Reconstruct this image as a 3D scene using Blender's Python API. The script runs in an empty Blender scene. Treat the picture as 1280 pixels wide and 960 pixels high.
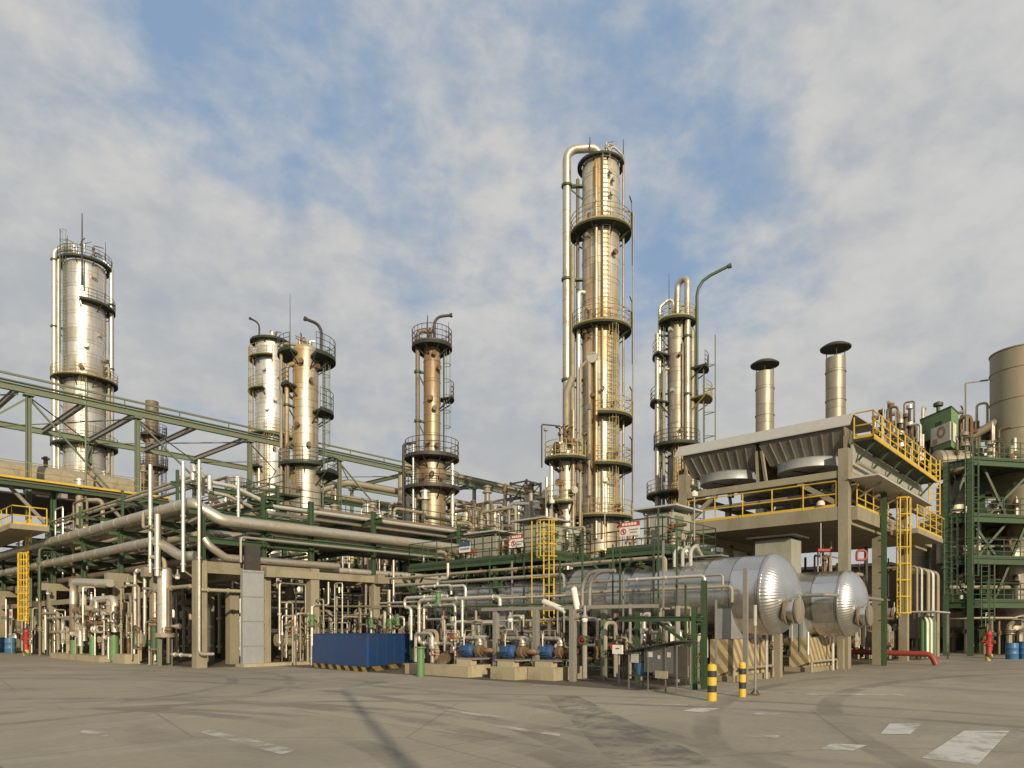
import bpy, math, random
from mathutils import Vector, Matrix
random.seed(7)
R = math.radians
# ---------------------------------------------------------------- camera, light, exposure
# world axes follow the plant's own grid: +X runs along the right-hand road, +Y along the left-hand road
F, CX, HY, EYE = 871.0, 640.0, 787.0, 1.65
YAW = R(42.4)
fw = (math.cos(YAW), math.sin(YAW)); rt = (math.sin(YAW), -math.cos(YAW))
scene = bpy.context.scene
cam_d = bpy.data.cameras.new('camera'); cam = bpy.data.objects.new('camera', cam_d)
scene.collection.objects.link(cam); scene.camera = cam
cam.location = (0, 0, EYE); cam.rotation_euler = (R(90), 0, YAW - R(90))
cam_d.sensor_width = 36; cam_d.lens = F/1280*36; cam_d.shift_y = (HY-480)/1280
cam_d.clip_end = 6000; cam_d.clip_start = 0.1
SUN_AZ, SUN_EL = YAW + R(17.5), R(18)           # direction the light travels (ccw from +X), height of the sun
ld = Vector((math.cos(SUN_AZ)*math.cos(SUN_EL), math.sin(SUN_AZ)*math.cos(SUN_EL), -math.sin(SUN_EL)))
sun_d = bpy.data.lights.new('sun', 'SUN'); sun = bpy.data.objects.new('sun', sun_d)
scene.collection.objects.link(sun); sun_d.energy = 4.4; sun_d.angle = R(0.6); sun_d.color = (1.0, 0.84, 0.60)
sun.rotation_euler = ld.to_track_quat('-Z', 'Y').to_euler(); sun.location = (-20, -20, 40)
vs = scene.view_settings; vs.view_transform = 'Standard'; vs.look = 'None'; vs.gamma = 1; vs.exposure = 0.0
vs.use_curve_mapping = False

def N(nt, t, **k):
    n = nt.nodes.new(t)
    for a, b in k.items(): setattr(n, a, b)
    return n
def mathn(nt, op, a, b=None, c=None, clamp=False):
    n = N(nt, 'ShaderNodeMath', operation=op, use_clamp=clamp)
    for i, v in enumerate((a, b, c)):
        if v is None: continue
        if isinstance(v, (int, float)): n.inputs[i].default_value = v
        else: nt.links.new(v, n.inputs[i])
    return n.outputs[0]
def mixc(nt, f, a, b, mode='MIX'):
    n = N(nt, 'ShaderNodeMix', data_type='RGBA', blend_type=mode)
    for i, v in ((0, f), (6, a), (7, b)):
        if isinstance(v, (int, float)): n.inputs[i].default_value = v
        elif isinstance(v, tuple): n.inputs[i].default_value = (*v[:3], 1)
        else: nt.links.new(v, n.inputs[i])
    return n.outputs[2]
def ramp(nt, v, lo, hi):
    n = N(nt, 'ShaderNodeMapRange', interpolation_type='SMOOTHSTEP')
    n.inputs[1].default_value = lo; n.inputs[2].default_value = hi
    nt.links.new(v, n.inputs[0]); return n.outputs[0]
def noise(nt, vec, scale, detail=4, rough=.55, dist=0.0):
    n = N(nt, 'ShaderNodeTexNoise'); n.inputs['Scale'].default_value = scale; n.inputs['Detail'].default_value = detail
    n.inputs['Roughness'].default_value = rough; n.inputs['Distortion'].default_value = dist
    nt.links.new(vec, n.inputs['Vector']); return n.outputs[0]
def mapping(nt, vec, scale=(1,1,1), rot=(0,0,0), loc=(0,0,0)):
    n = N(nt, 'ShaderNodeMapping'); n.inputs['Scale'].default_value = scale; n.inputs['Rotation'].default_value = rot
    n.inputs['Location'].default_value = loc
    nt.links.new(vec, n.inputs['Vector']); return n.outputs[0]

# ---------------------------------------------------------------- sky
world = bpy.data.worlds.new('World'); scene.world = world; world.use_nodes = True
nt = world.node_tree; nt.nodes.clear()
out = N(nt, 'ShaderNodeOutputWorld'); bg = N(nt, 'ShaderNodeBackground'); bg.inputs['Strength'].default_value = 0.1
nt.links.new(bg.outputs[0], out.inputs[0])
sky = N(nt, 'ShaderNodeTexSky', sky_type='NISHITA'); sky.sun_disc = False
sky.sun_elevation = SUN_EL; sky.sun_rotation = R(90) - (SUN_AZ + math.pi); sky.air_density = 1.0; sky.dust_density = .6; sky.ozone_density = 2.0
tc = N(nt, 'ShaderNodeTexCoord'); G = tc.outputs['Generated']
sp = N(nt, 'ShaderNodeSeparateXYZ'); nt.links.new(G, sp.inputs[0])
zz_ = mathn(nt, 'ADD', mathn(nt, 'MAXIMUM', sp.outputs[2], 0.0), 0.16)
cb = N(nt, 'ShaderNodeCombineXYZ')
nt.links.new(mathn(nt, 'DIVIDE', sp.outputs[0], zz_), cb.inputs[0]); nt.links.new(mathn(nt, 'DIVIDE', sp.outputs[1], zz_), cb.inputs[1])
cb.inputs[2].default_value = 0.4
P0 = mapping(nt, cb.outputs[0], rot=(0, 0, R(20)), scale=(1, 1.15, 1))
big = noise(nt, P0, 0.85, 3, .5, .3)
med = noise(nt, P0, 2.2, 6, .58, .25)
fine = noise(nt, mapping(nt, G, scale=(1, 1, 1.5)), 15.0, 5, .6, .15)
mid = noise(nt, mapping(nt, G, scale=(1, 1, 2.2), rot=(0, 0, R(10))), 4.0, 5, .55, .2)
# patches of open sky: directions on the dome, each with its own reach
def blob(az, el, inner, outer):
    a = YAW - R(az); d = Vector((math.cos(a)*math.cos(R(el)), math.sin(a)*math.cos(R(el)), math.sin(R(el))))
    n = N(nt, 'ShaderNodeVectorMath', operation='DOT_PRODUCT'); nt.links.new(G, n.inputs[0]); n.inputs[1].default_value = d
    return ramp(nt, n.outputs['Value'], math.cos(R(outer)), math.cos(R(inner)))
clear = mathn(nt, 'ADD', blob(-3, 40, 2, 24), mathn(nt, 'MULTIPLY', blob(-24, 42, 2, 17), .6))
clear = mathn(nt, 'ADD', clear, mathn(nt, 'MULTIPLY', blob(14, 29, 1, 13), .8), clamp=True)
cov = mathn(nt, 'ADD', mathn(nt, 'MULTIPLY', big, .9), mathn(nt, 'MULTIPLY', med, .75))
cov = mathn(nt, 'ADD', cov, mathn(nt, 'MULTIPLY', mathn(nt, 'SUBTRACT', fine, .25), .42))
cov = mathn(nt, 'ADD', cov, mathn(nt, 'MULTIPLY', mathn(nt, 'SUBTRACT', mid, .5), .45))
cov = mathn(nt, 'SUBTRACT', cov, mathn(nt, 'MULTIPLY', clear, .44))
cm = ramp(nt, cov, .34, .86)
cm = mathn(nt, 'MAXIMUM', cm, .10)
shade = ramp(nt, mathn(nt, 'ADD', mathn(nt, 'MULTIPLY', mid, .55), mathn(nt, 'MULTIPLY', fine, .45)), .34, .66)
ccol = mixc(nt, shade, (4.35, 4.65, 4.95), (6.1, 6.05, 5.85))
lowf = ramp(nt, sp.outputs[2], .45, .05)
ccol = mixc(nt, mathn(nt, 'MULTIPLY', lowf, .6), ccol, (4.5, 4.5, 4.4))
blue = mixc(nt, .80, sky.outputs[0], (2.5, 3.85, 5.8))
nt.links.new(mixc(nt, cm, blue, ccol), bg.inputs['Color'])

# ---------------------------------------------------------------- materials
def MAT(name, col, rough=.6, metal=0.0, dirt=None, amt=.5, scale=1.2, sz=1.0, var=.18, seam=None, ax=2, bump=.0, bscale=8, lo=.45, hi=.7, spec=.5):
    m = bpy.data.materials.new(name); m.use_nodes = True; t = m.node_tree; b = t.nodes['Principled BSDF']
    c = N(t, 'ShaderNodeTexCoord').outputs['Object']
    v = mapping(t, c, scale=(1, 1, sz))
    n1 = noise(t, v, scale, 6, .62, .2)
    dc = dirt or tuple(x*.5 for x in col)
    f = mathn(t, 'MULTIPLY', ramp(t, n1, lo, hi), amt)
    k = mixc(t, f, col, dc)
    n2 = noise(t, v, scale*6, 3, .6)
    k = mixc(t, 1.0, k, mixc(t, n2, (1-var,)*3, (1+var,)*3), 'MULTIPLY')
    oi = N(t, 'ShaderNodeObjectInfo')
    k = mixc(t, 1.0, k, mixc(t, oi.outputs['Random'], (.88, .87, .86), (1.08, 1.08, 1.08)), 'MULTIPLY')
    if seam:
        s = N(t, 'ShaderNodeSeparateXYZ'); t.links.new(c if ax == 2 else mapping(t, c, rot=(R(90), 0, 0)), s.inputs[0])
        fr = mathn(t, 'FRACT', mathn(t, 'MULTIPLY', s.outputs[2], 1/seam))
        k = mixc(t, mathn(t, 'MULTIPLY', mathn(t, 'LESS_THAN', fr, .035), .55), k, (.08, .06, .04))
        wn = N(t, 'ShaderNodeTexWhiteNoise', noise_dimensions='1D')
        wn.noise_dimensions = '2D'; az = mathn(t, 'MULTIPLY', mathn(t, 'ARCTAN2', s.outputs[1], s.outputs[0]), 5/math.pi/2); zf = mathn(t, 'FLOOR', mathn(t, 'MULTIPLY', s.outputs[2], 1/seam))
        az = mathn(t, 'ADD', az, mathn(t, 'MULTIPLY', zf, .37)); c2 = N(t, 'ShaderNodeCombineXYZ'); t.links.new(mathn(t, 'FLOOR', az), c2.inputs[0]); t.links.new(zf, c2.inputs[1]); t.links.new(c2.outputs[0], wn.inputs['Vector'])
        k = mixc(t, 1.0, k, mixc(t, wn.outputs[0], (.80, .79, .77), (1.07, 1.07, 1.07)), 'MULTIPLY')
        k = mixc(t, mathn(t, 'MULTIPLY', mathn(t, 'LESS_THAN', mathn(t, 'FRACT', az), .012), .4), k, (.08, .06, .04))
        st_ = ramp(t, noise(t, mapping(t, c, scale=(1, 1, .05)), 3.2, 4, .6), .52, .68); gate = ramp(t, noise(t, c, .28, 2, .5), .42, .60)
        k = mixc(t, mathn(t, 'MULTIPLY', mathn(t, 'MULTIPLY', st_, gate), min(.85, amt)), k, dc)
    t.links.new(k, b.inputs['Base Color'])
    t.links.new(mathn(t, 'ADD', rough-.07, mathn(t, 'MULTIPLY', n2, .16)), b.inputs['Roughness'])
    if metal > 0: t.links.new(mathn(t, 'SUBTRACT', metal, mathn(t, 'MULTIPLY', f, .55), clamp=True), b.inputs['Metallic'])
    b.inputs['Specular IOR Level'].default_value = spec
    if bump:
        bn = N(t, 'ShaderNodeBump'); bn.inputs['Strength'].default_value = bump; bn.inputs['Distance'].default_value = .02
        t.links.new(noise(t, c, bscale, 3), bn.inputs['Height']); t.links.new(bn.outputs[0], b.inputs['Normal'])
    return m
MM = {}
MM['alu'] = MAT('bright_cladding', (.74, .73, .70), .46, .75, (.34, .27, .17), .8, .55, .22, .12, seam=1.45, bump=.5, bscale=3)
MM['gold'] = MAT('stained_cladding', (.62, .58, .49), .46, .7, (.42, .25, .065), .95, .7, .12, .18, seam=1.3, bump=.5, bscale=3, lo=.42, hi=.66)
MM['rustclad'] = MAT('rust_stained_cladding', (.46, .41, .31), .5, .6, (.25, .15, .06), .95, .9, .10, .2, seam=1.3, bump=.5, bscale=3, lo=.34, hi=.62)
MM['dull'] = MAT('dull_cladding', (.40, .36, .29), .5, .6, (.20, .16, .11), .8, .8, .2, .2, seam=1.2, bump=.4, bscale=3)
MM['vessel'] = MAT('vessel_cladding', (.60, .60, .59), .27, .97, (.36, .33, .28), .55, .9, .8, .03, seam=.95, ax=1)
MM['head'] = MAT('vessel_head_cladding', (.66, .66, .64), .30, .97, (.45, .42, .36), .4, 1.2, 1, .04)
MM['pipe'] = MAT('pipe_cladding', (.52, .49, .41), .45, .75, (.30, .24, .18), .7, 1.2, 1, .15, bump=.3, bscale=6)
MM['pale'] = MAT('pale_pipe_cladding', (.68, .65, .56), .40, .7, (.42, .36, .27), .6, 1.5, 1, .12, bump=.3, bscale=6)
MM['brown'] = MAT('brown_pipe', (.19, .15, .105), .6, .25, (.10, .075, .05), .7, 1.5, 1, .2)
MM['beige'] = MAT('weathered_beige_pipe', (.34, .30, .215), .6, .2, (.17, .14, .09), .7, 1.5, 1, .2)
MM['dark'] = MAT('dark_steel', (.055, .05, .045), .6, .3, (.10, .065, .04), .6, 2, 1, .2)
MM['green'] = MAT('green_paint', (.040, .082, .036), .55, 0, (.085, .085, .05), .5, 1.6, 1, .2)
MM['leaf'] = MAT('fresh_green_paint', (.105, .21, .085), .5, 0, (.12, .14, .07), .4, 1.6, 1, .15)
MM['paleg'] = MAT('faded_green_paint', (.15, .19, .125), .6, .1, (.17, .13, .08), .6, 1.3, 1, .2)
MM['deckg'] = MAT('dark_green_grating', (.028, .040, .025), .75, 0, (.06, .05, .035), .6, 2, 1, .25)
MM['conc'] = MAT('weathered_concrete', (.275, .248, .178), .85, 0, (.19, .165, .11), .7, .9, .5, .14, bump=.3, bscale=14, spec=.2)
MM['plinth'] = MAT('pump_plinth_concrete', (.38, .335, .225), .85, 0, (.25, .20, .14), .7, 1.8, .6, .16, bump=.3, bscale=14, spec=.2)
MM['panel'] = MAT('galvanised_sheet', (.40, .42, .43), .5, .5, (.30, .29, .26), .6, 1.1, .6, .12, bump=.2)
MM['grey'] = MAT('grey_steel', (.30, .29, .26), .55, .4, (.19, .16, .12), .6, 1.5, 1, .15)
MM['dksheet'] = MAT('dark_grey_sheet', (.15, .145, .13), .6, .1, (.10, .09, .08), .6, 1.5, 1, .15)
MM['roof'] = MAT('grey_roof_sheet', (.44, .43, .40), .6, .2, (.33, .31, .27), .6, .6, 1, .12)
MM['shelt'] = MAT('shelter_sheet', (.34, .34, .28), .6, .1, (.22, .21, .16), .5, 1.2, .5, .12)
MM['yel'] = MAT('yellow_paint', (.62, .42, .035), .5, 0, (.36, .24, .05), .6, 2, 1, .15)
MM['oliv'] = MAT('grimy_yellow_paint', (.33, .26, .07), .6, 0, (.15, .12, .06), .7, 2, 1, .2)
MM['dgreen'] = MAT('dark_green_railing_paint', (.030, .050, .030), .6, 0, (.08, .07, .04), .5, 2, 1, .2)
MM['cabin'] = MAT('light_green_cabin_paint', (.15, .26, .115), .55, 0, (.12, .17, .08), .5, 1.2, .6, .1)
MM['emblem'] = MAT('faded_emblem_paint', (.42, .22, .14), .6, 0, (.55, .42, .30), .6, 6, 1, .2)
MM['blue'] = MAT('blue_sheet', (.014, .058, .185), .5, 0, (.035, .055, .10), .7, 1.7, 1, .12, bump=.4, bscale=1.5)
MM['motor'] = MAT('blue_motor_paint', (.03, .085, .20), .45, 0, (.05, .07, .10), .6, 3, 1, .15)
MM['drum'] = MAT('blue_drum_paint', (.045, .15, .30), .45, 0, (.08, .12, .17), .5, 3, 1, .1)
MM['red'] = MAT('red_paint', (.42, .035, .025), .5, 0, (.25, .06, .04), .5, 3, 1, .12)
MM['redsteel'] = MAT('red_fire_pipe', (.30, .045, .03), .5, 0, (.20, .05, .03), .6, 3, 1, .12)
MM['rust'] = MAT('rusty_casting', (.17, .105, .06), .75, .3, (.28, .22, .14), .7, 3, 1, .25)
MM['white'] = MAT('white_paint', (.70, .68, .61), .55, 0, (.50, .44, .34), .5, 2, 1, .1)
MM['black'] = MAT('black_paint', (.03, .028, .025), .6, 0, (.05, .04, .03), .5, 3, 1, .1)
MM['stack'] = MAT('stack_sheet', (.28, .245, .17), .55, .35, (.25, .20, .13), .7, .6, .3, .12)
MM['ribs'] = MAT('plenum_sheet', (.22, .205, .17), .6, .3, (.15, .13, .095), .7, 1.0, .5, .18)
MM['lampglass'] = MAT('lamp_glass', (.85, .85, .82), .2, 0)
def stripes(name, c1, c2, period, d=(1, 1, 1), duty=.5, rough=.6):
    m = bpy.data.materials.new(name); m.use_nodes = True; t = m.node_tree; b = t.nodes['Principled BSDF']
    c = N(t, 'ShaderNodeTexCoord').outputs['Object']
    n = N(t, 'ShaderNodeVectorMath', operation='DOT_PRODUCT'); t.links.new(c, n.inputs[0]); n.inputs[1].default_value = d
    fr = mathn(t, 'FRACT', mathn(t, 'MULTIPLY', n.outputs['Value'], 1/period))
    k = mixc(t, mathn(t, 'LESS_THAN', fr, duty), c1, c2)
    w = noise(t, c, 3.5, 5, .7)
    k = mixc(t, mathn(t, 'MULTIPLY', ramp(t, w, .45, .65), .55), k, (.30, .24, .16))
    t.links.new(k, b.inputs['Base Color']); b.inputs['Roughness'].default_value = rough
    return m
MM['haz'] = stripes('worn_hazard_stripes', (.44, .36, .20), (.22, .165, .09), .42, (1, -1, .8))
MM['haz2'] = stripes('yellow_black_hazard_stripes', (.60, .44, .10), (.05, .04, .03), .62, (1, -1, .9))

# ---------------------------------------------------------------- mesh helpers
class M:
    def __init__(s): s.v = []; s.f = []
    def add(s, vs_, fs): 
        k = len(s.v); s.v += [tuple(p) for p in vs_]; s.f += [tuple(i+k for i in f) for f in fs]; return s
    def box(s, x0, x1, y0, y1, z0, z1):
        return s.add([(x0,y0,z0),(x1,y0,z0),(x1,y1,z0),(x0,y1,z0),(x0,y0,z1),(x1,y0,z1),(x1,y1,z1),(x0,y1,z1)],
            [(3,2,1,0),(4,5,6,7),(0,1,5,4),(1,2,6,5),(2,3,7,6),(3,0,4,7)])
    def obox(s, c, u, v, w):       # centre and three half-axis vectors
        c, u, v, w = map(Vector, (c, u, v, w))
        p = [c+a*u+b*v+e*w for e in (-1, 1) for a, b in ((-1,-1),(1,-1),(1,1),(-1,1))]
        return s.add(p, [(3,2,1,0),(4,5,6,7),(0,1,5,4),(1,2,6,5),(2,3,7,6),(3,0,4,7)])
    def beam(s, p, q, w, h, up=(0,0,1)):
        p, q = Vector(p), Vector(q); d = q-p; L = d.length
        if L < 1e-6: return s
        d = d/L; u = d.cross(Vector(up))
        if u.length < 1e-3: u = d.cross(Vector((1, 0, 0)))
        u.normalize(); n = u.cross(d)
        return s.obox((p+q)/2, d*L/2, u*w/2, n*h/2)
    def ibeam(s, p, q, w, h, t=.03, up=(0,0,1)):
        p, q = Vector(p), Vector(q); d = (q-p).normalized(); u = d.cross(Vector(up))
        if u.length < 1e-3: u = d.cross(Vector((1, 0, 0)))
        u.normalize(); n = u.cross(d)
        s.beam(p+n*(h/2-t/2), q+n*(h/2-t/2), w, t, up); s.beam(p-n*(h/2-t/2), q-n*(h/2-t/2), w, t, up)
        return s.beam(p, q, t, h-2*t, up)
    def tube(s, pts, r, n=8, bend=None, caps=True, close=False):
        P = [Vector(p) for p in pts]
        if bend is None: bend = 2.6*r
        Q = []
        if bend > 0 and len(P) > 2 and not close:
            Q = [P[0]]
            for i in range(1, len(P)-1):
                a, b, c = P[i-1], P[i], P[i+1]; u = a-b; w = c-b
                lu, lw = u.length, w.length
                if lu < 1e-5 or lw < 1e-5: continue
                u /= lu; w /= lw; ang = u.angle(w, math.pi)
                if ang > R(176): Q.append(b); continue
                t = min(bend/math.tan(ang/2), lu*.49, lw*.49); rr = t*math.tan(ang/2)
                bis = (u+w).normalized(); ce = b+bis*(rr/math.sin(ang/2))
                s0 = b+u*t-ce; s1 = b+w*t-ce; tot = s0.angle(s1, 0); ax = s0.cross(s1)
                if ax.length < 1e-9: Q.append(b); continue
                ax.normalize(); k = max(2, int(math.degrees(tot)/18))
                for j in range(k+1): Q.append(ce+Matrix.Rotation(tot*j/k, 3, ax) @ s0)
            Q.append(P[-1])
        else: Q = P
        T = []
        m = len(Q)
        for i in range(m):
            if close: d = Q[(i+1) % m]-Q[i-1]
            else: d = Q[min(i+1, m-1)]-Q[max(i-1, 0)]
            T.append(d.normalized() if d.length > 1e-9 else Vector((0, 0, 1)))
        u = T[0].cross(Vector((0, 0, 1)))
        if u.length < 1e-3: u = T[0].cross(Vector((1, 0, 0)))
        u.normalize(); vs_ = []
        for i in range(m):
            u = (u-T[i]*u.dot(T[i])).normalized(); w = T[i].cross(u)
            for j in range(n):
                a = 2*math.pi*j/n; vs_.append(Q[i]+(u*math.cos(a)+w*math.sin(a))*r)
        fs = []
        for i in range(m if close else m-1):
            for j in range(n):
                a = i*n+j; b = i*n+(j+1) % n; c = ((i+1) % m)*n
                fs.append((a, b, c+(j+1) % n, c+j))
        if caps and not close: fs += [tuple(reversed(range(n))), tuple(range((m-1)*n, m*n))]
        return s.add(vs_, fs)
    def lathe(s, prof, c=(0,0,0), ax=(0,0,1), n=24, mod=None):
        c = Vector(c); ax = Vector(ax).normalized(); u = ax.cross(Vector((0, 0, 1)))
        if u.length < 1e-3: u = Vector((1, 0, 0))
        u.normalize(); w = ax.cross(u); vs_ = []
        for r, h in prof:
            for j in range(n):
                a = 2*math.pi*j/n; k = 1+(mod*(j % 2)) if mod else 1
                vs_.append(c+ax*h+(u*math.cos(a)+w*math.sin(a))*r*k)
        fs = []
        for i in range(len(prof)-1):
            for j in range(n):
                fs.append((i*n+j, i*n+(j+1) % n, (i+1)*n+(j+1) % n, (i+1)*n+j))
        if prof[0][0] > 1e-4: fs.append(tuple(reversed(range(n))))
        if prof[-1][0] > 1e-4: fs.append(tuple(range((len(prof)-1)*n, len(prof)*n)))
        return s.add(vs_, fs)
    def cyl(s, p, q, r, n=12, r2=None):
        p, q = Vector(p), Vector(q); d = q-p
        return s.lathe([(r, 0), (r if r2 is None else r2, d.length)], p, d, n)
    def arc_deck(s, c, r0, r1, z, t, a0, a1):
        k = max(3, int(abs(a1-a0)/12)); full = abs(a1-a0) >= 359.9; vs_ = []; m = k if full else k+1
        for i in range(m):
            a = R(a0+(a1-a0)*i/k); x, y = math.cos(a), math.sin(a)
            vs_ += [(c[0]+x*r0, c[1]+y*r0, z), (c[0]+x*r1, c[1]+y*r1, z), (c[0]+x*r1, c[1]+y*r1, z-t), (c[0]+x*r0, c[1]+y*r0, z-t)]
        fs = []
        for i in range(k):
            a = i*4; b = ((i+1) % m)*4
            for j in range(4): fs.append((a+j, a+(j+1) % 4, b+(j+1) % 4, b+j))
        if not full: fs += [(3, 2, 1, 0), (m*4-4, m*4-3, m*4-2, m*4-1)]
        return s.add(vs_, fs)
    def rail(s, pts, h=1.1, r=.025, step=1.3, mid=1, toe=.12, n=5):
        for p, q in zip(pts, pts[1:]):
            p, q = Vector(p), Vector(q); L = (q-p).length; k = max(1, round(L/step))
            for i in range(k+1):
                b = p.lerp(q, i/k); s.tube([b, b+Vector((0, 0, h))], r, n)
            for j in range(mid+1):
                zz = Vector((0, 0, h*(j+1)/(mid+1))); s.tube([p+zz, q+zz], r, n)
            if toe: s.beam(p+Vector((0, 0, toe/2)), q+Vector((0, 0, toe/2)), .02, toe)
        return s
    def ladder(s, p, z1, d, w=.5, r=.025, step=.32):   # p foot, d unit direction of width
        p = Vector(p); d = Vector(d).normalized()*w/2
        for k in (-1, 1): s.tube([p+d*k, Vector((p.x, p.y, z1))+d*k], r, 5)
        z = p.z+.2
        while z < z1: s.tube([Vector((p.x, p.y, z))-d, Vector((p.x, p.y, z))+d], r*.7, 4); z += step
        return s
    def cage(s, p, z1, nrm, rad=.38, step=.9, r=.02, bars=5):
        p = Vector(p); nv = Vector(nrm).normalized(); u = nv.cross(Vector((0, 0, 1)))
        def pt(a, z): return Vector((p.x, p.y, z))+u*math.cos(a)*rad+nv*(math.sin(a)*rad*1.15+.02)
        z = p.z
        k = max(1, round((z1-p.z)/step))
        for i in range(k+1):
            z = p.z+(z1-p.z)*i/k; s.tube([pt(math.pi*j/8, z) for j in range(9)], r, 4, bend=0)
        for j in range(bars):
            a = math.pi*(j+.5)/bars; s.tube([pt(a, p.z), pt(a, z1)], r*.8, 4)
        return s

used_labels = {}
def build(name, m, mat, parent=None, org=None, label=None):
    if org is None: org = parent['_org'] if parent is not None else None
    if org is None:
        xs = [p[0] for p in m.v]; ys = [p[1] for p in m.v]; zs = [p[2] for p in m.v]
        org = ((min(xs)+max(xs))/2, (min(ys)+max(ys))/2, min(zs))
    me = bpy.data.meshes.new(name); ox, oy, oz = org
    me.from_pydata([(x-ox, y-oy, z-oz) for x, y, z in m.v], [], m.f)
    me.polygons.foreach_set('use_smooth', [True]*len(me.polygons)); me.update()
    me.set_sharp_from_angle(angle=R(38))
    me.materials.append(MM[mat] if isinstance(mat, str) else mat)
    o = bpy.data.objects.new(name, me); scene.collection.objects.link(o)
    o['_org'] = tuple(org)
    if parent is not None: o.parent = parent
    else: o.location = org
    if label: o['label'] = label
    return o
def tag(o, label, cat, group=None):
    o['label'] = label; o['category'] = cat
    if group: o['group'] = group
    used_labels.setdefault(label, []).append(o.name)
    return o
def thing(name, label, cat, loc, group=None):
    o = bpy.data.objects.new(name, None); scene.collection.objects.link(o); o.location = loc; o['_org'] = tuple(loc)
    o.empty_display_size = .3
    return tag(o, label, cat, group)
def struct(name, m, mat, kind='structure'):
    o = build(name, m, mat, org=(0, 0, 0)); o['kind'] = kind; return o
def single(name, m, mat, label, cat, group=None): return tag(build(name, m, mat), label, cat, group)
def copy_thing(root, loc, label, rz=0, group=None):
    def rec(o, parent):
        c = o.copy(); scene.collection.objects.link(c); c.parent = parent
        for ch in o.children: rec(ch, c)
        return c
    kids = list(root.children); r = root.copy(); scene.collection.objects.link(r); r.location = loc; r.rotation_euler = (0, 0, rz)
    for ch in kids: rec(ch, r)
    return tag(r, label, root['category'], group or root.get('group'))
ORD = 'first second third fourth fifth sixth seventh eighth ninth tenth eleventh twelfth thirteenth fourteenth fifteenth sixteenth seventeenth eighteenth nineteenth twentieth'.split()

# design aids: where a sight line meets a plane of the plant (used only to read positions off the survey photo)
def P(px, py, D=None, a=None, b=None, z=None):
    t = (px-CX)/F; d0 = fw[0]+t*rt[0]; d1 = fw[1]+t*rt[1]; s = (HY-py)/F
    if a is not None: D = a/d0
    elif b is not None: D = b/d1
    elif z is not None: D = (z-EYE)/s
    return Vector((D*d0, D*d1, EYE+s*D))
def Z(py, D): return EYE+(HY-py)/F*D
def plane(pts, a=None, b=None, D=None):     # pixel polyline -> 3-D polyline on a plane, small deviations snapped square
    o = [P(x, y, a=a, b=b, D=D) for x, y in pts]
    for i in range(1, len(o)):
        if abs(o[i].z-o[i-1].z) < .22: o[i].z = o[i-1].z
        for k in (0, 1):
            if abs(o[i][k]-o[i-1][k]) < .12: o[i][k] = o[i-1][k]
    return o

# ---------------------------------------------------------------- ground
m = bpy.data.materials.new('apron_concrete'); m.use_nodes = True; t = m.node_tree; b_ = t.nodes['Principled BSDF']
c = N(t, 'ShaderNodeTexCoord').outputs['Object']
n1 = noise(t, c, .12, 6, .6, .4); n2 = noise(t, mapping(t, c, scale=(1, .35, 1), rot=(0, 0, R(25))), .6, 6, .65, .6); n3 = noise(t, c, 9, 4, .7)
k = mixc(t, ramp(t, n1, .35, .68), (.325, .292, .225), (.25, .227, .178))
k = mixc(t, mathn(t, 'MULTIPLY', ramp(t, n2, .50, .72), .55), k, (.185, .165, .14))
n4 = noise(t, mapping(t, c, scale=(.5, 1.2, 1), rot=(0, 0, R(-30))), .45, 7, .7, .8)
k = mixc(t, mathn(t, 'MULTIPLY', ramp(t, n4, .50, .70), .5), k, (.40, .365, .30))
k = mixc(t, 1.0, k, mixc(t, n3, (.80, .80, .80), (1.18, 1.18, 1.18)), 'MULTIPLY')
s = N(t, 'ShaderNodeSeparateXYZ'); t.links.new(c, s.inputs[0])
def band(cx, cy, rad, w, soft=.12):
    dx = mathn(t, 'SUBTRACT', s.outputs[0], cx); dy = mathn(t, 'SUBTRACT', s.outputs[1], cy)
    d = mathn(t, 'SQRT', mathn(t, 'ADD', mathn(t, 'MULTIPLY', dx, dx), mathn(t, 'MULTIPLY', dy, dy)))
    e = mathn(t, 'ABSOLUTE', mathn(t, 'SUBTRACT', d, rad)); return ramp(t, e, w+soft, w)
wear = ramp(t, noise(t, c, .35, 5, .7), .35, .6)
tyre = None
for (cx, cy, rad, w) in ((-4.2, 11.0, 10.5, .16), (-4.2, 11.0, 12.4, .18), (-5.5, 9.0, 14.6, .14), (-5.5, 9.0, 12.9, .12), (2.0, 26, 9.5, .12), (2.0, 26, 11.3, .12), (-9, 16, 19.5, .15), (-9, 16, 21.4, .15), (-1, 2, 15.5, .12), (-1, 2, 17.2, .12), (22, -16, 22, .18), (22, -16, 24.2, .16)):
    q = band(cx, cy, rad, w); tyre = q if tyre is None else mathn(t, 'MAXIMUM', tyre, q)
k = mixc(t, mathn(t, 'MULTIPLY', mathn(t, 'MULTIPLY', tyre, wear), .55), k, (.13, .115, .10))
pn = N(t, 'ShaderNodeTexWhiteNoise', noise_dimensions='2D'); pc = N(t, 'ShaderNodeCombineXYZ')
t.links.new(mathn(t, 'FLOOR', mathn(t, 'ADD', mathn(t, 'MULTIPLY', s.outputs[0], 1/5.5), .63)), pc.inputs[0]); t.links.new(mathn(t, 'FLOOR', mathn(t, 'ADD', mathn(t, 'MULTIPLY', s.outputs[1], 1/6.5), .87)), pc.inputs[1])
t.links.new(pc.outputs[0], pn.inputs['Vector']); k = mixc(t, 1.0, k, mixc(t, pn.outputs[0], (.92, .925, .93), (1.05, 1.045, 1.04)), 'MULTIPLY')
oil = ramp(t, noise(t, c, .9, 3, .5), .70, .78); k = mixc(t, mathn(t, 'MULTIPLY', oil, .5), k, (.10, .09, .075))
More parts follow.
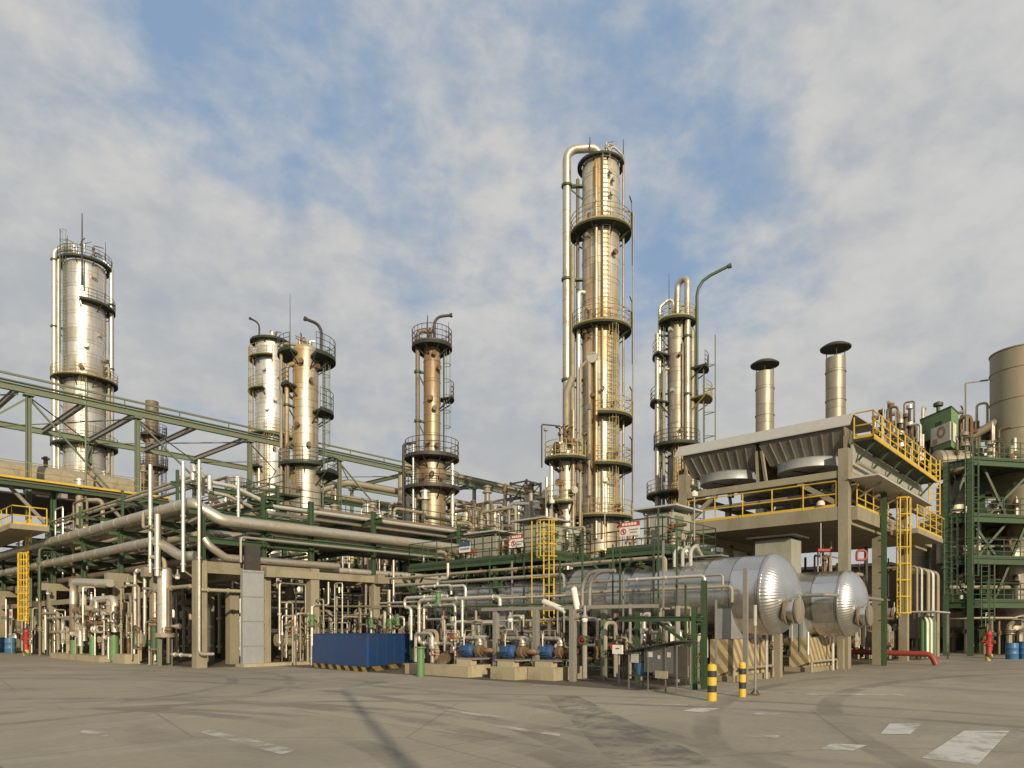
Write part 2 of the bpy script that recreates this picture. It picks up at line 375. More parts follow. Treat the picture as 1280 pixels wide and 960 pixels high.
def joint(o, p, ph):
    fr = mathn(t, 'FRACT', mathn(t, 'ADD', mathn(t, 'MULTIPLY', o, 1/p), ph)); return mathn(t, 'LESS_THAN', mathn(t, 'ABSOLUTE', mathn(t, 'SUBTRACT', fr, .5)), .018/p)
jn = mathn(t, 'MAXIMUM', joint(s.outputs[0], 5.5, .13), joint(s.outputs[1], 6.5, .37))
jn = mathn(t, 'MULTIPLY', jn, ramp(t, noise(t, c, .5, 4, .7), .3, .6)); k = mixc(t, mathn(t, 'MULTIPLY', jn, .6), k, (.11, .10, .085))
vo = N(t, 'ShaderNodeTexVoronoi', feature='DISTANCE_TO_EDGE'); vo.inputs['Scale'].default_value = .16
wv = mixc(t, .12, c, N(t, 'ShaderNodeTexNoise').outputs['Color'], 'ADD'); t.links.new(wv, vo.inputs['Vector'])
k = mixc(t, mathn(t, 'MULTIPLY', mathn(t, 'LESS_THAN', vo.outputs['Distance'], .0035), .35), k, (.12, .10, .09))
t.links.new(k, b_.inputs['Base Color']); b_.inputs['Roughness'].default_value = .82; b_.inputs['Specular IOR Level'].default_value = .25
bn = N(t, 'ShaderNodeBump'); bn.inputs['Strength'].default_value = .35; bn.inputs['Distance'].default_value = .01
t.links.new(noise(t, c, 30, 4, .7), bn.inputs['Height']); t.links.new(bn.outputs[0], b_.inputs['Normal'])
MM['ground'] = m
g = M(); g.add([(-2500, -2500, 0), (2500, -2500, 0), (2500, 2500, 0), (-2500, 2500, 0)], [(0, 1, 2, 3)])
struct('ground', g, 'ground')
# oil-stained slab under the plant, colour also darkened to deepen the shade
MM['slab'] = MAT('oily_shade_darkened_slab', (.12, .10, .075), .8, 0, (.06, .05, .037), .8, .5, 1, .2, spec=.25)
g = M(); g.add([(13.0, 30, .004), (16.2, 30, .004), (16.2, 10.2, .004), (26, 9.8, .004), (70, 11, .004), (140, 11, .004), (140, 140, .004), (13.0, 140, .004)], [tuple(range(8))])
struct('plant_floor', g, 'slab')
# worn paint
def paint(nm, col, lo, hi):
    m = bpy.data.materials.new(nm); m.use_nodes = True; t = m.node_tree; b = t.nodes['Principled BSDF']; o = t.nodes['Material Output']
    c = N(t, 'ShaderNodeTexCoord').outputs['Object']; b.inputs['Base Color'].default_value = (*col, 1); b.inputs['Roughness'].default_value = .8
    tr = N(t, 'ShaderNodeBsdfTransparent'); mx = N(t, 'ShaderNodeMixShader')
    f = mathn(t, 'MULTIPLY', ramp(t, noise(t, mapping(t, c, scale=(1, 1, 1)), 1.6, 8, .68, .2), lo, hi), .78)
    t.links.new(f, mx.inputs[0]); t.links.new(tr.outputs[0], mx.inputs[1]); t.links.new(b.outputs[0], mx.inputs[2]); t.links.new(mx.outputs[0], o.inputs[0]); return m
MM['wpaint'] = paint('worn_white_road_paint', (.66, .64, .60), .26, .56)
MM['wfaint'] = paint('faint_white_road_paint', (.58, .55, .50), .36, .62)
def mark(pts, mat='wpaint'):
    g = M(); g.add([(*P(x, y, z=0).xy, .008) for x, y in pts], [tuple(range(len(pts)))]); struct('road_marking', g, mat)
g = M(); g.add([(*P(x, y, z=0).xy, .0062) for x, y in ((684, 870), (722, 870), (905, 958), (768, 958))], [(0, 1, 2, 3)]); MM['dkstrip'] = paint('mottled_dark_strip', (.165, .158, .145), .40, .75); struct('dark_strip', g, 'dkstrip')  # flat darker strip over the apron, mottled and partly see-through
mark([(1152, 948), (1205, 914), (1262, 914), (1222, 957)])
mark([(1100, 918), (1112, 905), (1152, 905), (1138, 918)])
mark([(1024, 937), (1040, 930), (1084, 932), (1066, 939)])
mark([(852, 889), (872, 885), (900, 886), (880, 891)]); mark([(940, 893), (952, 890), (978, 892), (962, 896)], 'wfaint')
mark([(510, 881), (512, 879), (600, 893), (600, 896)], 'wfaint'); mark([(600, 893), (600, 896), (640, 899), (640, 897)], 'wfaint')
mark([(100, 916), (104, 913), (138, 917), (134, 922)], 'wfaint'); mark([(250, 916), (262, 913), (372, 938), (352, 944)], 'wfaint')
mark([(1006, 867), (1130, 868), (1130, 870), (1006, 869)], 'wfaint'); mark([(610, 908), (612, 905), (700, 918), (700, 921)], 'wfaint')
mark([(780, 880), (782, 878), (860, 881), (860, 883)], 'wfaint'); mark([(930, 921), (932, 918), (975, 920), (972, 923)], 'wfaint')
# kerb of the plant slab
# ---------------------------------------------------------------- columns (towers)
class Tower:
    def __init__(s, name, label, cat, x, y, group=None):
        s.x, s.y = x, y; s.phi = math.degrees(math.atan2(-y, -x)); s.t = thing(name, label, cat, (x, y, 0), group)
    def ang(s, rel): return R(s.phi+rel)                 # rel 0 faces the road, + is towards the right
    def at(s, rel, r, z): a = s.ang(rel); return Vector((s.x+math.cos(a)*r, s.y+math.sin(a)*r, z))
    def shell(s, secs, mat, n=40, dome=True):
        pr = []; zb = secs[0][0]
        for (z0, z1, r) in secs:
            pr += [(r, z0)]
            z = z0+1.4
            while z < z1-.3: pr += [(r, z-.05), (r+.025, z-.03), (r+.025, z+.03), (r, z+.05)]; z += 1.45
            pr += [(r, z1)]
        if dome:
            r = secs[-1][2]; z = secs[-1][1]
            pr += [(r*math.cos(R(a)), z+r*.5*math.sin(R(a))) for a in (18, 36, 54, 72, 90)]; pr[-1] = (0.0, pr[-1][1])
        s.sh = build('shell', M().lathe(pr, (s.x, s.y, 0), n=n), mat, s.t); s.secs = secs
    def rad(s, z):
        for z0, z1, r in s.secs:
            if z0 <= z <= z1: return r
        return s.secs[-1][2]
    def deck(s, z, w, a0=-180, a1=180, mat='deckg', rmat='dgreen', t=.18, h=1.1, r=.025, rail=True, off=0, name='platform'):
        t = t*.6; rr = s.rad(z); A0, A1 = s.phi+a0, s.phi+a1
        d = M().arc_deck((s.x, s.y), rr+.04+off, rr+w, z, t, A0, A1)
        k = max(1, int((a1-a0)/40))
        for i in range(k+(0 if a1-a0 > 359 else 1)):
            a = a0+(a1-a0)*i/k; d.beam(s.at(a, rr, z-.12-w*.7), s.at(a, rr+w*.9, z-.15), .07, .09)
        p = build(name, d, mat, s.t)
        if rail:
            m = M(); k = max(3, int(abs(a1-a0)/15)); R_ = rr+w-.04
            for j in (.35, .68, 1.0): 
                pts = [s.at(a0+(a1-a0)*i/k, R_, z+h*j) for i in range(k+1)]
                if abs(a1-a0) > 359: m.tube(pts[:-1], r, 5, close=True)
                else: m.tube(pts, r, 5, bend=0)
            for i in range(k+1): m.tube([s.at(a0+(a1-a0)*i/k, R_, z), s.at(a0+(a1-a0)*i/k, R_, z+h)], r, 4)
            m.arc_deck((s.x, s.y), R_-.015, R_+.015, z+.13, .11, A0, A1)
            build('railing', m, rmat, p)
        return p
    def pipe(s, pts, r, mat='pipe', name='riser_pipe', bend=None, n=10, ties=None, tmat='green'):
        q = [s.at(*p) for p in pts]; m = M().tube(q, r, n, bend=bend)
        zs = [p.z for p in q]; z = min(zs)+2
        L = max(range(len(q)-1), key=lambda i: (q[i]-q[i+1]).length); a, b = q[L], q[L+1]
        for i in range(1, int((a-b).length/1.6)):
            c = a.lerp(b, i*1.6/(a-b).length); d = (b-a).normalized(); m.cyl(c-d*.03, c+d*.03, r*1.06, n)
        o = build(name, m, mat, s.t)
        if ties:
            for z in ties:
                rel, rp = pts[0][0], pts[0][1]; rel2 = pts[-1][0]
                k = M(); rr = s.rad(z)
                i0 = L; rel = pts[i0][0]; rp = pts[i0][1]
                k.beam(s.at(rel-4, rr, z), s.at(rel-4, rp, z), .09, .12); k.beam(s.at(rel+4, rr, z), s.at(rel+4, rp, z), .09, .12)
                k.beam(s.at(rel, rr, z-.9), s.at(rel, rp, z), .08, .08); k.arc_deck(s.at(rel, rp, z)[:2], r, r+.09, z+.08, .16, 0, 360)
                build('pipe_bracket', k, tmat, s.t)
        return o
    def ladder(s, rel, z0, z1, mat='oliv', cage=True, off=.28):
        rr = max(s.rad(z0), s.rad(z1))+off; a = s.ang(rel); d = (-math.sin(a), math.cos(a), 0)
        l = build('ladder', M().ladder(s.at(rel, rr, z0), z1, d, .5, .03), mat, s.t)
        if cage: build('cage', M().cage(s.at(rel, rr, z0+2.2), z1+.9, (math.cos(a), math.sin(a), 0), .38, 1.1, .025), mat, l)
    def nozzle(s, rel, z, r=.12, L=.35, mat='pipe', name='nozzle'):
        a = s.ang(rel); d = Vector((math.cos(a), math.sin(a), 0)); p = s.at(rel, s.rad(z)-.05, z); m = M().cyl(p, p+d*(L+.05), r, 10)
        m.cyl(p+d*L, p+d*(L+.07), r*1.6, 12); m.cyl(p+d*(L+.09), p+d*(L+.16), r*1.6, 12); return build(name, m, mat, s.t)
    def gooseneck(s, rel, r0, z0, z1, reach, rel2, rr=.09, mat='green', name='davit_vent'):
        p = s.at(rel, r0, z0); q = s.at(rel, r0, z1); a = s.ang(rel2); e = q+Vector((math.cos(a), math.sin(a), .12))*reach
        m = M().tube([p, q, e], rr, 9, bend=reach*.7); m.cyl(e, e+(e-q).normalized()*.18, rr*1.5, 9); return build(name, m, mat, s.t)
    def mast(s, rel, r, z0, z1, mat='dark', name='lightning_rod', w=.05): return build(name, M().cyl(s.at(rel, r, z0), s.at(rel, r, z1), w, 6, w*.4), mat, s.t)
    def lamp(s, rel, z):
        p = s.at(rel, s.rad(z)+1.1, z); m = M().cyl(p, p+Vector((0, 0, 1.9)), .03, 5); m.lathe([(.03, 0), (.14, -.06), (.14, -.2), (0, -.24)], p+Vector((0, 0, 2.0)), n=8); build('flood_lamp', m, 'grey', s.t)

def top_clutter(T, z, r, seed, n=6):
    rnd = random.Random(seed)
    for i in range(n):
        rel = rnd.uniform(-180, 180); h = rnd.uniform(.4, 1.1)
        m = M().tube([T.at(rel, r*.5, z-.2), T.at(rel, r*.5, z+h), T.at(rel+20, r*.9, z+h)], .05, 6); m.cyl(T.at(rel, r*.5, z+h*.5), T.at(rel, r*.5, z+h*.5+.2), .13, 8)
        build('top_valve', m, 'rust' if i % 2 else 'pipe', T.t)

# far-left column
p = P(106, 787, D=75)
T = Tower('distillation_column', 'broad silver distillation column with black seams, furthest left, behind the green truss', 'column', p.x, p.y, 'tall clad process columns')
T.shell([(8, 13.5, 2.25), (13.5, 40.2, 2.0)], 'alu', 48)
T.deck(40.7, .6, mat='deckg', rmat='dgreen'); T.deck(36.2, .9, -10, 120, mat='deckg', rmat='dgreen'); T.deck(28.2, 1.15, mat='deckg', rmat='oliv'); T.deck(21.2, 1.15, mat='deckg', rmat='dgreen'); T.deck(15.5, 1.3, 0, 110, rmat='oliv')
T.pipe([(-82, 2.75, 12), (-82, 2.75, 41.6), (-82, 1.2, 42.2)], .28, 'pale', ties=(40.5, 33.5, 26)); T.pipe([(-70, 2.5, 12), (-70, 2.5, 40.5), (-70, 2.0, 40.5)], .16, 'pipe')
T.pipe([(80, 2.5, 12), (80, 2.5, 41), (80, 1.8, 41.6)], .22, 'pale', ties=(37, 30)); T.pipe([(62, 2.5, 12), (62, 2.5, 30), (62, 2.1, 30)], .13, 'beige')
T.ladder(-52, 28.4, 42.4, 'paleg'); T.ladder(95, 21.4, 36.4, 'oliv'); T.ladder(-4, 12, 28.4, 'oliv')
T.mast(-5, 2.75, 37.5, 45.0, w=.11); T.mast(-60, 1.8, 41.4, 43.2); T.mast(60, 2.2, 41.4, 43.4)
for rel, z in ((2, 31.5), (-8, 29.2), (40, 33), (60, 30.5), (70, 29.4), (55, 23), (20, 39)): T.nozzle(rel, z, .15, .35, 'rust' if z < 31 else 'pipe')
T.nozzle(-15, 26, .22, .4, 'dull', 'manhole'); top_clutter(T, 42, 2, 1, 10)

# slim brown stack behind the truss
p = P(190, 787, D=72)
T = Tower('flue_stack', 'slim brown stack with two dark platforms right of the broad silver column', 'stack', p.x, p.y)
T.shell([(6, 25.2, .62)], 'brown', 20, dome=False)
T.deck(21.6, .8, rmat='dark', mat='dark'); T.deck(18.4, .9, rmat='dark', mat='dark'); T.pipe([(-60, .9, 8), (-60, .9, 19)], .08, 'dark'); T.ladder(80, 9, 21.6, 'dark')

# twin columns
p = P(338, 787, D=72)
T = Tower('distillation_column', 'bright silver column of the close pair, left one, flat dark ring on its top', 'column', p.x, p.y, 'tall clad process columns')
T.shell([(2, 31.2, 1.45)], 'alu', 36)
T.deck(31.3, .55, rmat='oliv', rail=False, t=.35); T.deck(29.4, .7, -150, 5, rmat='oliv'); T.deck(26.1, .75, -150, -20, rmat='oliv'); T.deck(21.6, .75, -150, 120, rmat='oliv'); T.deck(18.2, .75, -150, -30, rmat='dgreen'); T.deck(12.8, .8, rmat='dgreen')
T.ladder(-75, 13, 29.4, 'oliv'); T.ladder(-10, 12.8, 21.6, 'oliv'); T.gooseneck(-80, 1.1, 31, 33.1, .9, -60, .09, 'dark')
T.pipe([(75, 1.75, 3), (75, 1.75, 30), (75, 1.2, 30.4)], .15, 'beige', ties=(26, 20)); T.pipe([(-40, 1.7, 3), (-40, 1.7, 19), (-40, 1.2, 19)], .10, 'pale')
for rel, z in ((-20, 28), (15, 25), (30, 27.4), (-10, 24), (12, 20), (-30, 16), (10, 14.5), (25, 11)): T.nozzle(rel, z, .12, .3, 'rust' if z < 22 else 'pipe')
top_clutter(T, 31.8, 1.2, 2, 4)
p = P(382, 787, D=55)
T = Tower('distillation_column', 'golden clad column of the close pair, right one, round railed lobes at the top', 'column', p.x, p.y, 'tall clad process columns')
T.shell([(1, 14.7, 1.16), (14.7, 23.6, .98)], 'gold', 36)
T.deck(23.2, 1.15, -190, -35, rmat='dgreen', t=.3); T.deck(23.0, 1.35, 20, 150, rmat='dgreen', t=.3, h=1.4); T.deck(20.6, 1.0, -120, -40, rmat='dgreen', t=.25); T.deck(18.7, 1.2, 30, 110, rmat='dgreen', t=.25, h=1.6); T.deck(14.5, .9, -130, 40, rmat='dgreen', t=.25); T.deck(14.0, 1.4, 40, 130, rmat='dgreen', t=.3)
T.gooseneck(65, 1.3, 22.8, 25.6, 1.2, -70, .12, 'dark'); T.mast(-50, 1.5, 23, 27.6, w=.04)
T.pipe([(-60, 1.6, 1), (-60, 1.6, 22), (-60, 1.0, 22.4)], .17, 'rustclad', ties=(19, 12)); T.pipe([(-48, 1.75, 1), (-48, 1.75, 16), (-48, 1.2, 16)], .13, 'brown'); T.pipe([(-72, 1.9, 2), (-72, 1.9, 23.8), (-72, .6, 24)], .12, 'beige')
T.pipe([(80, 1.35, 3), (80, 1.35, 22.6)], .06, 'paleg'); T.ladder(78, 14, 23, 'paleg'); T.ladder(-20, 3, 14.4, 'paleg', cage=False)
for rel, z in ((-15, 22.4), (20, 21), (-30, 17.5), (10, 16), (-20, 12.5), (25, 10.5), (45, 22.2)): T.nozzle(rel, z, .12, .3, 'rust')
top_clutter(T, 23.9, .9, 3, 7)

# slender column in the middle
p = P(540, 787, D=50)
T = Tower('distillation_column', 'slender brown stained column with a round railed crown and stout lower half, centre left', 'column', p.x, p.y, 'tall clad process columns')
T.shell([(1, 13.6, .98), (13.6, 22.2, .60)], 'rustclad', 30)
T.deck(21.9, .85, rmat='dark', t=.3, mat='deckg', h=1.15); T.deck(18.2, 1.0, 60, 120, rmat='dark', t=.15); T.deck(13.9, 1.35, rmat='dark', t=.22, h=1.2, mat='dark'); T.deck(11.7, 1.0, rmat='dark', t=.2, mat='dark')
T.pipe([(-75, 1.05, 12), (-75, 1.05, 22.9), (-75, .2, 23.1), (-75, .1, 22)], .16, 'brown', ties=(20, 16.5)); T.pipe([(-50, 1.7, 2), (-50, 1.7, 14.6)], .07, 'pale'); T.pipe([(-82, 1.15, 1), (-82, 1.15, 11.5)], .3, 'dull')
T.pipe([(-60, 1.1, 1), (-60, 1.1, 11.6)], .16, 'brown'); T.pipe([(-80, 2.05, 8), (-80, 2.05, 14.8), (-80, 1.0, 15)], .1, 'dark')
T.pipe([(82, .85, 12), (82, .85, 22)], .05, 'dark'); T.ladder(88, 14, 22, 'paleg'); T.gooseneck(22, .45, 22, 23.9, 1.1, 85, .10, 'dark'); T.mast(70, 1.25, 22, 23.6, w=.04); T.mast(-40, .5, 22, 24, w=.07)
T.pipe([(75, 1.5, 9), (75, 1.5, 13.6), (75, 1.0, 13.6)], .14, 'pale')
for rel, z in ((10, 21.2), (35, 20.2), (-5, 18), (12, 17.3), (-20, 14.9), (25, 14.7), (0, 12.6), (-30, 12.4), (30, 12.4)): T.nozzle(rel, z, .11, .25, 'rust')
top_clutter(T, 22.6, .5, 4, 4)

# tallest column
p = P(751, 787, D=50)
T = Tower('distillation_column', 'tallest column, silver shell streaked yellow and rust with five dark ring platforms', 'column', p.x, p.y, 'tall clad process columns')
T.shell([(1, 10.5, 1.36), (10.5, 34.7, 1.33)], 'gold', 44)
T.deck(34.9, .35, rail=False, t=.25, rmat='oliv')
T.deck(30.0, .85, -110, 120, rmat='oliv', t=.25); T.deck(23.0, .85, -110, 120, rmat='oliv', t=.25); T.deck(16.7, .95, -5, 150, rmat='oliv', t=.3); T.deck(13.2, .95, -10, 130, rmat='oliv', t=.3); T.deck(9.6, .9, -160, 100, rmat='oliv', t=.25)
T.deck(13.7, 1.2, -150, -30, rmat='oliv', t=.3); T.deck(8.6, 1.2, -120, -30, rmat='oliv', t=.25)
T.pipe([(-80, 2.45, 14), (-80, 2.45, 36.0), (-60, .2, 36.2), (0, 0, 35)], .30, 'pipe', ties=(33.4, 26.7, 19.5)); T.pipe([(-72, 2.1, 12), (-72, 2.1, 29)], .17, 'beige'); T.pipe([(-62, 1.75, 12), (-62, 1.75, 25.6), (-62, 1.3, 25.6)], .16, 'pale')
T.pipe([(-85, 1.65, 2), (-85, 1.65, 34)], .12, 'brown'); T.pipe([(85, 1.6, 3), (85, 1.6, 35.4), (70, .9, 36.1), (40, .6, 35.2)], .08, 'dull'); T.pipe([(-12, 1.5, 8), (-12, 1.5, 34.2)], .13, 'gold'); T.pipe([(4, 1.48, 8), (4, 1.48, 35)], .06, 'beige')
T.ladder(14, 23.2, 34.8, 'beige', cage=False); T.ladder(30, 9.8, 23, 'oliv'); T.mast(85, 1.6, 35, 36.6, w=.05); T.mast(-50, 1.0, 35.4, 36.6, w=.06)
T.pipe([(95, 2.3, 3), (95, 2.3, 31.6)], .05, 'grey', name='earth_conductor'); T.pipe([(-30, 1.6, 11), (-30, 1.6, 20.5), (-30, 1.3, 20.5)], .16, 'beige')
for z in (30, 23, 16.7, 13.2):
    build('drop_line', M().tube([T.at(78, 2.25, z-2.6), T.at(78, 2.25, z+1.1), T.at(66, 1.9, z+1.1)], .035, 5, bend=.1), 'dark', T.t)
    build('junction_box', M().box(*[v for c_ in zip(T.at(-28, 1.7, z+.5)-Vector((.12, .12, .2)), T.at(-28, 1.7, z+.5)+Vector((.12, .12, .2))) for v in c_]), 'grey', T.t)
    build('davit', M().tube([T.at(80, 2.2, z), T.at(80, 2.2, z+1.9), T.at(60, 2.3, z+1.9)], .05, 6, bend=.05), 'paleg', T.t)
for rel, z in ((25, 33.5), (32, 33), (28, 32), (-35, 29.3), (-40, 24.2), (-30, 23.8), (-35, 22.2), (-42, 22.6), (5, 18.4), (-20, 18), (35, 17.4), (-38, 14.8), (-45, 15.4), (40, 13.9), (15, 12.1), (40, 10.2), (50, 10.4), (60, 10.1), (-15, 31.5)): T.nozzle(rel, z, .09, .3, 'rust' if z < 24 else 'dull')
T.nozzle(-20, 20.6, .24, .3, 'gold', 'manhole'); T.nozzle(38, 28, .12, .3, 'rust'); top_clutter(T, 35.4, 1.1, 5, 5)
# reflux column at its foot
p = P(708, 787, D=47.5)
T = Tower('distillation_column', 'short stout column with a cluttered head beside the tallest column', 'column', p.x, p.y, 'tall clad process columns')
T.shell([(1, 14.2, .5)], 'gold', 24)
T.deck(13.2, 1.0, -180, 60, rmat='oliv', t=.25); T.deck(10.2, .9, -120, 20, rmat='oliv', t=.2); T.deck(7.4, .9, -120, 20, rmat='oliv', t=.2)
T.pipe([(-75, 1.05, 5), (-75, 1.05, 14), (-75, .3, 14.4)], .14, 'pale'); T.pipe([(-82, 1.35, 5), (-82, 1.35, 12)], .11, 'pale'); T.pipe([(-60, 1.9, 12.5), (-60, 1.9, 15.4), (-30, .4, 15.4)], .05, 'dark'); T.pipe([(-60, .8, 4), (-60, .8, 9.5)], .1, 'beige')
T.pipe([(5, .1, 14), (5, .1, 17.8), (60, .5, 18.8)], .24, 'beige'); T.pipe([(50, .6, 5), (50, .6, 16.5)], .14, 'rustclad'); T.pipe([(78, .95, 4), (78, .95, 19.4), (78, 1.4, 19.8)], .1, 'beige')
for i, (rel, z) in enumerate(((-70, 13.8), (-40, 14), (-10, 13.7), (20, 14.2), (-90, 13.6), (-30, 11.5), (30, 11), (-20, 9), (40, 8.2), (60, 12.6), (65, 14.4))): T.nozzle(rel, z, .16, .5, 'rust' if i % 2 else 'pale')
top_clutter(T, 14.4, .9, 6, 8); T.lamp(-60, 13.2)

# column right of the tallest one
p = P(846, 787, D=60)
T = Tower('distillation_column', 'narrow grey column hugged by two tall looping pipes, with a tall green gooseneck vent', 'column', p.x, p.y, 'tall clad process columns')
T.shell([(2, 28.2, .78)], 'dull', 30)
T.deck(28.1, .8, rmat='oliv', t=.35); T.deck(25.2, 1.3, -130, -45, rmat='beige', t=.2); T.deck(21.2, 1.5, -120, -50, rmat='beige', t=.2); T.deck(23.9, 1.9, 60, 105, rmat='dark', t=.3); T.deck(21.3, 2.2, 55, 110, rmat='oliv', mat='oliv', t=.2); T.deck(17.4, 1.2, -130, 80, rmat='dgreen', t=.25)
T.deck(13.2, 1.8, -120, 110, rmat='oliv', t=.25); T.deck(9.8, 1.8, -120, 110, rmat='dgreen', t=.25)
T.pipe([(-85, 1.45, 4), (-85, 1.45, 29.5), (-85, .4, 30.4), (-40, .1, 28.5)], .16, 'pale', ties=(27, 22, 16)); T.pipe([(-70, 1.75, 3), (-70, 1.75, 27)], .2, 'pipe'); T.pipe([(50, 1.15, 8), (50, 1.15, 31.6), (20, .2, 31.4), (10, .1, 28.6)], .26, 'pipe', bend=.9, ties=(26.5, 21.6)); T.pipe([(30, .95, 8), (30, .95, 26)], .09, 'beige')
T.pipe([(-8, 1.0, 8), (-8, 1.0, 17)], .14, 'rustclad'); T.pipe([(72, 1.35, 5), (72, 1.35, 27.2), (72, .8, 27.4)], .24, 'dull'); T.pipe([(-62, 1.25, 4), (-62, 1.25, 24), (-62, .8, 24)], .13, 'beige'); T.deck(15.2, 1.6, 20, 110, rmat='yel', mat='yel', t=.2)
m = M(); a = [T.at(78, 1.7, 14), T.at(78, 1.7, 29), T.at(78, 1.7, 31.2), T.at(85, 3.9, 32.3)]
m.tube([T.at(78, 1.7, 12), T.at(78, 1.7, 31.2), T.at(84, 4.2, 32.2)], .13, 9, bend=1.7); m.cyl(T.at(84, 4.2, 32.2), T.at(84, 4.5, 32.24), .2, 9); build('vent_gooseneck', m, 'green', T.t)
# stair tower frame on its right
m = M()
for rel, rr in ((72, 2.3), (95, 2.3), (80, 3.2)): m.tube([T.at(rel, rr, 10), T.at(rel, rr, 26.5 if rel == 80 else 24)], .05, 5)
for z in (12, 14, 16, 18, 20, 22, 24): m.tube([T.at(72, 2.3, z), T.at(80, 3.2, z), T.at(95, 2.3, z)], .035, 4, bend=0)
build('ladder_frame', m, 'paleg', T.t); T.ladder(88, 10, 24, 'paleg'); T.ladder(-78, 13.4, 28, 'paleg'); T.mast(-40, 1.0, 28, 32, w=.04); T.mast(-20, .3, 28.5, 31, w=.1)
for i, (rel, z) in enumerate(((-30, 27.2), (15, 25), (-20, 22), (20, 18.6), (-35, 16.6), (25, 15), (-10, 14), (30, 12.5), (-100, 24.6), (-95, 25.9), (-60, 24))): T.nozzle(rel, z, .10, .3, 'rust' if i % 2 else 'pale')
top_clutter(T, 28.6, .8, 8, 5); T.ladder(-25, 3, 13, 'oliv'); T.ladder(5, 9.8, 17.4, 'oliv')
# small bright drum top between the pair and the rack
p = P(297, 787, D=58)
T = Tower('process_drum', 'small bright vertical drum left of the close pair of columns', 'drum', p.x, p.y)
T.shell([(3, 14.3, .42)], 'alu', 22); T.deck(13.0, .6, rmat='dgreen', t=.15); T.nozzle(0, 12.3, .12); T.nozzle(-30, 13.6, .08)
# ---------------------------------------------------------------- long green steel gantry
gt = thing('steel_gantry', 'long faded green steel gantry with paired top beams crossing high from left to centre', 'gantry', (13, 57, 0))
B0, B1, ZT = 57.0, 68.0, 18.15
for b in (B0, B1):
    m = M().ibeam((2, b, ZT), (78, b, ZT), .3, .48, .06); build('top_beam', m, 'paleg', gt)
m = M().beam((2, B0-.35, ZT+.75), (78, B0-.35, ZT+.75), .12, .14); m.beam((2, B0+.5, ZT+.55), (78, B0+.5, ZT+.55), .14, .14)
for a in range(3, 78, 4): m.beam((a, B0-.35, ZT+.3), (a, B0-.35, ZT+.72), .07, .07)
build('cable_rail', m, 'paleg', gt)
for a in (4.5, 13, 20, 29, 38, 47, 56, 65, 74):
    for b in (B0, B1):
        m = M().ibeam((a, b, 0), (a, b, ZT-.3), .3, .32, .05, up=(1, 0, 0)); m.box(a-.3, a+.3, b-.3, b+.3, ZT-.42, ZT-.3); build('column', m, 'paleg', gt)
for a in (4.5, 12.4, 16.5, 20, 24.5, 29, 38, 47, 56, 65, 74):
    build('cross_beam', M().ibeam((a, B0+.2, ZT), (a, B1-.2, ZT), .25, .4, .05), 'paleg' if a > 30 else 'grey', gt)
for i, (a0, a1) in enumerate(((4.5, 12.4), (13, 20), (20, 29), (29, 38), (38, 47), (47, 56))):
    m = M().tube([(a0, B0+.1, ZT-.4), (a1, B1-.3, ZT-.4)], .05, 5); m.tube([(a1, B0+.1, ZT-.4), (a0, B1-.3, ZT-.4)], .05, 5); build('wind_brace', m, 'paleg', gt)
for a0, a1, s_ in ((4.5, 13, 1), (13, 20, -1), (20, 29, -1), (29, 38, 1), (38, 47, -1)):
    m = M().beam((a0, B0+.05, ZT-.5 if s_ < 0 else 10), (a1, B0+.05, 10 if s_ < 0 else ZT-.5), .12, .12); build('diagonal_brace', m, 'paleg', gt)
m = M().tube([(16.5, B0, 10), (16.5, B0, ZT+.1)], .07, 6); build('hanger_rod', m, 'paleg', gt)
# pipes riding on the gantry's right half
for i, (b, z, r, a0, a1, mt, lb) in enumerate((
    (57.6, 18.85, .42, 46, 82, 'beige', 'fat tan pipe on top of the green gantry, right of the slender column'),
    (60, 16.6, .34, 38, 84, 'beige', 'tan pipe running just under the top beam of the green gantry'),
    (58.4, 14.6, .30, 33, 84, 'beige', 'long weathered pipe on the middle level below the green gantry'),
    (61.5, 14.9, .22, 30, 84, 'pipe', 'thin silver pipe on the middle level below the green gantry'),
    (59.5, 12.2, .26, 30, 80, 'brown', 'brown pipe on the lower level below the green gantry'),
    (57.8, 12.1, .18, 30, 80, 'pale', 'thin pale pipe on the lower level below the green gantry'))):
    m = M()
    pts = [(a0, b, z), (a1, b, z)]
    if i == 0: pts = [(a0, b, 13.5), (a0, b, z), (a1, b, z)]
    if i == 1: pts = [(a0, b+4, z-1.3), (a0+3, b, z), (a1, b, z)]
    if i == 2: pts = [(a0, b, z), (68, b, z), (68, b, z-3)]
    m.tube(pts, r, 10)
    for k in range(int(a0)+2, int(a1), 4): m.cyl((k, b, z), (k+.08, b, z), r*1.1, 10)
    single('process_pipe', m, mt, lb, 'pipe', 'pipes carried by the green gantry')
md = thing('pipe_support_tier', 'green steel tiers hung below the gantry carrying pipes, centre of the picture', 'pipe support', (50, 59, 0))
for z in (14.2, 11.7):
    for a in (38, 47, 56, 65, 74): build('cross_beam', M().ibeam((a, B0+.25, z), (a, 66, z), .25, .35, .05), 'green', md)
    build('long_beam', M().ibeam((33, B0-.02, z-.4), (78, B0-.02, z-.4), .25, .35, .05), 'green', md)
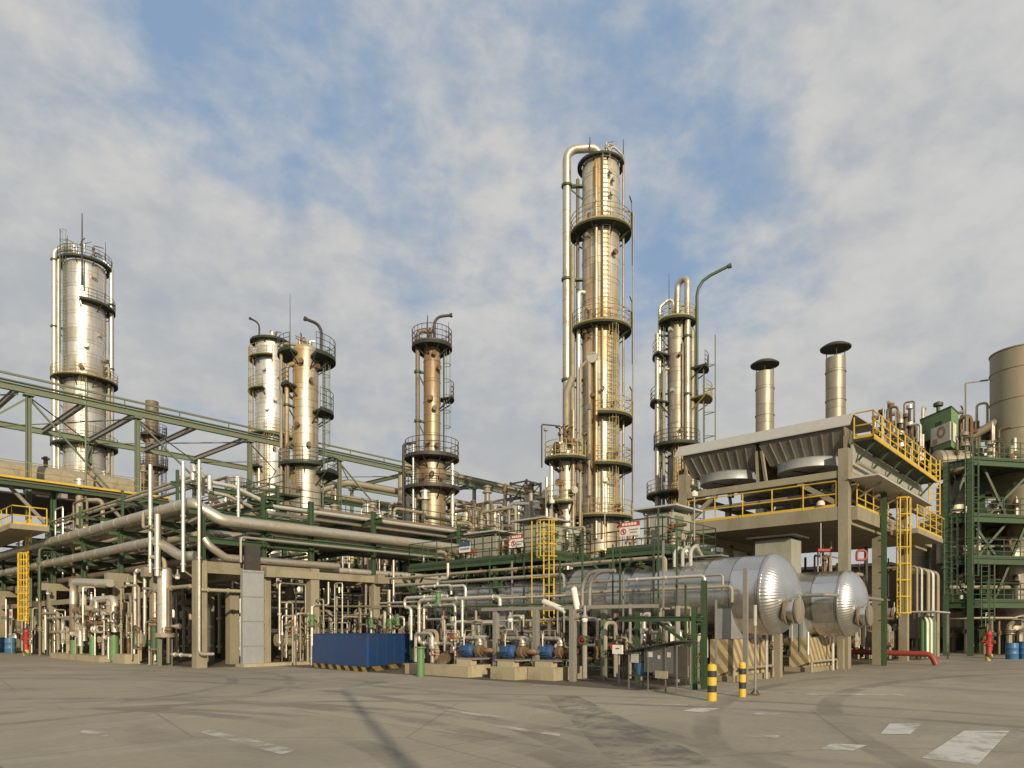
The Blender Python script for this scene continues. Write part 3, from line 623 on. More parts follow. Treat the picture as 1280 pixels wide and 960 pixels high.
# small far caged tower beyond the gantry
p = P(657, 787, D=85); m = M()
ct = thing('lattice_tower', 'small dark square lattice tower standing beyond the pipes left of the tallest column', 'tower', (p.x, p.y, 0))
for z in (12, 14.5, 17, 19.4):
    for k in range(4):
        x = [(-1, -1), (1, -1), (1, 1), (-1, 1)]; q = x[k]; w = x[(k+1) % 4]; m.beam((p.x+q[0]*1.3, p.y+q[1]*1.3, z), (p.x+w[0]*1.3, p.y+w[1]*1.3, z), .16, .16)
        if z < 19: m.beam((p.x+q[0]*1.3, p.y+q[1]*1.3, z), (p.x+w[0]*1.3, p.y+w[1]*1.3, z+2.4), .1, .1)
build('lattice', m, 'dark', ct)
for q in ((-1, -1), (1, -1), (1, 1), (-1, 1)): build('leg', M().beam((p.x+q[0]*1.3, p.y+q[1]*1.3, 0), (p.x+q[0]*1.3, p.y+q[1]*1.3, 19.6), .2, .2), 'dark', ct)

# ---------------------------------------------------------------- high walkway deck at the far left, with yellow rails
wk = thing('elevated_walkway', 'high walkway with yellow rails and a brown trough behind, far left below the gantry', 'walkway', (11, 55, 0))
build('deck', M().box(2, 21.2, 54.2, 56.3, 11.2, 11.45), 'brown', wk)
build('edge_beam', M().ibeam((2, 54.1, 11.1), (21.2, 54.1, 11.1), .2, .3, .04), 'green', wk); build('toe_plate', M().box(2, 21.2, 54.0, 54.03, 11.42, 11.56), 'yel', wk)
build('railing', M().rail([(2, 54.2, 11.45), (21.2, 54.2, 11.45)], 1.15, .028, 1.7, toe=0), 'oliv', wk)
for a in (4, 9, 14, 20.5): build('post', M().ibeam((a, 55.2, 0), (a, 55.2, 11.2), .3, .3, .05, up=(1, 0, 0)), 'green', wk)
for a in (6, 11.5, 17): build('knee_brace', M().beam((a, 55, 11), (a+2.2, 55, 8.6), .2, .2), 'grey', wk)
for i, (b, z, r, a0, a1, mt, lb) in enumerate(((60, 12.7, .95, 0, 21, 'beige', 'big horizontal brown drum lying behind the yellow rails at the left edge'), (63, 12.2, .75, 14, 27, 'beige', 'tan horizontal drum at the foot of the broad silver column'))):
    d = thing('horizontal_drum', lb, 'drum', (a0, b, z)); m = M().lathe([(0, 0), (r*.7, .15), (r, .5), (r, a1-a0-.5), (r*.7, a1-a0-.15), (0, a1-a0)], (a0, b, z), (1, 0, 0), 24); build('shell', m, mt, d)
    for k in (.25, .75): build('saddle', M().box(a0+(a1-a0)*k-.2, a0+(a1-a0)*k+.2, b-r*.8, b+r*.8, z-r-.6, z-r*.6), 'grey', d)
    for k in (.2, .45, .7): q = a0+(a1-a0)*k; m = M().cyl((q, b-.2, z+r*.9), (q, b-.2, z+r+.7), .15, 8); m.cyl((q, b-.2, z+r+.5), (q, b-.2, z+r+.6), .28, 8); build('nozzle', m, 'rust', d)
deck2 = M().box(-2, 27, 57.5, 67.5, 10.9, 11.1)
single('process_floor', deck2, 'dark', 'brown plated upper floor under the broad silver column', 'floor')
st = thing('stairway', 'steep stair with yellow handrails climbing at the left edge', 'stairs', (5, 47, 0))
a_, b_2 = Vector((9.2, 53, 8.1)), Vector((9.2, 59, 11.3))
m = M()
for s_ in (0, .9): m.beam(a_+Vector((s_, 0, 0)), b_2+Vector((s_, 0, 0)), .08, .28)
build('stringer', m, 'yel', st)
m = M()
for i in range(14): c = a_.lerp(b_2, (i+.5)/14); m.box(c.x, c.x+.9, c.y-.13, c.y+.13, c.z, c.z+.04)
build('tread', m, 'deckg', st)
for s_ in (0, .9): build('handrail', M().rail([a_+Vector((s_, 0, 0)), b_2+Vector((s_, 0, 0))], 1.0, .035, 1.2, toe=0), 'yel', st)
l = thing('stair_landing', 'concrete landing with yellow rails under the stair at the left edge', 'landing', (11, 50, 0))
build('slab', M().box(10.6, 12.6, 50.5, 66, 7.75, 8.05), 'conc', l); build('railing', M().rail([(10.7, 50.6, 8.05), (10.7, 65, 8.05)], 1.1, .035, 1.3), 'yel', l)
build('railing', M().rail([(10.7, 50.6, 8.05), (12.5, 50.6, 8.05)], 1.1, .035, 1.1), 'yel', l)

# ---------------------------------------------------------------- left pipe rack (runs away along the left road)
LB = [30.2, 35, 40, 46, 52, 58, 65, 73]
for i, b in enumerate(LB):
    w = .42 if i else .46
    f = thing('concrete_portal', ('corner concrete portal frame of the pipe racks, nearest the road corner', 'concrete portal frame of left rack, second from corner, behind pale vertical drum', *['concrete portal frame of the left pipe rack, %s from the corner' % ORD[k] for k in range(2, 10)])[i] , 'frame', (16, b, 0), 'concrete frames of the left pipe rack')
    for a in (13.1, 18.6): build('column', M().box(a-w/2, a+w/2, b-w/2, b+w/2, 0, 4.15 if i else 4.62), 'conc', f)
    if i: build('beam', M().box(12.5, 19.2, b-.22, b+.22, 4.153, 4.6), 'conc', f)
    else: build('beam', M().box(13.353, 18.347, b-.2, b+.2, 4.1, 4.6), 'conc', f)
    s_ = thing('steel_tier', 'green steel tier above the %s concrete frame of the left pipe rack' % ORD[i], 'pipe support', (16, b, 4.6), 'green tiers of the left pipe rack')
    for a in (13.2, 18.5): build('post', M().ibeam((a, b, 4.62 if not i else 4.6), (a, b, 7.9 if a > 14 else 7.0), .22, .22, .035, up=(1, 0, 0)), 'green', s_)
    for z in (5.55, 6.75): build('beam', M().ibeam((12.7, b+.12, z), (19, b+.12, z), .2, .26, .035), 'green', s_)
for i in range(len(LB)-1):
    b0, b1 = LB[i]+.26, LB[i+1]-.26
    if i > 0:
        for a_0, w_ in ((13.0, 'road side'), (18.45, 'inner side')): single('concrete_girder', M().box(a_0, a_0+.25, b0, b1, 3.2, 3.5), 'conc', '%s concrete tie between %s and %s frames of left rack' % (w_, ORD[i], ORD[i+1]), 'beam', 'tie beams of the left pipe rack')
    m = M().beam((13.2, b0, 5.6), (13.2, b1, 6.6), .08, .08); m.beam((18.5, b0, 6.6), (18.5, b1, 5.6), .08, .08)
    single('bay_bracing', m, 'green', 'green diagonal braces in bay %s of the left rack' % ORD[i], 'brace', 'green braces of the left pipe rack')
rnd = random.Random(11)
mats = ['beige', 'pipe', 'brown', 'beige', 'pale', 'beige', 'pipe', 'brown']
adj = {'beige': 'tan', 'pipe': 'dull silver', 'brown': 'brown', 'pale': 'pale', 'green': 'green', 'dark': 'dark', 'dull': 'dull brown clad'}
def rack_pipe(axis, c, z, r, s0, s1, mt, lb, group, name='rack_pipe', turn=None):
    m = M()
    pt = (lambda s, zz=z, cc=c: (s, cc, zz)) if axis == 'a' else (lambda s, zz=z, cc=c: (cc, s, zz))
    pts = [pt(s0), pt(s1)]
    if turn: pts = turn(pt)
    m.tube(pts, r, 10)
    L = s1-s0; k = 3.0
    while k < L: 
        m.cyl(pt(s0+k), pt(s0+k+.07), r*1.12, 10); k += 3.7
    return single(name, m, mt, lb, 'pipe', group)
tiers = ((4.62, 'lowest'), (5.72, 'middle'), (6.92, 'top'))
for ti, (z, nm) in enumerate(tiers):
    k = 0
    a = 13.55 if ti < 2 else 14.1
    while a < 18.3:
        r = rnd.choice((.08, .11, .14, .17, .2)); mt = rnd.choice(mats); k += 1
        rack_pipe('b', a, z+r, r, 27+rnd.uniform(3.5, 5) if ti < 2 else 31.5+rnd.uniform(0, 3), 92, mt, '%s pipe on the %s tier of left rack, %s from road' % (adj[mt], nm, ORD[k-1]), 'pipes along the left rack')
        a += r*2+rnd.uniform(.12, .45)
# the fat pipes that turn the corner
def corner_pipe(pts, r, mt, lb, bend=None):
    m = M().tube(pts, r, 14, bend=bend or r*3)
    for p, q in zip(pts, pts[1:]):
        p, q = Vector(p), Vector(q); L = (q-p).length; d = (q-p).normalized(); k = 1.2
        while k < L-.8: m.cyl(p+d*k, p+d*(k+.05), r*1.04, 14); k += 1.9
    return single('main_pipe', m, mt, lb, 'pipe')
corner_pipe([(12.95, 92, 7.4), (12.95, 30.6, 7.15), (13.95, 29.9, 6.42), (29.5, 29.9, 6.4)], .26, 'pipe', 'fattest front pipe of the upper level, bending down where it turns the corner', .5)
corner_pipe([(13.7, 92, 7.4), (13.7, 31.8, 7.25), (14.9, 30.7, 6.35), (34, 30.7, 6.3)], .2, 'pipe', 'fat pipe just behind the fattest one, bending down at the corner', .5)
corner_pipe([(12.6, 92, 5.95), (12.6, 33.6, 5.72), (12.75, 31.2, 4.85), (13.1, 30.6, 4.85)], .22, 'pipe', 'fat pipe one level lower along the road side, with an arched end', .8)
corner_pipe([(13.3, 30.2, 5.6), (13.45, 30.1, 5.3), (14.2, 30.1, 4.82), (20, 30.1, 4.82)], .17, 'pipe', 'short bent pipe resting on the corner frame beam with a rusty joint')

# ---------------------------------------------------------------- right-running rack (away along the right road, b 30..36)
MA = [16.1, 22.3, 28.5, 35, 42]
for i, a in enumerate(MA):
    f = thing('concrete_portal', 'concrete frame of the centre rack, %s to the right of the corner' % ORD[i], 'frame', (a, 33, 0), 'concrete frames of the centre rack')
    for b in (30.2, 36): build('column', M().box(a-.2, a+.2, b-.2, b+.2, 0, 4.05), 'conc', f)
    build('beam', M().box(a-.22, a+.22, 29.6, 36.6, 4.053, 4.5), 'conc', f)
    s_ = thing('steel_tier', 'green steel tier on the %s frame of the centre rack' % ORD[i], 'pipe support', (a, 33, 4.5), 'green tiers of the centre rack')
    for b in (30.3, 35.9): build('post', M().ibeam((a, b, 4.5), (a, b, 7.9), .2, .2, .035, up=(1, 0, 0)), 'green', s_)
    for z in (5.9, 7.4): build('beam', M().ibeam((a+.12, 29.7, z), (a+.12, 36.4, z), .2, .26, .035), 'green', s_)
for i in range(len(MA)-1):
    single('concrete_girder', M().box(MA[i]+.23, MA[i+1]-.23, 29.9, 30.15, 4.1, 4.45), 'conc', 'front concrete edge beam of the centre rack, %s bay' % ORD[i], 'beam', 'front edge beams of the centre rack')
    single('steel_girder', M().ibeam((MA[i]+.15, 30.05, 5.85), (MA[i+1]-.15, 30.05, 5.85), .2, .3, .04), 'green', 'green steel edge beam under the fat pipe, %s bay' % ORD[i], 'beam', 'green edge beams of the centre rack')
for ti, (z, nm) in enumerate(((4.5, 'lowest'), (6.03, 'middle'), (7.53, 'top'))):
    k = 0; b = 30.5 if ti == 0 else (31.4 if ti == 1 else 31.6)
    while b < 35.8:
        r = rnd.choice((.07, .1, .13, .16, .2)); mt = rnd.choice(mats); k += 1
        rack_pipe('a', b, z+r, r, 14.2+rnd.uniform(0, 2.0) if ti < 2 else 18+rnd.uniform(0, 3), 52, mt, '%s pipe on the %s tier of centre rack, %s from front' % (adj[mt], nm, ORD[k-1]), 'pipes along the centre rack')
        b += r*2+rnd.uniform(.1, .4)
corner_pipe([(13.5, 31.4, 8.35), (15.1, 31.2, 8.25), (17.0, 31.0, 7.55), (34, 31.0, 7.6)], .10, 'pale', 'slim pale pipe on the top level, stepping down at the left end', .5)
corner_pipe([(13.8, 31.9, 8.0), (15.0, 31.7, 7.9), (16.7, 31.5, 7.3), (34, 31.5, 7.3)], .09, 'pipe', 'slim grey pipe just under the slim pale one on the top level', .5)
single('handrail_pipe', M().tube([(14.6, 29.5, 4.6), (14.6, 29.5, 5.72), (29.5, 29.5, 5.7)], .06, 8), 'grey', 'thin grey conduit running below the green edge beam of the centre rack', 'conduit')
# galvanised cable duct in front of the second frame
cd = thing('cable_duct', 'wide flat galvanised cable duct standing upright beside a concrete column', 'cable duct', (15.5, 29.9, 0))
build('duct', M().box(14.75, 15.75, 29.62, 29.85, 0, 4.3), 'panel', cd); build('top_cover', M().box(14.9, 15.6, 29.66, 29.82, 4.3, 5.4), 'dark', cd)
m = M()
for z in (.9, 2.0, 3.1, 4.2): m.box(14.73, 15.77, 29.60, 29.618, z, z+.04)
build('cover_strap', m, 'grey', cd)
single('duct_plinth', M().box(14.6, 18.6, 29.2, 30.0, 0, .14), 'plinth', 'low tan concrete plinth at the foot of the galvanised duct', 'plinth')

# bright risers standing against the front of the corner
def front_pipe(px, r, mt, lb, a=None, b=None, D=None, cat='pipe', bend=None, name='riser_pipe', flg=True, snap=True):
    pts = plane(px, a=a, b=b, D=D); m = M().tube(pts, r, 10, bend=bend)
    if flg:
        for p, q in zip(pts, pts[1:]):
            L = (q-p).length
            if L > 1.1:
                d = (q-p)/L
                for s_ in (.3, L*.5): m.cyl(p+d*s_, p+d*(s_+.06), r*1.45, 10)
    return single(name, m, mt, lb, 'pipe')
front_pipe([(188, 716), (188, 581)], .09, 'pale', 'bright vertical vent pipe in front of the left rack, tallest left one', a=12.4)
front_pipe([(197, 720), (197, 643)], .13, 'pale', 'thick pale vertical pipe right beside the tallest left vent pipe', a=12.4)
front_pipe([(229, 715), (229, 577)], .08, 'pale', 'bright vertical vent pipe left of the corner column', a=12.4)
front_pipe([(249, 575), (249, 818), (267, 818)], .07, 'pale', 'long thin bright drain pipe running down the face of the corner column', b=29.7)
front_pipe([(298, 648), (298, 598)], .07, 'pale', 'short bright vent pipe above the corner beam', b=30.0)
front_pipe([(241, 600), (241, 576), (243, 590)], .1, 'pale', 'short pale vent stub above the corner bend', a=12.9, flg=False)
front_pipe([(179, 640), (179, 660), (190, 660)], .07, 'beige', 'small hooked pipe left of the tallest left vent pipe', a=12.2, flg=False)
front_pipe([(262, 612), (262, 595)], .1, 'pale', 'pale stub standing behind the corner bend', b=31)
front_pipe([(169, 790), (169, 714), (190, 714)], .08, 'pale', 'thin pale pipe rising to a short elbow, left of the pale vertical drum', a=12.7)
front_pipe([(181, 800), (181, 719)], .08, 'pale', 'thin pale straight pipe next to the pale vertical drum, left side', a=12.7)
front_pipe([(193, 795), (193, 737), (238, 735)], .09, 'beige', 'pale pipe rising and turning right above the pale vertical drum', a=12.9)
front_pipe([(250, 737), (316, 737)], .08, 'beige', 'horizontal tan pipe crossing between corner column and galvanised duct', b=29.9)
front_pipe([(215, 818), (238, 818)], .07, 'pale', 'short low pale pipe at the foot of the corner column', a=12.8)
for px, lb in ((170, 'left'), (193, 'right')):
    p = P(px, 797, a=12.7); v = thing('green_valve', 'green valve at the foot of the %s thin pale pipe' % lb, 'valve', p); m = M().cyl(p+Vector((0, 0, -.5)), p+Vector((0, 0, .55)), .17, 10); build('body', m, 'green', v)
    build('flange', M().cyl(p+Vector((0, 0, .55)), p+Vector((0, 0, .62)), .25, 10), 'rust', v); build('flange', M().cyl(p+Vector((0, 0, -.5)), p+Vector((0, 0, -.57)), .25, 10), 'rust', v)
p = P(206, 830, a=12.8)
T = Tower('pale_drum', 'pale slender vertical drum on two short legs left of the corner column', 'drum', p.x, p.y)
T.shell([(1.45, 4.35, .31)], 'pale', 20)
for s_ in (-1, 1): build('leg', M().beam(T.at(90*s_, .22, 0), T.at(90*s_, .22, 1.45), .16, .16), 'paleg', T.t)
build('skirt_ring', M().cyl(T.at(0, 0, 1.3), T.at(0, 0, 1.5), .42, 18), 'beige', T.t); T.nozzle(60, 1.8, .08, .3); T.pipe([(0, 0, 4.4), (0, 0, 4.9), (-90, .6, 4.95)], .1, 'beige')
single('concrete_post', M().box(15.4, 15.85, 32.2, 32.65, 0, 3.6), 'conc', 'lone concrete post between the corner column and the galvanised duct', 'post')
single('valve_plinth', M().box(12.2, 12.9, 36.4, 38.2, 0, .45), 'plinth', 'small concrete block at the foot of the thin pale pipes', 'plinth')
# ---------------------------------------------------------------- valve manifold at the left rack
mf = thing('valve_manifold', 'rusty pump and valve manifold with big looping pale pipes on green legs, left rack', 'manifold', (12.4, 42.5, 0))
A = 12.3
def mfp(px, r, mt, name='pipe_loop', bend=None): build(name, M().tube(plane(px, a=A), r, 12, bend=bend), mt, mf)
mfp([(92, 768), (92, 727), (138, 729)], .20, 'pale', bend=.55); mfp([(92, 790), (92, 755)], .215, 'brown')
mfp([(116, 775), (116, 750), (144, 750), (144, 790)], .17, 'pale', bend=.5); mfp([(98, 782), (100, 766), (115, 764)], .18, 'pale', bend=.5); mfp([(79, 805), (79, 773), (92, 773)], .12, 'pale', bend=.3)
mfp([(57, 812), (57, 762)], .08, 'pale'); mfp([(73, 812), (73, 766), (50, 766)], .1, 'beige'); mfp([(86, 814), (86, 785)], .08, 'beige'); mfp([(66, 790), (98, 790)], .1, 'beige')
for px in (93, 117, 143): build('leg', M().cyl(P(px, 826, a=A)*1.0, P(px, 795 if px > 100 else 800, a=A), .2, 12), 'leaf', mf)
rnd = random.Random(5)
for i in range(34):
    c = P(rnd.uniform(92, 146), 787, a=A+rnd.uniform(-.2, .5)); c.z = rnd.uniform(1.1, 2.9); d = Vector((rnd.choice(((1, 0, 0), (0, 1, 0), (0, 0, 1), (0, 1, 0)))))
    r = rnd.uniform(.09, .17); L = rnd.uniform(.4, 1.0); m = M().cyl(c-d*L/2, c+d*L/2, r, 12); m.cyl(c-d*(L/2+.06), c-d*L/2, r*1.35, 12); m.cyl(c+d*L/2, c+d*(L/2+.06), r*1.35, 12); m.cyl(c, c+d*.08, r*1.35, 12); build('valve_body', m, ('rust', 'pipe', 'beige', 'pale')[i % 4], mf)
for i in range(7):
    c = P(94+i*8, 787, a=A-.3); z = 2.3+.5*math.sin(i*2.1); c.z = z; m = M().tube([c+Vector((0, math.cos(k*math.pi/6)*.22, math.sin(k*math.pi/6)*.22)) for k in range(12)], .025, 5, close=True); m.cyl(c, c+Vector((.35, 0, 0)), .03, 5); build('handwheel', m, 'green' if i % 2 else 'dark', mf)
build('base_plinth', M().box(11.9, 13.0, 39.0, 47.5, 0, .3), 'plinth', mf)
m = M().tube([P(x, 787, a=A-.1)+Vector((0, 0, h)) for x, h in ((60, .7), (100, .7))], .07, 8); build('drain_line', m, 'beige', mf)
# caged yellow ladder, sign, drums, hydrant at the far left
y = thing('caged_ladder', 'yellow caged ladder at the far left with a solid looking hoop guard', 'ladder', P(34, 812, a=12.2))
p0 = P(34, 776, a=12.2); z0, z1 = p0.z, P(34, 692, a=12.2).z
build('ladder', M().ladder((p0.x, p0.y, z0-.2), z1+2.2, (0, 1, 0), .55, .04), 'yel', y); build('cage', M().cage((p0.x, p0.y, z0), z1, (-1, 0, 0), .42, .45, .04, 9), 'yel', y)
m = M().rail([(p0.x, p0.y-.9, z1+.6), (p0.x, p0.y-.3, z1+.6)], 1.5, .045, .6, toe=0); build('top_rail', m, 'yel', y)
for k, (px, lb) in enumerate(((2, 'blue plastic drum cut by the left edge'), (13, 'blue plastic drum second from the left edge'))):
    p = P(px, 810, z=0) if False else P(px, 787, a=12.3); d = thing('barrel', lb+' of the picture', 'barrel', (p.x, p.y, 0), 'blue drums at the left edge')
    m = M().lathe([(.30, 0), (.33, .05), (.33, .3), (.35, .33), (.33, .36), (.33, .7), (.35, .73), (.33, .76), (.33, 1.02), (.30, 1.07)], (p.x, p.y, .0), n=22); build('body', m, 'drum', d)
    build('lid', M().cyl((p.x, p.y, 1.065), (p.x, p.y, 1.09), .27, 20), 'drum', d)
def disc_ring(c, u, w, r, t, n=24):   # flat ring in the plane of u, w
    m = M(); u = Vector(u); w = Vector(w); c = Vector(c); nv = u.cross(w)*.006; v = []
    for j in range(n):
        a = 2*math.pi*j/n; d = u*math.cos(a)+w*math.sin(a); v += [c+d*(r-t)-nv, c+d*r-nv, c+d*r+nv, c+d*(r-t)+nv]
    f = []
    for j in range(n):
        a = j*4; b = ((j+1) % n)*4
        for k in range(4): f.append((a+k, a+(k+1) % 4, b+(k+1) % 4, b+k))
    m.add(v, f); return m
def quad_panel(c, u, w, hw, hh, t): return M().obox(c, Vector(u)*hw, Vector(w)*hh, Vector(u).cross(Vector(w))*t)
p = P(13.5, 767, a=12.0); s_ = thing('notice_sign', 'small white sign with two red rings above the blue drums', 'sign', p)
U = Vector((0, -1, 0)); W = Vector((0, 0, 1)); nrm = Vector((-1, 0, 0))
build('board', M().obox(p, U*.36, W*.30, nrm*.012), 'white', s_)
for k in (-.15, .15): build('red_ring', disc_ring(p+nrm*.022+U*k, U, W, .14, .045), 'red', s_)
build('post', M().cyl((p.x+.04, p.y, 0), (p.x+.04, p.y, p.z-.3), .035, 6), 'grey', s_)
def hydrant(p, lb, h=1.5):
    x, y_, _ = p; t = thing('fire_hydrant', lb, 'hydrant', (x, y_, 0)); m = M().lathe([(.13, .35), (.13, .75), (.19, .78), (.19, .84), (.12, .87), (.12, h-.25), (.16, h-.2), (.1, h-.05), (0, h)], (x, y_, 0), n=14); build('barrel', m, 'red', t)
    for k, d in enumerate(((-1, 0, 0), (0, -1, 0), (0, 1, 0))):
        d = Vector(d); c = Vector((x, y_, h*.62)); m = M().cyl(c, c+d*.26, .07, 10); m.cyl(c+d*.22, c+d*.3, .095, 8); build('outlet', m, 'redsteel', t)
    build('base', M().lathe([(.17, 0), (.17, .35), (.1, .36)], (x, y_, 0), n=14), 'haz2', t); m = M().tube([(x-.2, y_, h+.02), (x+.2, y_, h+.02)], .025, 6); m.cyl((x, y_, h-.02), (x, y_, h+.1), .03, 6); build('handle', m, 'dark', t)
    return t
q = P(33, 787, a=12.0); hydrant((q.x, q.y, 0), 'red hydrant on a yellow base below the yellow caged ladder at the far left', 1.7)

# ---------------------------------------------------------------- blue enclosure
c0, c1, c2 = Vector((16.2, 22.4, 0)), Vector((16.7, 27.0, 0)), Vector((19.9, 24.4, 0)); c3 = c1+c2-c0
def shrink(k): 
    c = (c0+c1+c2+c3)/4; return [c+(p-c)*k for p in (c0, c2, c3, c1)]
be = thing('blue_enclosure', 'dark blue sheet metal enclosure on a striped black and yellow base', 'enclosure', (c0+c3)/2)
def prism(pts, z0, z1):
    n = len(pts); return M().add([(p.x, p.y, z0) for p in pts]+[(p.x, p.y, z1) for p in pts], [tuple(reversed(range(n))), tuple(range(n, 2*n))]+[(i, (i+1) % n, n+(i+1) % n, n+i) for i in range(n)])
m = M(); q = shrink(1)
for i, (p, r_) in enumerate(((q[0], q[1]), (q[1], q[2]), (q[2], q[3]), (q[3], q[0]))):
    m = M().beam(p+Vector((0, 0, .82)), r_+Vector((0, 0, .82)), .04, 1.26); k = int((r_-p).length/.75)
    for j in range(1, k): e = p.lerp(r_, j/k); m.beam(e+Vector((0, 0, .22)), e+Vector((0, 0, 1.43)), .06, .02)
    m.beam(p+Vector((0, 0, 1.46)), r_+Vector((0, 0, 1.46)), .07, .04)
    build('side_panel', m, 'blue', be)
for p in q: build('corner_post', M().beam(p+Vector((0, 0, .15)), p+Vector((0, 0, 1.47)), .07, .07), 'blue', be); build('base', prism(shrink(1.03), 0, .19), 'haz2', be); build('inner_floor', prism(shrink(.97), .19, .22), 'black', be)

# ---------------------------------------------------------------- bright small-bore loops around the blue enclosure and pumps
E21, E18 = 21.0, 18.4
L = [
 ([(625, 757), (625, 746), (524, 746), (524, 804), (567, 804), (567, 816)], .075, 'pale', E18, 'thick pale pipe loop that drops beside the blue enclosure and ends in a low hook'),
 ([(559, 745), (506, 745), (506, 760), (514, 762), (514, 800)], .07, 'pale', E18+.5, 'pale pipe with an S bend at its left end, right above the blue enclosure corner'),
 ([(523, 734), (564, 734), (564, 743)], .055, 'pale', E18+1, 'short pale pipe with a downturned right end, above the S bend pipe'),
 ([(547, 733), (547, 724), (560, 724), (560, 704)], .06, 'pale', E18+1.2, 'small pale stepped pipe rising to the green platform'),
 ([(564, 733), (582, 733), (582, 747)], .06, 'pale', E18+.8, 'short pale elbow left of the first pump, upper row'),
 ([(578, 747), (578, 803)], .06, 'pale', E18, 'straight pale drop pipe above the first blue motor'),
 ([(530, 757), (530, 817)], .05, 'pale', E18+.4, 'thin pale drop pipe right of the low hook loop'),
 ([(532, 757), (569, 757), (569, 796)], .055, 'pale', E18+.9, 'pale inverted L pipe between loop and first pump'),
 ([(592, 796), (607, 796), (610, 803)], .06, 'pale', E18-.3, 'small pale hook pipe over the first blue motor'),
 ([(645, 797), (660, 797), (663, 806)], .06, 'pale', E18-.4, 'small pale hook pipe over the second blue motor'),
 ([(595, 762), (595, 780), (604, 780)], .05, 'beige', E18+.6, 'thin tan J shaped pipe above the first pump'),
 ([(350, 758), (520, 758)], .055, 'beige', E21, 'long tan header pipe level across behind the blue enclosure'),
 ([(390, 832), (390, 758)], .075, 'pale', E21-3.4, 'bright pale pipe standing at the left end of the blue enclosure'),
 ([(393, 758), (393, 750), (417, 750)], .06, 'pale', E21, 'small pale step up at the left end of the header pipe'),
 ([(399, 795), (399, 762), (360, 762)], .055, 'pale', E21+.4, 'pale inverted L pipe left of the blue enclosure, inner one'),
 ([(421, 795), (421, 700)], .06, 'beige', E21, 'tall tan pipe behind the blue enclosure, left third'),
 ([(464, 793), (464, 760), (476, 757)], .07, 'pale', E21, 'pale pipe rising behind the middle of the blue enclosure'),
 ([(488, 793), (488, 758)], .06, 'pale', E21, 'pale pipe rising behind the right part of the blue enclosure'),
 ([(449, 793), (449, 752)], .03, 'grey', E21, 'thin grey rod behind the middle of the blue enclosure'),
 ([(435, 793), (435, 722)], .03, 'grey', E21+1, 'thin grey rod left of the middle behind the blue enclosure'),
 ([(492, 754), (492, 700)], .06, 'pale', E21+1.5, 'upright pale pipe above the right part of the blue enclosure'),
 ([(428, 790), (428, 769), (462, 769)], .04, 'beige', E21+.3, 'thin tan frame shaped pipe behind the blue enclosure'),
 ([(352, 800), (352, 768), (368, 768), (368, 800)], .07, 'beige', E21+.8, 'tan hairpin loop just right of the galvanised duct'),
 ([(373, 803), (373, 764), (384, 764), (384, 800)], .05, 'pale', E21+1, 'narrow pale hairpin loop left of the blue enclosure'),
 ([(361, 815), (361, 800), (388, 800)], .06, 'rust', E21, 'rusty low elbow left of the blue enclosure'),
 ([(415, 742), (520, 742)], .05, 'beige', E21+2, 'tan pipe level across, second one above the header'),
 ([(350, 724), (520, 724)], .06, 'brown', E21+3, 'brown pipe level across below the concrete edge beam'),
 ([(640, 788), (640, 770), (652, 770), (652, 790)], .05, 'pale', E18+.9, 'pale hairpin loop above the second pump'),
 ([(618, 810), (618, 772)], .05, 'pale', E18+1, 'pale drop pipe between first and second pump'),
 ([(663, 800), (663, 775), (700, 775), (700, 812)], .05, 'beige', E18+1.2, 'tan pipe arch between second and third pump'),
 ([(805, 800), (805, 768), (812, 760)], .075, 'pale', 19.2, 'bright pale pipe rising behind the notice shelter'),
 ([(806, 774), (843, 774), (848, 780)], .06, 'pale', 19.4, 'horizontal pale pipe behind the notice shelter with a downturned end'),
 ([(850, 835), (850, 786), (836, 786)], .09, 'pipe', 19.6, 'grey clad pipe dropping beside the green post frame'),
 ([(785, 725), (881, 725), (882, 778)], .05, 'pale', 19.0, 'thin pale pipe crossing the big vessel and dropping at its right'),
 ([(640, 830), (700, 830)], .06, 'beige', E18+1.5, 'low tan pipe running behind the blue motors'),
 ([(700, 806), (790, 806)], .06, 'grey', 20.0, 'grey rail-like pipe across behind the pumps, right side'),
 ([(700, 832), (790, 832)], .05, 'grey', 20.0, 'low grey pipe across behind the pumps, right side'),
]
for px, r, mt, a, lb in L: front_pipe(px, r, mt, lb, a=a, name='loop_pipe')
# the two hoses curving up over the trough, lights
for k, dx in enumerate((0, 9)):
    front_pipe([(718+dx, 763), (728+dx, 755), (730+dx, 730), (737+dx, 715), (760+dx, 708)], .07, 'grey', ('left', 'right')[k]+' one of the twin grey hoses curving up from the cable trough', a=19.3, bend=.6, flg=False, name='hose')
def small_valve(c, mt, lb, r=.11, wheel=True):
    c = Vector(c); t = thing('hand_valve', lb, 'valve', c); m = M().cyl(c-Vector((0, 0, .2)), c+Vector((0, 0, .2)), r, 10)
    for s_ in (-1, 1): m.cyl(c+Vector((0, 0, .2*s_)), c+Vector((0, 0, .26*s_)), r*1.5, 10)
    m.cyl(c, c+Vector((-.22, -.1, 0)), r*.5, 6); build('body', m, mt, t)
    if wheel:
        u, w = Vector((0, 1, 0)), Vector((0, 0, 1)); q = c+Vector((-.26, -.1, 0)); build('handwheel', M().tube([q+(u*math.cos(k*math.pi/6)+w*math.sin(k*math.pi/6))*r*1.3 for k in range(12)], .018, 5, close=True), mt, t)
for px, py, a, lb in ((390, 775, 17.5, 'green valve on the bright pipe left of the blue enclosure'), (400, 775, 21.3, 'green valve on the inner pipe left of the blue enclosure'), (488, 780, 20.9, 'green valve behind the right part of the blue enclosure'), (497, 775, 21, 'green valve nearest the right end of the header'), (548, 747, 18.3, 'green valve on the thick pale loop above the first pump'), (464, 778, 20.9, 'green valve behind the middle of the blue enclosure')):
    small_valve(P(px, py, a=a), 'leaf', lb)

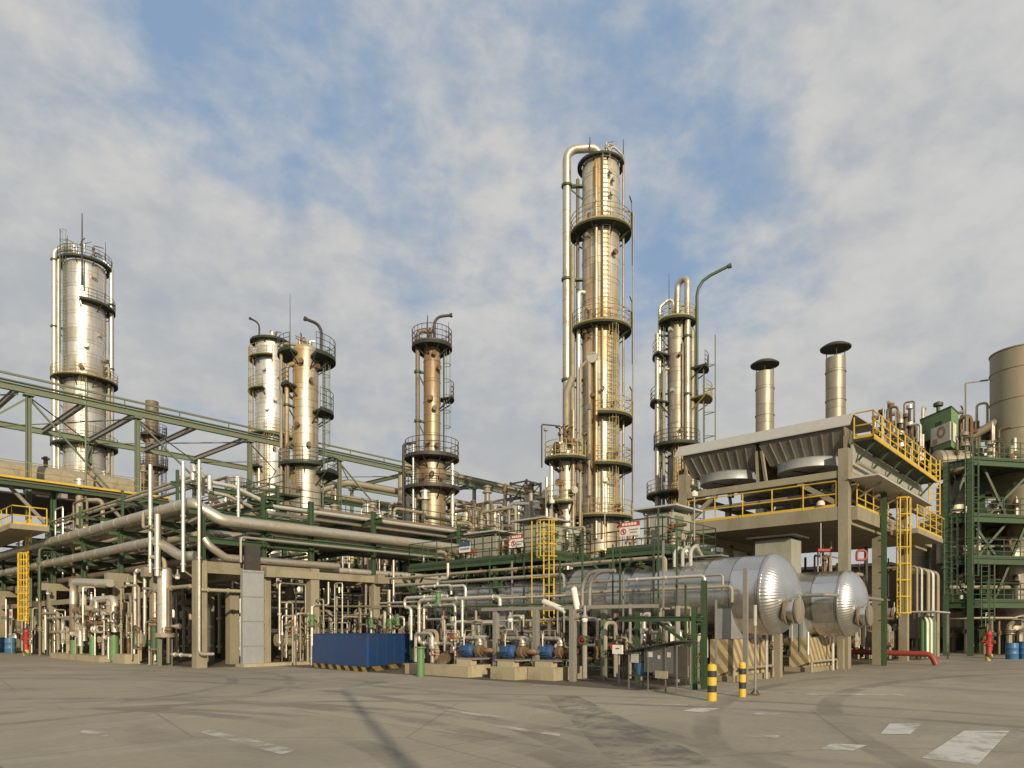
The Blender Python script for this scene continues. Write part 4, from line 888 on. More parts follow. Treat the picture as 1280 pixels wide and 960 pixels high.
# ---------------------------------------------------------------- pumps
def make_pump(x, y_, lb):
    t = thing('process_pump', lb, 'pump', (x, y_, 0), 'blue motor pumps on plinths')
    build('plinth', M().box(x-.55, x+1.0, y_-.55, y_+.55, 0, .42), 'plinth', t); build('plinth_block', M().box(x-.42, x-.12, y_-.35, y_+.35, .42, .6), 'plinth', t)
    build('base_plate', M().box(x-.4, x+.9, y_-.5, y_+.5, .605, .65), 'grey', t)
    m = M().lathe([(.10, 0), (.19, .04), (.21, .1), (.21, .5), (.19, .56), (.12, .60)], (x, y_+.5, .92), (0, -1, 0), 20)
    for k in range(14): a = k*math.pi/7; m.obox((x+math.cos(a)*.215, y_+.2, .92+math.sin(a)*.215), (math.cos(a)*.02, 0, math.sin(a)*.02), (0, .18, 0), (-math.sin(a)*.006, 0, math.cos(a)*.006))
    mo = build('motor', m, 'motor', t); build('terminal_box', M().box(x-.3, x-.17, y_+.1, y_+.32, .9, 1.1), 'motor', mo)
    m = M().lathe([(.08, 0), (.09, .2)], (x, y_-.08, .92), (0, -1, 0), 12); m.lathe([(.14, 0), (.2, .03), (.2, .2), (.15, .24), (0, .26)], (x, y_-.27, .92), (0, -1, 0), 18); build('casing', m, 'rust', t)
    m = M().tube([(x, y_-.4, 1.1), (x, y_-.4, 1.35), (x+.1, y_+.5, 1.35), (x+.6, y_+.5, 1.35)], .075, 10, bend=.16); m.cyl((x, y_-.4, 1.12), (x, y_-.4, 1.18), .13, 12); m.cyl((x, y_-.4, 1.2), (x, y_-.4, 1.26), .13, 12); build('discharge_pipe', m, 'pipe', t)
    m = M().tube([(x, y_-.5, .92), (x, y_-.8, .92), (x+.5, y_-.8, .92)], .09, 10); m.cyl((x, y_-.52, .92), (x, y_-.58, .92), .15, 12); build('suction_pipe', m, 'rust', t)
    m = M().tube([(x-.1, y_-.25, 1.35), (x-.1, y_-.25, 1.62), (x-.1, y_+.25, 1.62), (x-.1, y_+.25, 1.35)], .02, 5, bend=.03); build('lifting_frame', m, 'grey', t)
    build('conduit', M().tube([(x-.2, y_+.2, 1.1), (x-.2, y_+.2, 1.5)], .018, 5), 'white', t)
    return t
q = P(590, 787, a=17.3); base = q
pm = make_pump(q.x, q.y, 'pump with bright blue motor, left one of the three on plinths')
for px, lb in ((642, 'middle pump of the three blue ones standing on plinths'), (689, 'right pump of the three blue ones, near the grey posts')):
    q = P(px, 787, a=17.3 if px < 660 else 17.9); copy_thing(pm, (q.x, q.y, 0), lb)
q = P(556, 826, a=18.2); t = thing('fan_guard', 'dark rusty round fan guard between green pipe stand and first blue pump', 'fan', q); build('guard_ring', M().lathe([(.05, -.1), (.3, -.1), (.32, 0), (.3, .1), (.05, .1)], q, (-1, -.3, 0), 20), 'rust', t); build('stand', M().box(q.x-.1, q.x+.1, q.y-.3, q.y+.3, 0, q.z-.32), 'dark', t)
q = P(548, 787, a=17.0); single('long_plinth', M().box(16.6, 17.3, 17.2, 20.6, 0, .38), 'plinth', 'long low tan concrete plinth right of the blue enclosure', 'plinth')
gl = P(526, 846, z=0); t = thing('pipe_stand', 'green round pipe stand right of the blue enclosure', 'pipe stand', gl); m = M().cyl(gl, gl+Vector((0, 0, 1.0)), .13, 12); build('stand', m, 'leaf', t); build('cap_plate', M().cyl(gl+Vector((0, 0, 1.0)), gl+Vector((0, 0, 1.05)), .2, 12), 'leaf', t)
gl = P(514, 850, z=0)
# grey post-and-trough along the pumps
tr = thing('cable_trough', 'grey cable trough carried on grey posts above the pumps', 'cable trough', (17.4, 14, 0))
pA = [P(604, 787, a=17.6), P(735, 787, a=17.9), P(822, 787, a=18.4)]; zt = 2.36
m = M(); 
for p, q in zip(pA, pA[1:]): m.beam((p.x, p.y, zt), (q.x, q.y, zt), .22, .11)
build('trough', m, 'grey', tr)
for px in (620, 670, 716): q = P(px, 787, a=17.65); build('post', M().box(q.x-.085, q.x+.085, q.y-.085, q.y+.085, 0, zt-.058), 'grey', tr)
q = P(755, 787, a=18.6); build('post', M().box(q.x-.08, q.x+.08, q.y-.08, q.y+.08, 0, zt-.058), 'paleg', tr)
for px, dy in ((697, 0), (705, 1)): q = P(px, 787, a=19.4); single('conduit_post', M().cyl((q.x, q.y, 0), (q.x, q.y, 2.4), .035, 6), 'grey', ('left' if not dy else 'right')+' one of two thin conduit posts right of the pumps', 'post')
for i, (px0, py0, px1, py1) in enumerate(((680, 752, 706, 763), (717, 735, 722, 762))):
    p, q = P(px0, py0, a=17.8), P(px1, py1, a=17.8); d = (q-p).normalized(); t = thing('light_fitting', ('slanted', 'upright')[i]+' pale tubular light fitting leaning on the cable trough', 'lamp', q)
    build('tube_housing', M().cyl(p, q, .10, 12), 'white', t); build('end_cap', M().cyl(p-d*.04, p, .11, 12), 'grey', t)
for i, px in enumerate((638, 731)):
    p = P(px, 775, a=17.7); t = thing('bulkhead_lamp', ('left', 'right')[i]+' small round lamp hanging under the cable trough', 'lamp', p); build('glass', M().lathe([(0, -.1), (.07, -.07), (.1, 0), (.08, .06)], p, n=12), 'lampglass', t); build('hood', M().lathe([(.1, .06), (.12, .08), (.05, .2), (.05, .45)], p, n=12), 'grey', t)

# ---------------------------------------------------------------- green platforms over the vessel
def platform(name, lb, x0, x1, y0, y1, z, posts, rails, rmat='green'):
    t = thing(name, lb, 'platform', (x0, y0, z)); m = M().box(x0, x1, y0, y1, z-.06, z); build('deck', m, 'deckg', t)
    m = M()
    for p, q in (((x0, y0), (x0, y1)), ((x0, y0), (x1, y0)), ((x1, y0), (x1, y1)), ((x0, y1), (x1, y1))): m.ibeam((*p, z-.17), (*q, z-.17), .1, .19, .025)
    build('edge_frame', m, 'green', t)
    m = M(); k = y0+.7
    while k < y1: m.beam((x0+.1, k, z-.15), (x1-.1, k, z-.15), .08, .16); k += .8
    build('joist', m, 'deckg', t)
    for px, py in posts:
        build('post', M().ibeam((px, py, 0), (px, py, z-.33), .16, .16, .025, up=(1, 0, 0)), 'green', t)
    for px, py in posts:
        for s_ in (-.9, .9): build('knee_brace', M().beam((px, py, z-1.4), (px, py+s_, z-.35), .07, .07), 'green', t)
    for r_ in rails: build('railing', M().rail([Vector((*p, z)) for p in r_], 1.05, .022, 1.0, mid=2), rmat, t)
    return t
PZ = 4.62
platform('access_platform', 'long green access platform with railing left of the yellow ladder', 21.0, 23.4, 17.0, 25.8, PZ, ((21.1, 17.3), (21.1, 20.2), (21.1, 23), (21.1, 25.6), (23.9, 17.3), (23.9, 25.6)), ([(21.05, 17), (21.05, 25.8)], [(21.05, 25.8), (23.4, 25.8)], [(21.05, 17), (23.4, 17)], [(23.4, 17), (23.4, 25.8)]))
platform('access_platform', 'green corner platform with railing carrying the big cabinet', 21.5, 25.6, 12.5, 14.9, PZ-.05, ((21.6, 12.7), (21.6, 14.7), (25.4, 12.7), (25.4, 14.7)), ([(21.55, 12.55), (21.55, 14.9)], [(21.55, 12.55), (25.6, 12.55)], [(25.6, 12.55), (25.6, 14.9)]))
platform('access_platform', 'narrow green gangway joining the two green platforms behind the yellow ladder', 22.2, 23.6, 14.95, 16.95, PZ-.3, (), ([(22.25, 14.95), (22.25, 16.95)],))
# cabinets with canopy roofs
def cabinet(lb, x, y_, z, sx, sy, h, over=.28):
    t = thing('equipment_cabinet', lb, 'cabinet', (x, y_, z), 'sheet metal cabinets with canopy roofs'); build('body', M().box(x-sx, x+sx, y_-sy, y_+sy, z, z+h), 'shelt', t)
    m = M()
    for s_ in (-.45, 0, .45): m.box(x-sx-.02, x-sx-.003, y_+s_*sy*1.6-.02, y_+s_*sy*1.6+.02, z+.05, z+h-.03)
    build('panel_seam', m, 'dark', t)
    build('door', M().box(x-sx*.8, x+sx*.1, y_-sy-.03, y_-sy-.003, z+.12, z+h-.12), 'paleg', t); build('louvre', M().box(x-sx-.03, x-sx-.004, y_-sy*.6, y_+sy*.05, z+h*.12, z+h*.45), 'grey', t)
    build('roof', M().box(x-sx-over, x+sx+over, y_-sy-over, y_+sy+over, z+h+.16, z+h+.22), 'roof', t)
    for a, b in ((-1, -1), (1, -1), (1, 1), (-1, 1)): build('roof_post', M().box(x+a*sx-.03, x+a*sx+.03, y_+b*sy-.03, y_+b*sy+.03, z+h, z+h+.16), 'grey', t)
    return t
cabinet('big pale cabinet with overhanging flat roof on the green corner platform', 24.0, 13.75, PZ-.05, .72, .62, 1.5, .33)
q = P(616, 787, a=22.4); cabinet('grey cabinet with flat roof on the long green platform, left one', q.x, q.y, PZ, .6, .75, 1.1, .25)
q = P(677, 787, a=22.3); cabinet('grey cabinet with flat roof behind the yellow ladder top', q.x, q.y, PZ, .6, .62, 1.35, .3)
# signs on the railings
def warn_sign(px, py, a, hw, hh, lb, kind):
    c = P(px, py, a=a); s_ = thing('warning_sign' if kind else 'notice_sign', lb, 'sign', c); U = Vector((0, -1, 0)); W = Vector((0, 0, 1)); n = Vector((-1, 0, 0))
    build('board', M().obox(c, U*hw, W*hh, n*.01), 'white', s_)
    if kind == 1:
        build('red_header', M().obox(c+W*(hh+.09), U*hw*1.0, W*.085, n*.011), 'red', s_)
        m = M()
        for k in range(5): m.obox(c+W*(hh+.09)+n*.016+U*(-hw*.62+k*hw*.3), U*hw*.11, W*.045, n*.004)
        build('header_lettering', m, 'white', s_)
        r = hh*.72; e = c+n*.017-U*(hw-r-.05)
        build('prohibition_ring', disc_ring(e, U, W, r, r*.24), 'red', s_); build('prohibition_bar', M().obox(e, (U-W).normalized()*r*.8, (U+W).normalized()*r*.11, n*.006), 'red', s_); build('pictogram', M().obox(e-n*.003, U*r*.18, W*r*.5, n*.004), 'black', s_)
        m = M()
        for j, (w0, w1) in enumerate(((-.05, .85), (.05, .68))):
            k = w0
            while k < w1: m.obox(c+n*.015+W*(hh*.32-j*hh*.62)+U*hw*(k+.04), U*hw*.038, W*hh*.13, n*.003); k += .105
        build('lettering', m, 'grey', s_)
    elif kind == 0:
        build('blue_band', M().obox(c+W*hh*.55+n*.012, U*hw*.99, W*hh*.44, n*.004), 'motor', s_); m = M()
        for k in range(7): m.obox(c-W*hh*.35+n*.012+U*hw*(-.75+k*.25), U*hw*.08, W*hh*.2, n*.003)
        build('lettering', m, 'motor', s_)
    return s_
warn_sign(787, 664, 21.4, .42, .165, 'white sign with red header and a barred red ring on the green corner platform', 1)
warn_sign(646, 679, 20.9, .34, .17, 'white sign with red header on the long green platform railing', 1)
warn_sign(581, 684, 20.9, .34, .22, 'blue and white sign at the left end of the long green platform', 0)
# yellow ladder
p = P(686, 787, a=20.45); y = thing('caged_ladder', 'tall yellow ladder rising to the green platform in the centre, flared top', 'ladder', (p.x, p.y, 1.8))
build('ladder', M().ladder((p.x, p.y, 1.85), 5.75, (0, 1, 0), .5, .028), 'yel', y)
m = M().cage((p.x, p.y, 4.4), 5.75, (-1, 0, 0), .42, .45, .022, 3)
for s_ in (-1, 1): m.tube([(p.x, p.y+s_*.25, 1.85), (p.x-.5, p.y+s_*.42, 1.85+.3), (p.x-.5, p.y+s_*.42, 5.75)], .022, 5, bend=.05)
m.tube([(p.x-.5, p.y-.42, 3.6), (p.x-.5, p.y+.42, 3.6)], .022, 5); m.tube([(p.x-.3, p.y-.3, 1.95), (p.x-.3, p.y+.3, 1.95)], .022, 5)
build('cage', m, 'yel', y)
# masts with lamps on the platforms
for px, a, z1, lb in ((756, 21.3, 7.2, 'thin lamp pole on the left corner of the green corner platform'), (868, 21.3, 6.2, 'thin lamp pole standing at the green post frame'), (690, 22.5, 7.0, 'thin lamp pole behind the yellow ladder')):
    q = P(px, 787, a=a); t = thing('lamp_pole', lb, 'lamp pole', (q.x, q.y, PZ)); build('pole', M().cyl((q.x, q.y, PZ), (q.x, q.y, z1), .025, 6), 'grey', t); build('lamp_head', M().lathe([(.03, 0), (.12, -.08), (.11, -.2), (0, -.24)], (q.x, q.y, z1+.1), n=10), 'white', t)
# ---------------------------------------------------------------- horizontal vessels
def vessel(lb, a, b0, b1, z, r, ped, sad2, mwz):
    t = thing('pressure_vessel', lb, 'vessel', (a, b0, z))
    pr = [(r, 0.0)]; s = .9
    while s < b1-b0: pr += [(r, s-.03), (r+.006, s-.015), (r+.006, s+.015), (r, s+.03)]; s += .95
    pr += [(r, b1-b0)]; build('shell', M().lathe(pr, (a, b0, z), (0, 1, 0), 56), 'vessel', t)
    def head(y, d, nm):
        m = M(); n = 144; v = []; f = []
        rows = [(math.sin(R(k)), math.cos(R(k))) for k in (0, 8, 18, 30, 42, 54, 66, 78)]
        for i, (h, c) in enumerate(rows):
            for j in range(n):
                q = 2*math.pi*j/n; k = 1+(.0045 if j % 2 else -.003)
                v.append((a+math.cos(q)*r*c*k, y+d*h*r*.56, z+math.sin(q)*r*c*k))
        v.append((a, y+d*r*.57, z)); e = len(v)-1
        for i in range(len(rows)-1):
            for j in range(n):
                q = (i*n+j, i*n+(j+1) % n, (i+1)*n+(j+1) % n, (i+1)*n+j); f.append(q if d > 0 else q[::-1])
        for j in range(n): q = ((len(rows)-1)*n+j, (len(rows)-1)*n+(j+1) % n, e); f.append(q if d > 0 else q[::-1])
        o = build(nm, m.add(v, f), 'head', t)
        me = o.data; ats = me.attributes.get('sharp_edge') or me.attributes.new('sharp_edge', 'BOOLEAN', 'EDGE')
        for ed in me.edges:
            q0, q1 = ed.vertices; ats.data[ed.index].value = (q0 % n == q1 % n) or max(q0, q1) == e
    head(b0, -1, 'domed_head'); head(b1, 1, 'domed_head')
    build('rim_band', M().lathe([(r+.02, -.07), (r+.03, -.04), (r+.03, .04), (r+.02, .07)], (a, b0, z), (0, 1, 0), 56), 'vessel', t)
    y = b0-r*.45; c = Vector((a-.42, y, z+mwz)); mw = build('manhole', M().lathe([(.30, -.35), (.30, .22), (.40, .23), (.40, .30), (.36, .31)], c, (0, -1, 0), 26), 'head', t)
    build('manhole_cover', M().lathe([(.40, .33), (.40, .39), (.33, .41), (0, .42)], c, (0, -1, 0), 26), 'dull', mw); build('manhole_collar', M().lathe([(.33, -.05), (.44, 0), (.44, .04), (.33, .06)], c, (0, -1, 0), 26), 'brown', mw)
    for y0 in (ped[0], sad2):
        m = M(); w0, w1 = .55*r, .93*r; yy0, yy1 = y0, y0+ped[1]
        m.add([(a-w1, yy0+.1, ped[2]), (a+w1, yy0+.1, ped[2]), (a+w1, yy1-.1, ped[2]), (a-w1, yy1-.1, ped[2]), (a-w1*1.02, yy0+.1, z-r*.35), (a+w1*1.02, yy0+.1, z-r*.35), (a+w1*1.02, yy1-.1, z-r*.35), (a-w1*1.02, yy1-.1, z-r*.35)], [(3,2,1,0),(4,5,6,7),(0,1,5,4),(1,2,6,5),(2,3,7,6),(3,0,4,7)])
        build('saddle', m, 'panel', t)
    for k, dy in enumerate((3.2, 4.1, 5.6, 6.4, 9)):
        if dy < b1-b0-1: m = M().cyl((a, b0+dy, z+r-.05), (a, b0+dy, z+r+.38), .11, 10); m.cyl((a, b0+dy, z+r+.3), (a, b0+dy, z+r+.4), .19, 12); build('top_nozzle', m, 'pale', t)
    return t
V1 = vessel('nearest of the two big silver vessels, longer one, seen from its domed end', 22.4, 8.95, 24, 2.78, 1.3, (9.75, .75, 1.35), 19.5, -.55)
V2 = vessel('farther of the two big silver vessels, partly hidden by the nearer one', 29.1, 8.75, 19, 2.68, 1.29, (9.9, .75, 1.3), 16.5, -.5)
for k, (a, w, lb) in enumerate(((22.3, 1.28, 'nearer'), (29.0, 1.22, 'farther'))):
    t = thing('vessel_pedestal', 'concrete pedestal with worn diagonal hazard stripes under the %s vessel' % lb, 'pedestal', (a, 10, 0), 'striped vessel pedestals')
    build('block', M().box(a-w, a+w, 9.75, 10.5, .18, 1.34), 'haz', t); build('footing', M().box(a-w-.15, a+w+.15, 9.6, 10.65, 0, .18), 'conc', t)
    single('vessel_pedestal', M().box(a-w, a+w, 19.5 if not k else 16.5, 20.25 if not k else 17.25, 0, 1.34), 'conc', 'plain rear pedestal under the %s vessel' % lb, 'pedestal', 'rear vessel pedestals')
    m = M()
    for q in (.62, 1.0): m.tube([(a-w-.35, 9.55, q*1.0), (a-w-.35, 12.5, q)], .03, 6)
    single('guard_pipe', M().tube([(a-w-.4, 9.5, .02), (a-w-.4, 9.5, .42), (a+w+.1, 9.5, .42), (a+w+.1, 9.5, .02)], .045, 8), 'beige', 'low tan guard pipe in front of the %s striped pedestal' % lb, 'guard rail')
    single('drain_pipe', M().tube([(a+w*.55, 9.45, 0), (a+w*.55, 9.45, 1.5), (a+w*.55, 9.7, 1.75)], .055, 8), 'pale', 'pale drain pipe at the right edge of the %s striped pedestal' % lb, 'pipe')
    single('post', M().box(a+w+.2, a+w+.42, 9.3, 9.52, 0, 1.5 if not k else 1.25), 'conc', 'short concrete post right of the %s striped pedestal' % lb, 'post')
front_pipe([(1010, 818), (1010, 790)], .05, 'pale', 'short pale pipe under the nearer vessel head', b=9.4); front_pipe([(999, 815), (999, 780)], .045, 'green', 'green and pale thin post between the two vessels', b=10)
# pipe wrapped round the farther vessel and red fire pipes above
single('spray_pipe', M().tube([(27.2, 16, 2.95), (27.2, 8.9, 2.95), (28.6, 8.45, 2.95), (33.4, 8.6, 2.95)], .07, 8), 'grey', 'grey spray pipe passing across the front of the farther vessel', 'pipe')
single('fire_pipe', M().tube(plane([(1022, 688), (1055, 688), (1055, 714)], D=30), .08, 10), 'redsteel', 'red fire pipe with elbow above the farther vessel', 'fire pipe')
single('fire_pipe', M().tube(plane([(1071, 700), (1071, 688), (1083, 688), (1083, 700), (1071, 701)], D=31.5), .06, 10), 'redsteel', 'small red pipe loop between concrete columns', 'fire pipe')
single('fire_pipe', M().tube([(36.8, 10.9, .55), (36.8, 7.4, .52), (36.8, 7.2, .02)], .13, 10), 'redsteel', 'long red pipe low above the ground, bending down at its right end', 'fire pipe')
single('vessel_catwalk', M().box(22.0, 22.6, 10.6, 17, 4.14, 4.18), 'grey', 'thin grey walkway plate along the top of the nearer vessel', 'walkway')
for k, px in enumerate((846, 856, 866)):
    c = P(px, 700, a=21.6); single('loop_pipe', M().tube([(c.x+.9, c.y, 4.0), (c.x+.2, c.y, 4.55), (c.x-.15, c.y, 4.3), (c.x-.15, c.y, 3.8)], .06, 8, bend=.25), 'pale', '%s small pale hoop of pipe on top of the nearer vessel' % ('left', 'middle', 'right')[k], 'pipe')
# tall posts in front of the nearer vessel
q = P(932, 854, z=0); t = thing('flat_post', 'flat grey steel post standing before the nearer vessel', 'post', q); build('post', M().box(q.x-.05, q.x+.05, q.y-.07, q.y+.07, 0, 3.55), 'grey', t); build('foot_plate', M().box(q.x-.12, q.x+.12, q.y-.12, q.y+.12, 0, .03), 'grey', t)
q = P(944, 869, z=0); t = thing('thin_post', 'thin grey pole with foot plate right of the two bollards', 'post', q); build('pole', M().cyl(q, q+Vector((0, 0, 2.25)), .032, 8), 'grey', t); m = M().box(q.x-.13, q.x+.13, q.y-.13, q.y+.13, 0, .03)
for k in range(4): a = k*math.pi/2; m.beam(q+Vector((math.cos(a)*.11, math.sin(a)*.11, .03)), q+Vector((0, 0, .16)), .02, .03)
build('foot_plate', m, 'rust', t); build('pole_cap', M().cyl(q+Vector((0, 0, 1.75)), q+Vector((0, 0, 2.27)), .045, 8), 'pale', t)
# bollards
for k, (px, py) in enumerate(((890, 876), (928, 871))):
    q = P(px, py, z=0); t = thing('bollard', '%s yellow and black banded bollard, %s' % (('left', 'right')[k], ('closer to the notice shelter', 'next to the thin grey pole')[k]), 'bollard', q, 'yellow and black bollards')
    H = [0, .2, .36, .55, .70, .86]; r = .105 if k == 0 else .085
    for i in range(5):
        m = M(); pr = [(r, H[i]), (r, H[i+1])]
        if i == 4: pr = [(r, H[4]), (r, H[5]-.09), (r*.92, H[5]-.035), (r*.6, H[5]-.005), (0, H[5])]
        m.lathe(pr, q, n=20); build('band', m, 'black' if i % 2 else 'yel', t)
q = P(882, 856, z=0); t = thing('marker_post', 'thin red post right of the green frame', 'post', q); build('post', M().cyl(q, q+Vector((0, 0, 1.35)), .04, 8), 'red', t); build('cap', M().cyl(q+Vector((0, 0, 1.35)), q+Vector((0, 0, 1.39)), .055, 8), 'red', t)
# green post frame between shelter and vessel
q0, q1 = P(868, 862, z=0), P(880, 862, z=0); t = thing('ladder_stand', 'green steel post stand standing between the notice shelter and the vessel', 'frame', q0)
for p, h in ((q0, 2.3), (q1, 3.0)): build('post', M().ibeam(p, p+Vector((0, 0, h)), .13, .13, .02, up=(1, 0, 0)), 'green', t)
p2 = q0+Vector((.6, 2.2, 0)); build('post', M().ibeam(p2, p2+Vector((0, 0, 2.2)), .12, .12, .02, up=(1, 0, 0)), 'green', t)
m = M().ibeam(q0+Vector((-.1, 2.4, 1.95)), q0+Vector((0, -.2, 1.95)), .1, .14, .02); m.beam(q0+Vector((0, .1, 1.2)), q0+Vector((.2, 1.3, 1.9)), .08, .08); m.ibeam(q0+Vector((0, 0, 1.95)), q1+Vector((0, 0, 1.95)), .1, .14, .02); build('rail_beam', m, 'green', t)
m = M()
for z in (.3, .6, .9, 1.2, 1.5, 1.8, 2.1): m.tube([q0+Vector((0, 0, z)), q1+Vector((0, 0, z))], .018, 5)
build('rung', m, 'green', t)
# notice shelter
S0, S1 = P(786, 861, z=0), P(846, 867, z=0); du = (S1-S0).normalized(); dv = Vector((-du.y, du.x, 0)); 
if dv.dot(Vector((fw[0], fw[1], 0))) < 0: dv = -dv
Wd = (S1-S0).length
t = thing('notice_shelter', 'small grey steel notice shelter with sloping roof and pinned papers', 'shelter', (S0+S1)/2)
def sp_(u, v, z): return S0+du*u+dv*v+Vector((0, 0, z))
for u, v in ((0, .0), (Wd*.42, 0), (Wd*.78, 0), (Wd, 0), (0, .55), (Wd, .55)): build('leg', M().beam(sp_(u, v, 0), sp_(u, v, 1.02 if u < Wd*.3 else 1.25), .03, .03), 'dksheet', t)
bkz = .28
build('back_panel', M().obox(sp_(Wd*.52, .42, .78), du*Wd*.48, dv*.01, Vector((0, 0, .42))), 'dksheet', t); build('shelf', M().obox(sp_(Wd*.5, .25, .38), du*Wd*.5, dv*.26, Vector((0, 0, .015))), 'dark', t)
build('front_door', M().obox(sp_(Wd*.66, .03, .86), du*Wd*.33, dv*.012, Vector((0, 0, .36))), 'dksheet', t)
m = M(); e = [sp_(-.08, -.15, 1.02), sp_(Wd+.12, -.15, 1.34), sp_(Wd+.12, .62, 1.34), sp_(-.08, .62, 1.02)]; m.add([p for p in e]+[p+Vector((0, 0, .035)) for p in e], [(3,2,1,0),(4,5,6,7),(0,1,5,4),(1,2,6,5),(2,3,7,6),(3,0,4,7)]); build('roof', m, 'dark', t)
for i, (u, z, w, h, mt) in enumerate(((.13, .86, .14, .12, 'white'), (.45, .98, .10, .07, 'pale'), (.64, .92, .045, .05, 'white'), (.84, .99, .06, .065, 'white'))):
    m = M().obox(sp_(Wd*u, .005, z), du*w, dv*.004, Vector((0, 0, h))); build('paper', m, 'white', t)
m = M()
for k in range(4): m.obox(sp_(Wd*.13, -.002, .78+k*.055), du*.12, dv*.002, Vector((0, 0, .004)))
build('ruled_lines', m, 'grey', t)
build('crate_board', M().obox(sp_(Wd*.7, -.01, .46), du*.22, dv*.012, Vector((0, 0, .10))), 'plinth', t)
c = sp_(Wd*.16, .22, .40); bn_ = thing('waste_bin', 'dark blue open bin standing in the notice shelter', 'bin', c); build('body', M().lathe([(.15, 0), (.19, .32), (.2, .34)], c, n=16), 'drum', bn_); build('rim', M().lathe([(.2, .34), (.215, .34), (.215, .36), (.2, .36)], c, n=16), 'black', bn_)
q = P(772, 812, a=17.8); t = thing('junction_box', 'small white box with black mark on a thin post left of the notice shelter', 'junction box', (q.x, q.y, 0)); build('box', M().box(q.x-.03, q.x+.05, q.y-.17, q.y+.17, q.z-.13, q.z+.14), 'white', t); build('mark', M().box(q.x-.037, q.x-.031, q.y-.08, q.y+.05, q.z+.02, q.z+.05), 'black', t); build('post', M().cyl((q.x+.08, q.y, 0), (q.x+.08, q.y, q.z), .03, 6), 'grey', t)

# ---------------------------------------------------------------- air cooler structure on concrete frame
A0, A1, BF, BB = 31.3, 45.2, 9.5, 17.0
cs = thing('cooler_table', 'concrete table structure carrying the air cooler, with yellow railed floor', 'structure', (A0, BF, 0))
for i, a in enumerate((A0, 36.2, 41.0)):
    for b in (BF, BB):
        build('column', M().box(a-.2, a+.2, b-.2, b+.2, 0, 6.25 if i else 9.3), 'conc', cs)
for i, a in enumerate((36.2, 41.0)):
    for b in (BF, BB): build('upper_post', M().ibeam((a, b, 6.9), (a, b, 8.1), .26, .26, .04, up=(1, 0, 0)), 'beige', cs)
build('floor_slab', M().box(A0+.222, A1, BF-.2, BB+.25, 6.5, 6.85), 'conc', cs); build('floor_edge', M().box(A0-.2, A0+.22, BF+.225, BB-.225, 6.3, 6.87), 'conc', cs)
build('floor_edge', M().box(A0+.23, A1, BF-.45, BF-.205, 6.3, 6.87), 'conc', cs)
build('side_platform', M().box(36.6, 42, BF-1.6, BF-.46, 6.15, 6.38), 'conc', cs)
for b in (BF, BB): build('floor_beam', M().beam((A0+.225, b, 6.3), (A1, b, 6.3), .4, .38), 'conc', cs)
build('railing', M().rail([(A0-.12, BB-.3, 6.87), (A0-.12, BF+.3, 6.87)], 1.1, .03, 1.3, mid=1), 'yel', cs); build('railing', M().rail([(A0+.3, BF-.4, 6.87), (36.4, BF-.4, 6.87)], 1.1, .03, 1.2, mid=2), 'yel', cs); build('railing', M().rail([(36.7, BF-1.55, 6.38), (41.95, BF-1.55, 6.38)], 1.1, .03, 1.2, mid=2), 'yel', cs); build('railing', M().rail([(41.95, BF-1.55, 6.38), (41.95, BF-.5, 6.38)], 1.1, .03, 1.2, mid=2), 'yel', cs)
# upper ring beams + knee braces
m = M()
for b in (BF, BB): m.beam((A0+.23, b, 8.25), (A1, b, 8.25), .3, .3)
for a in (A0, 36.2, 41.0): m.beam((a, BF+.23, 8.25), (a, BB-.23, 8.25), .3, .3)
build('top_beam', m, 'conc', cs)
for p, q in (((A0, BF+.25, 7.0), (A0, BF+1.9, 8.1)), ((A0, BB-.3, 7.0), (A0, BB-1.7, 8.1)), ((A0+.3, BF, 7.4), (A0+1.6, BF, 8.1))): build('knee_brace', M().beam(p, q, .2, .2), 'conc', cs)
build('underfloor_pipe', M().tube([(A0+.4, BB-.4, 7.6), (A0+.4, BF+.6, 7.6), (A1, BF+.6, 7.6)], .07, 6), 'beige', cs)
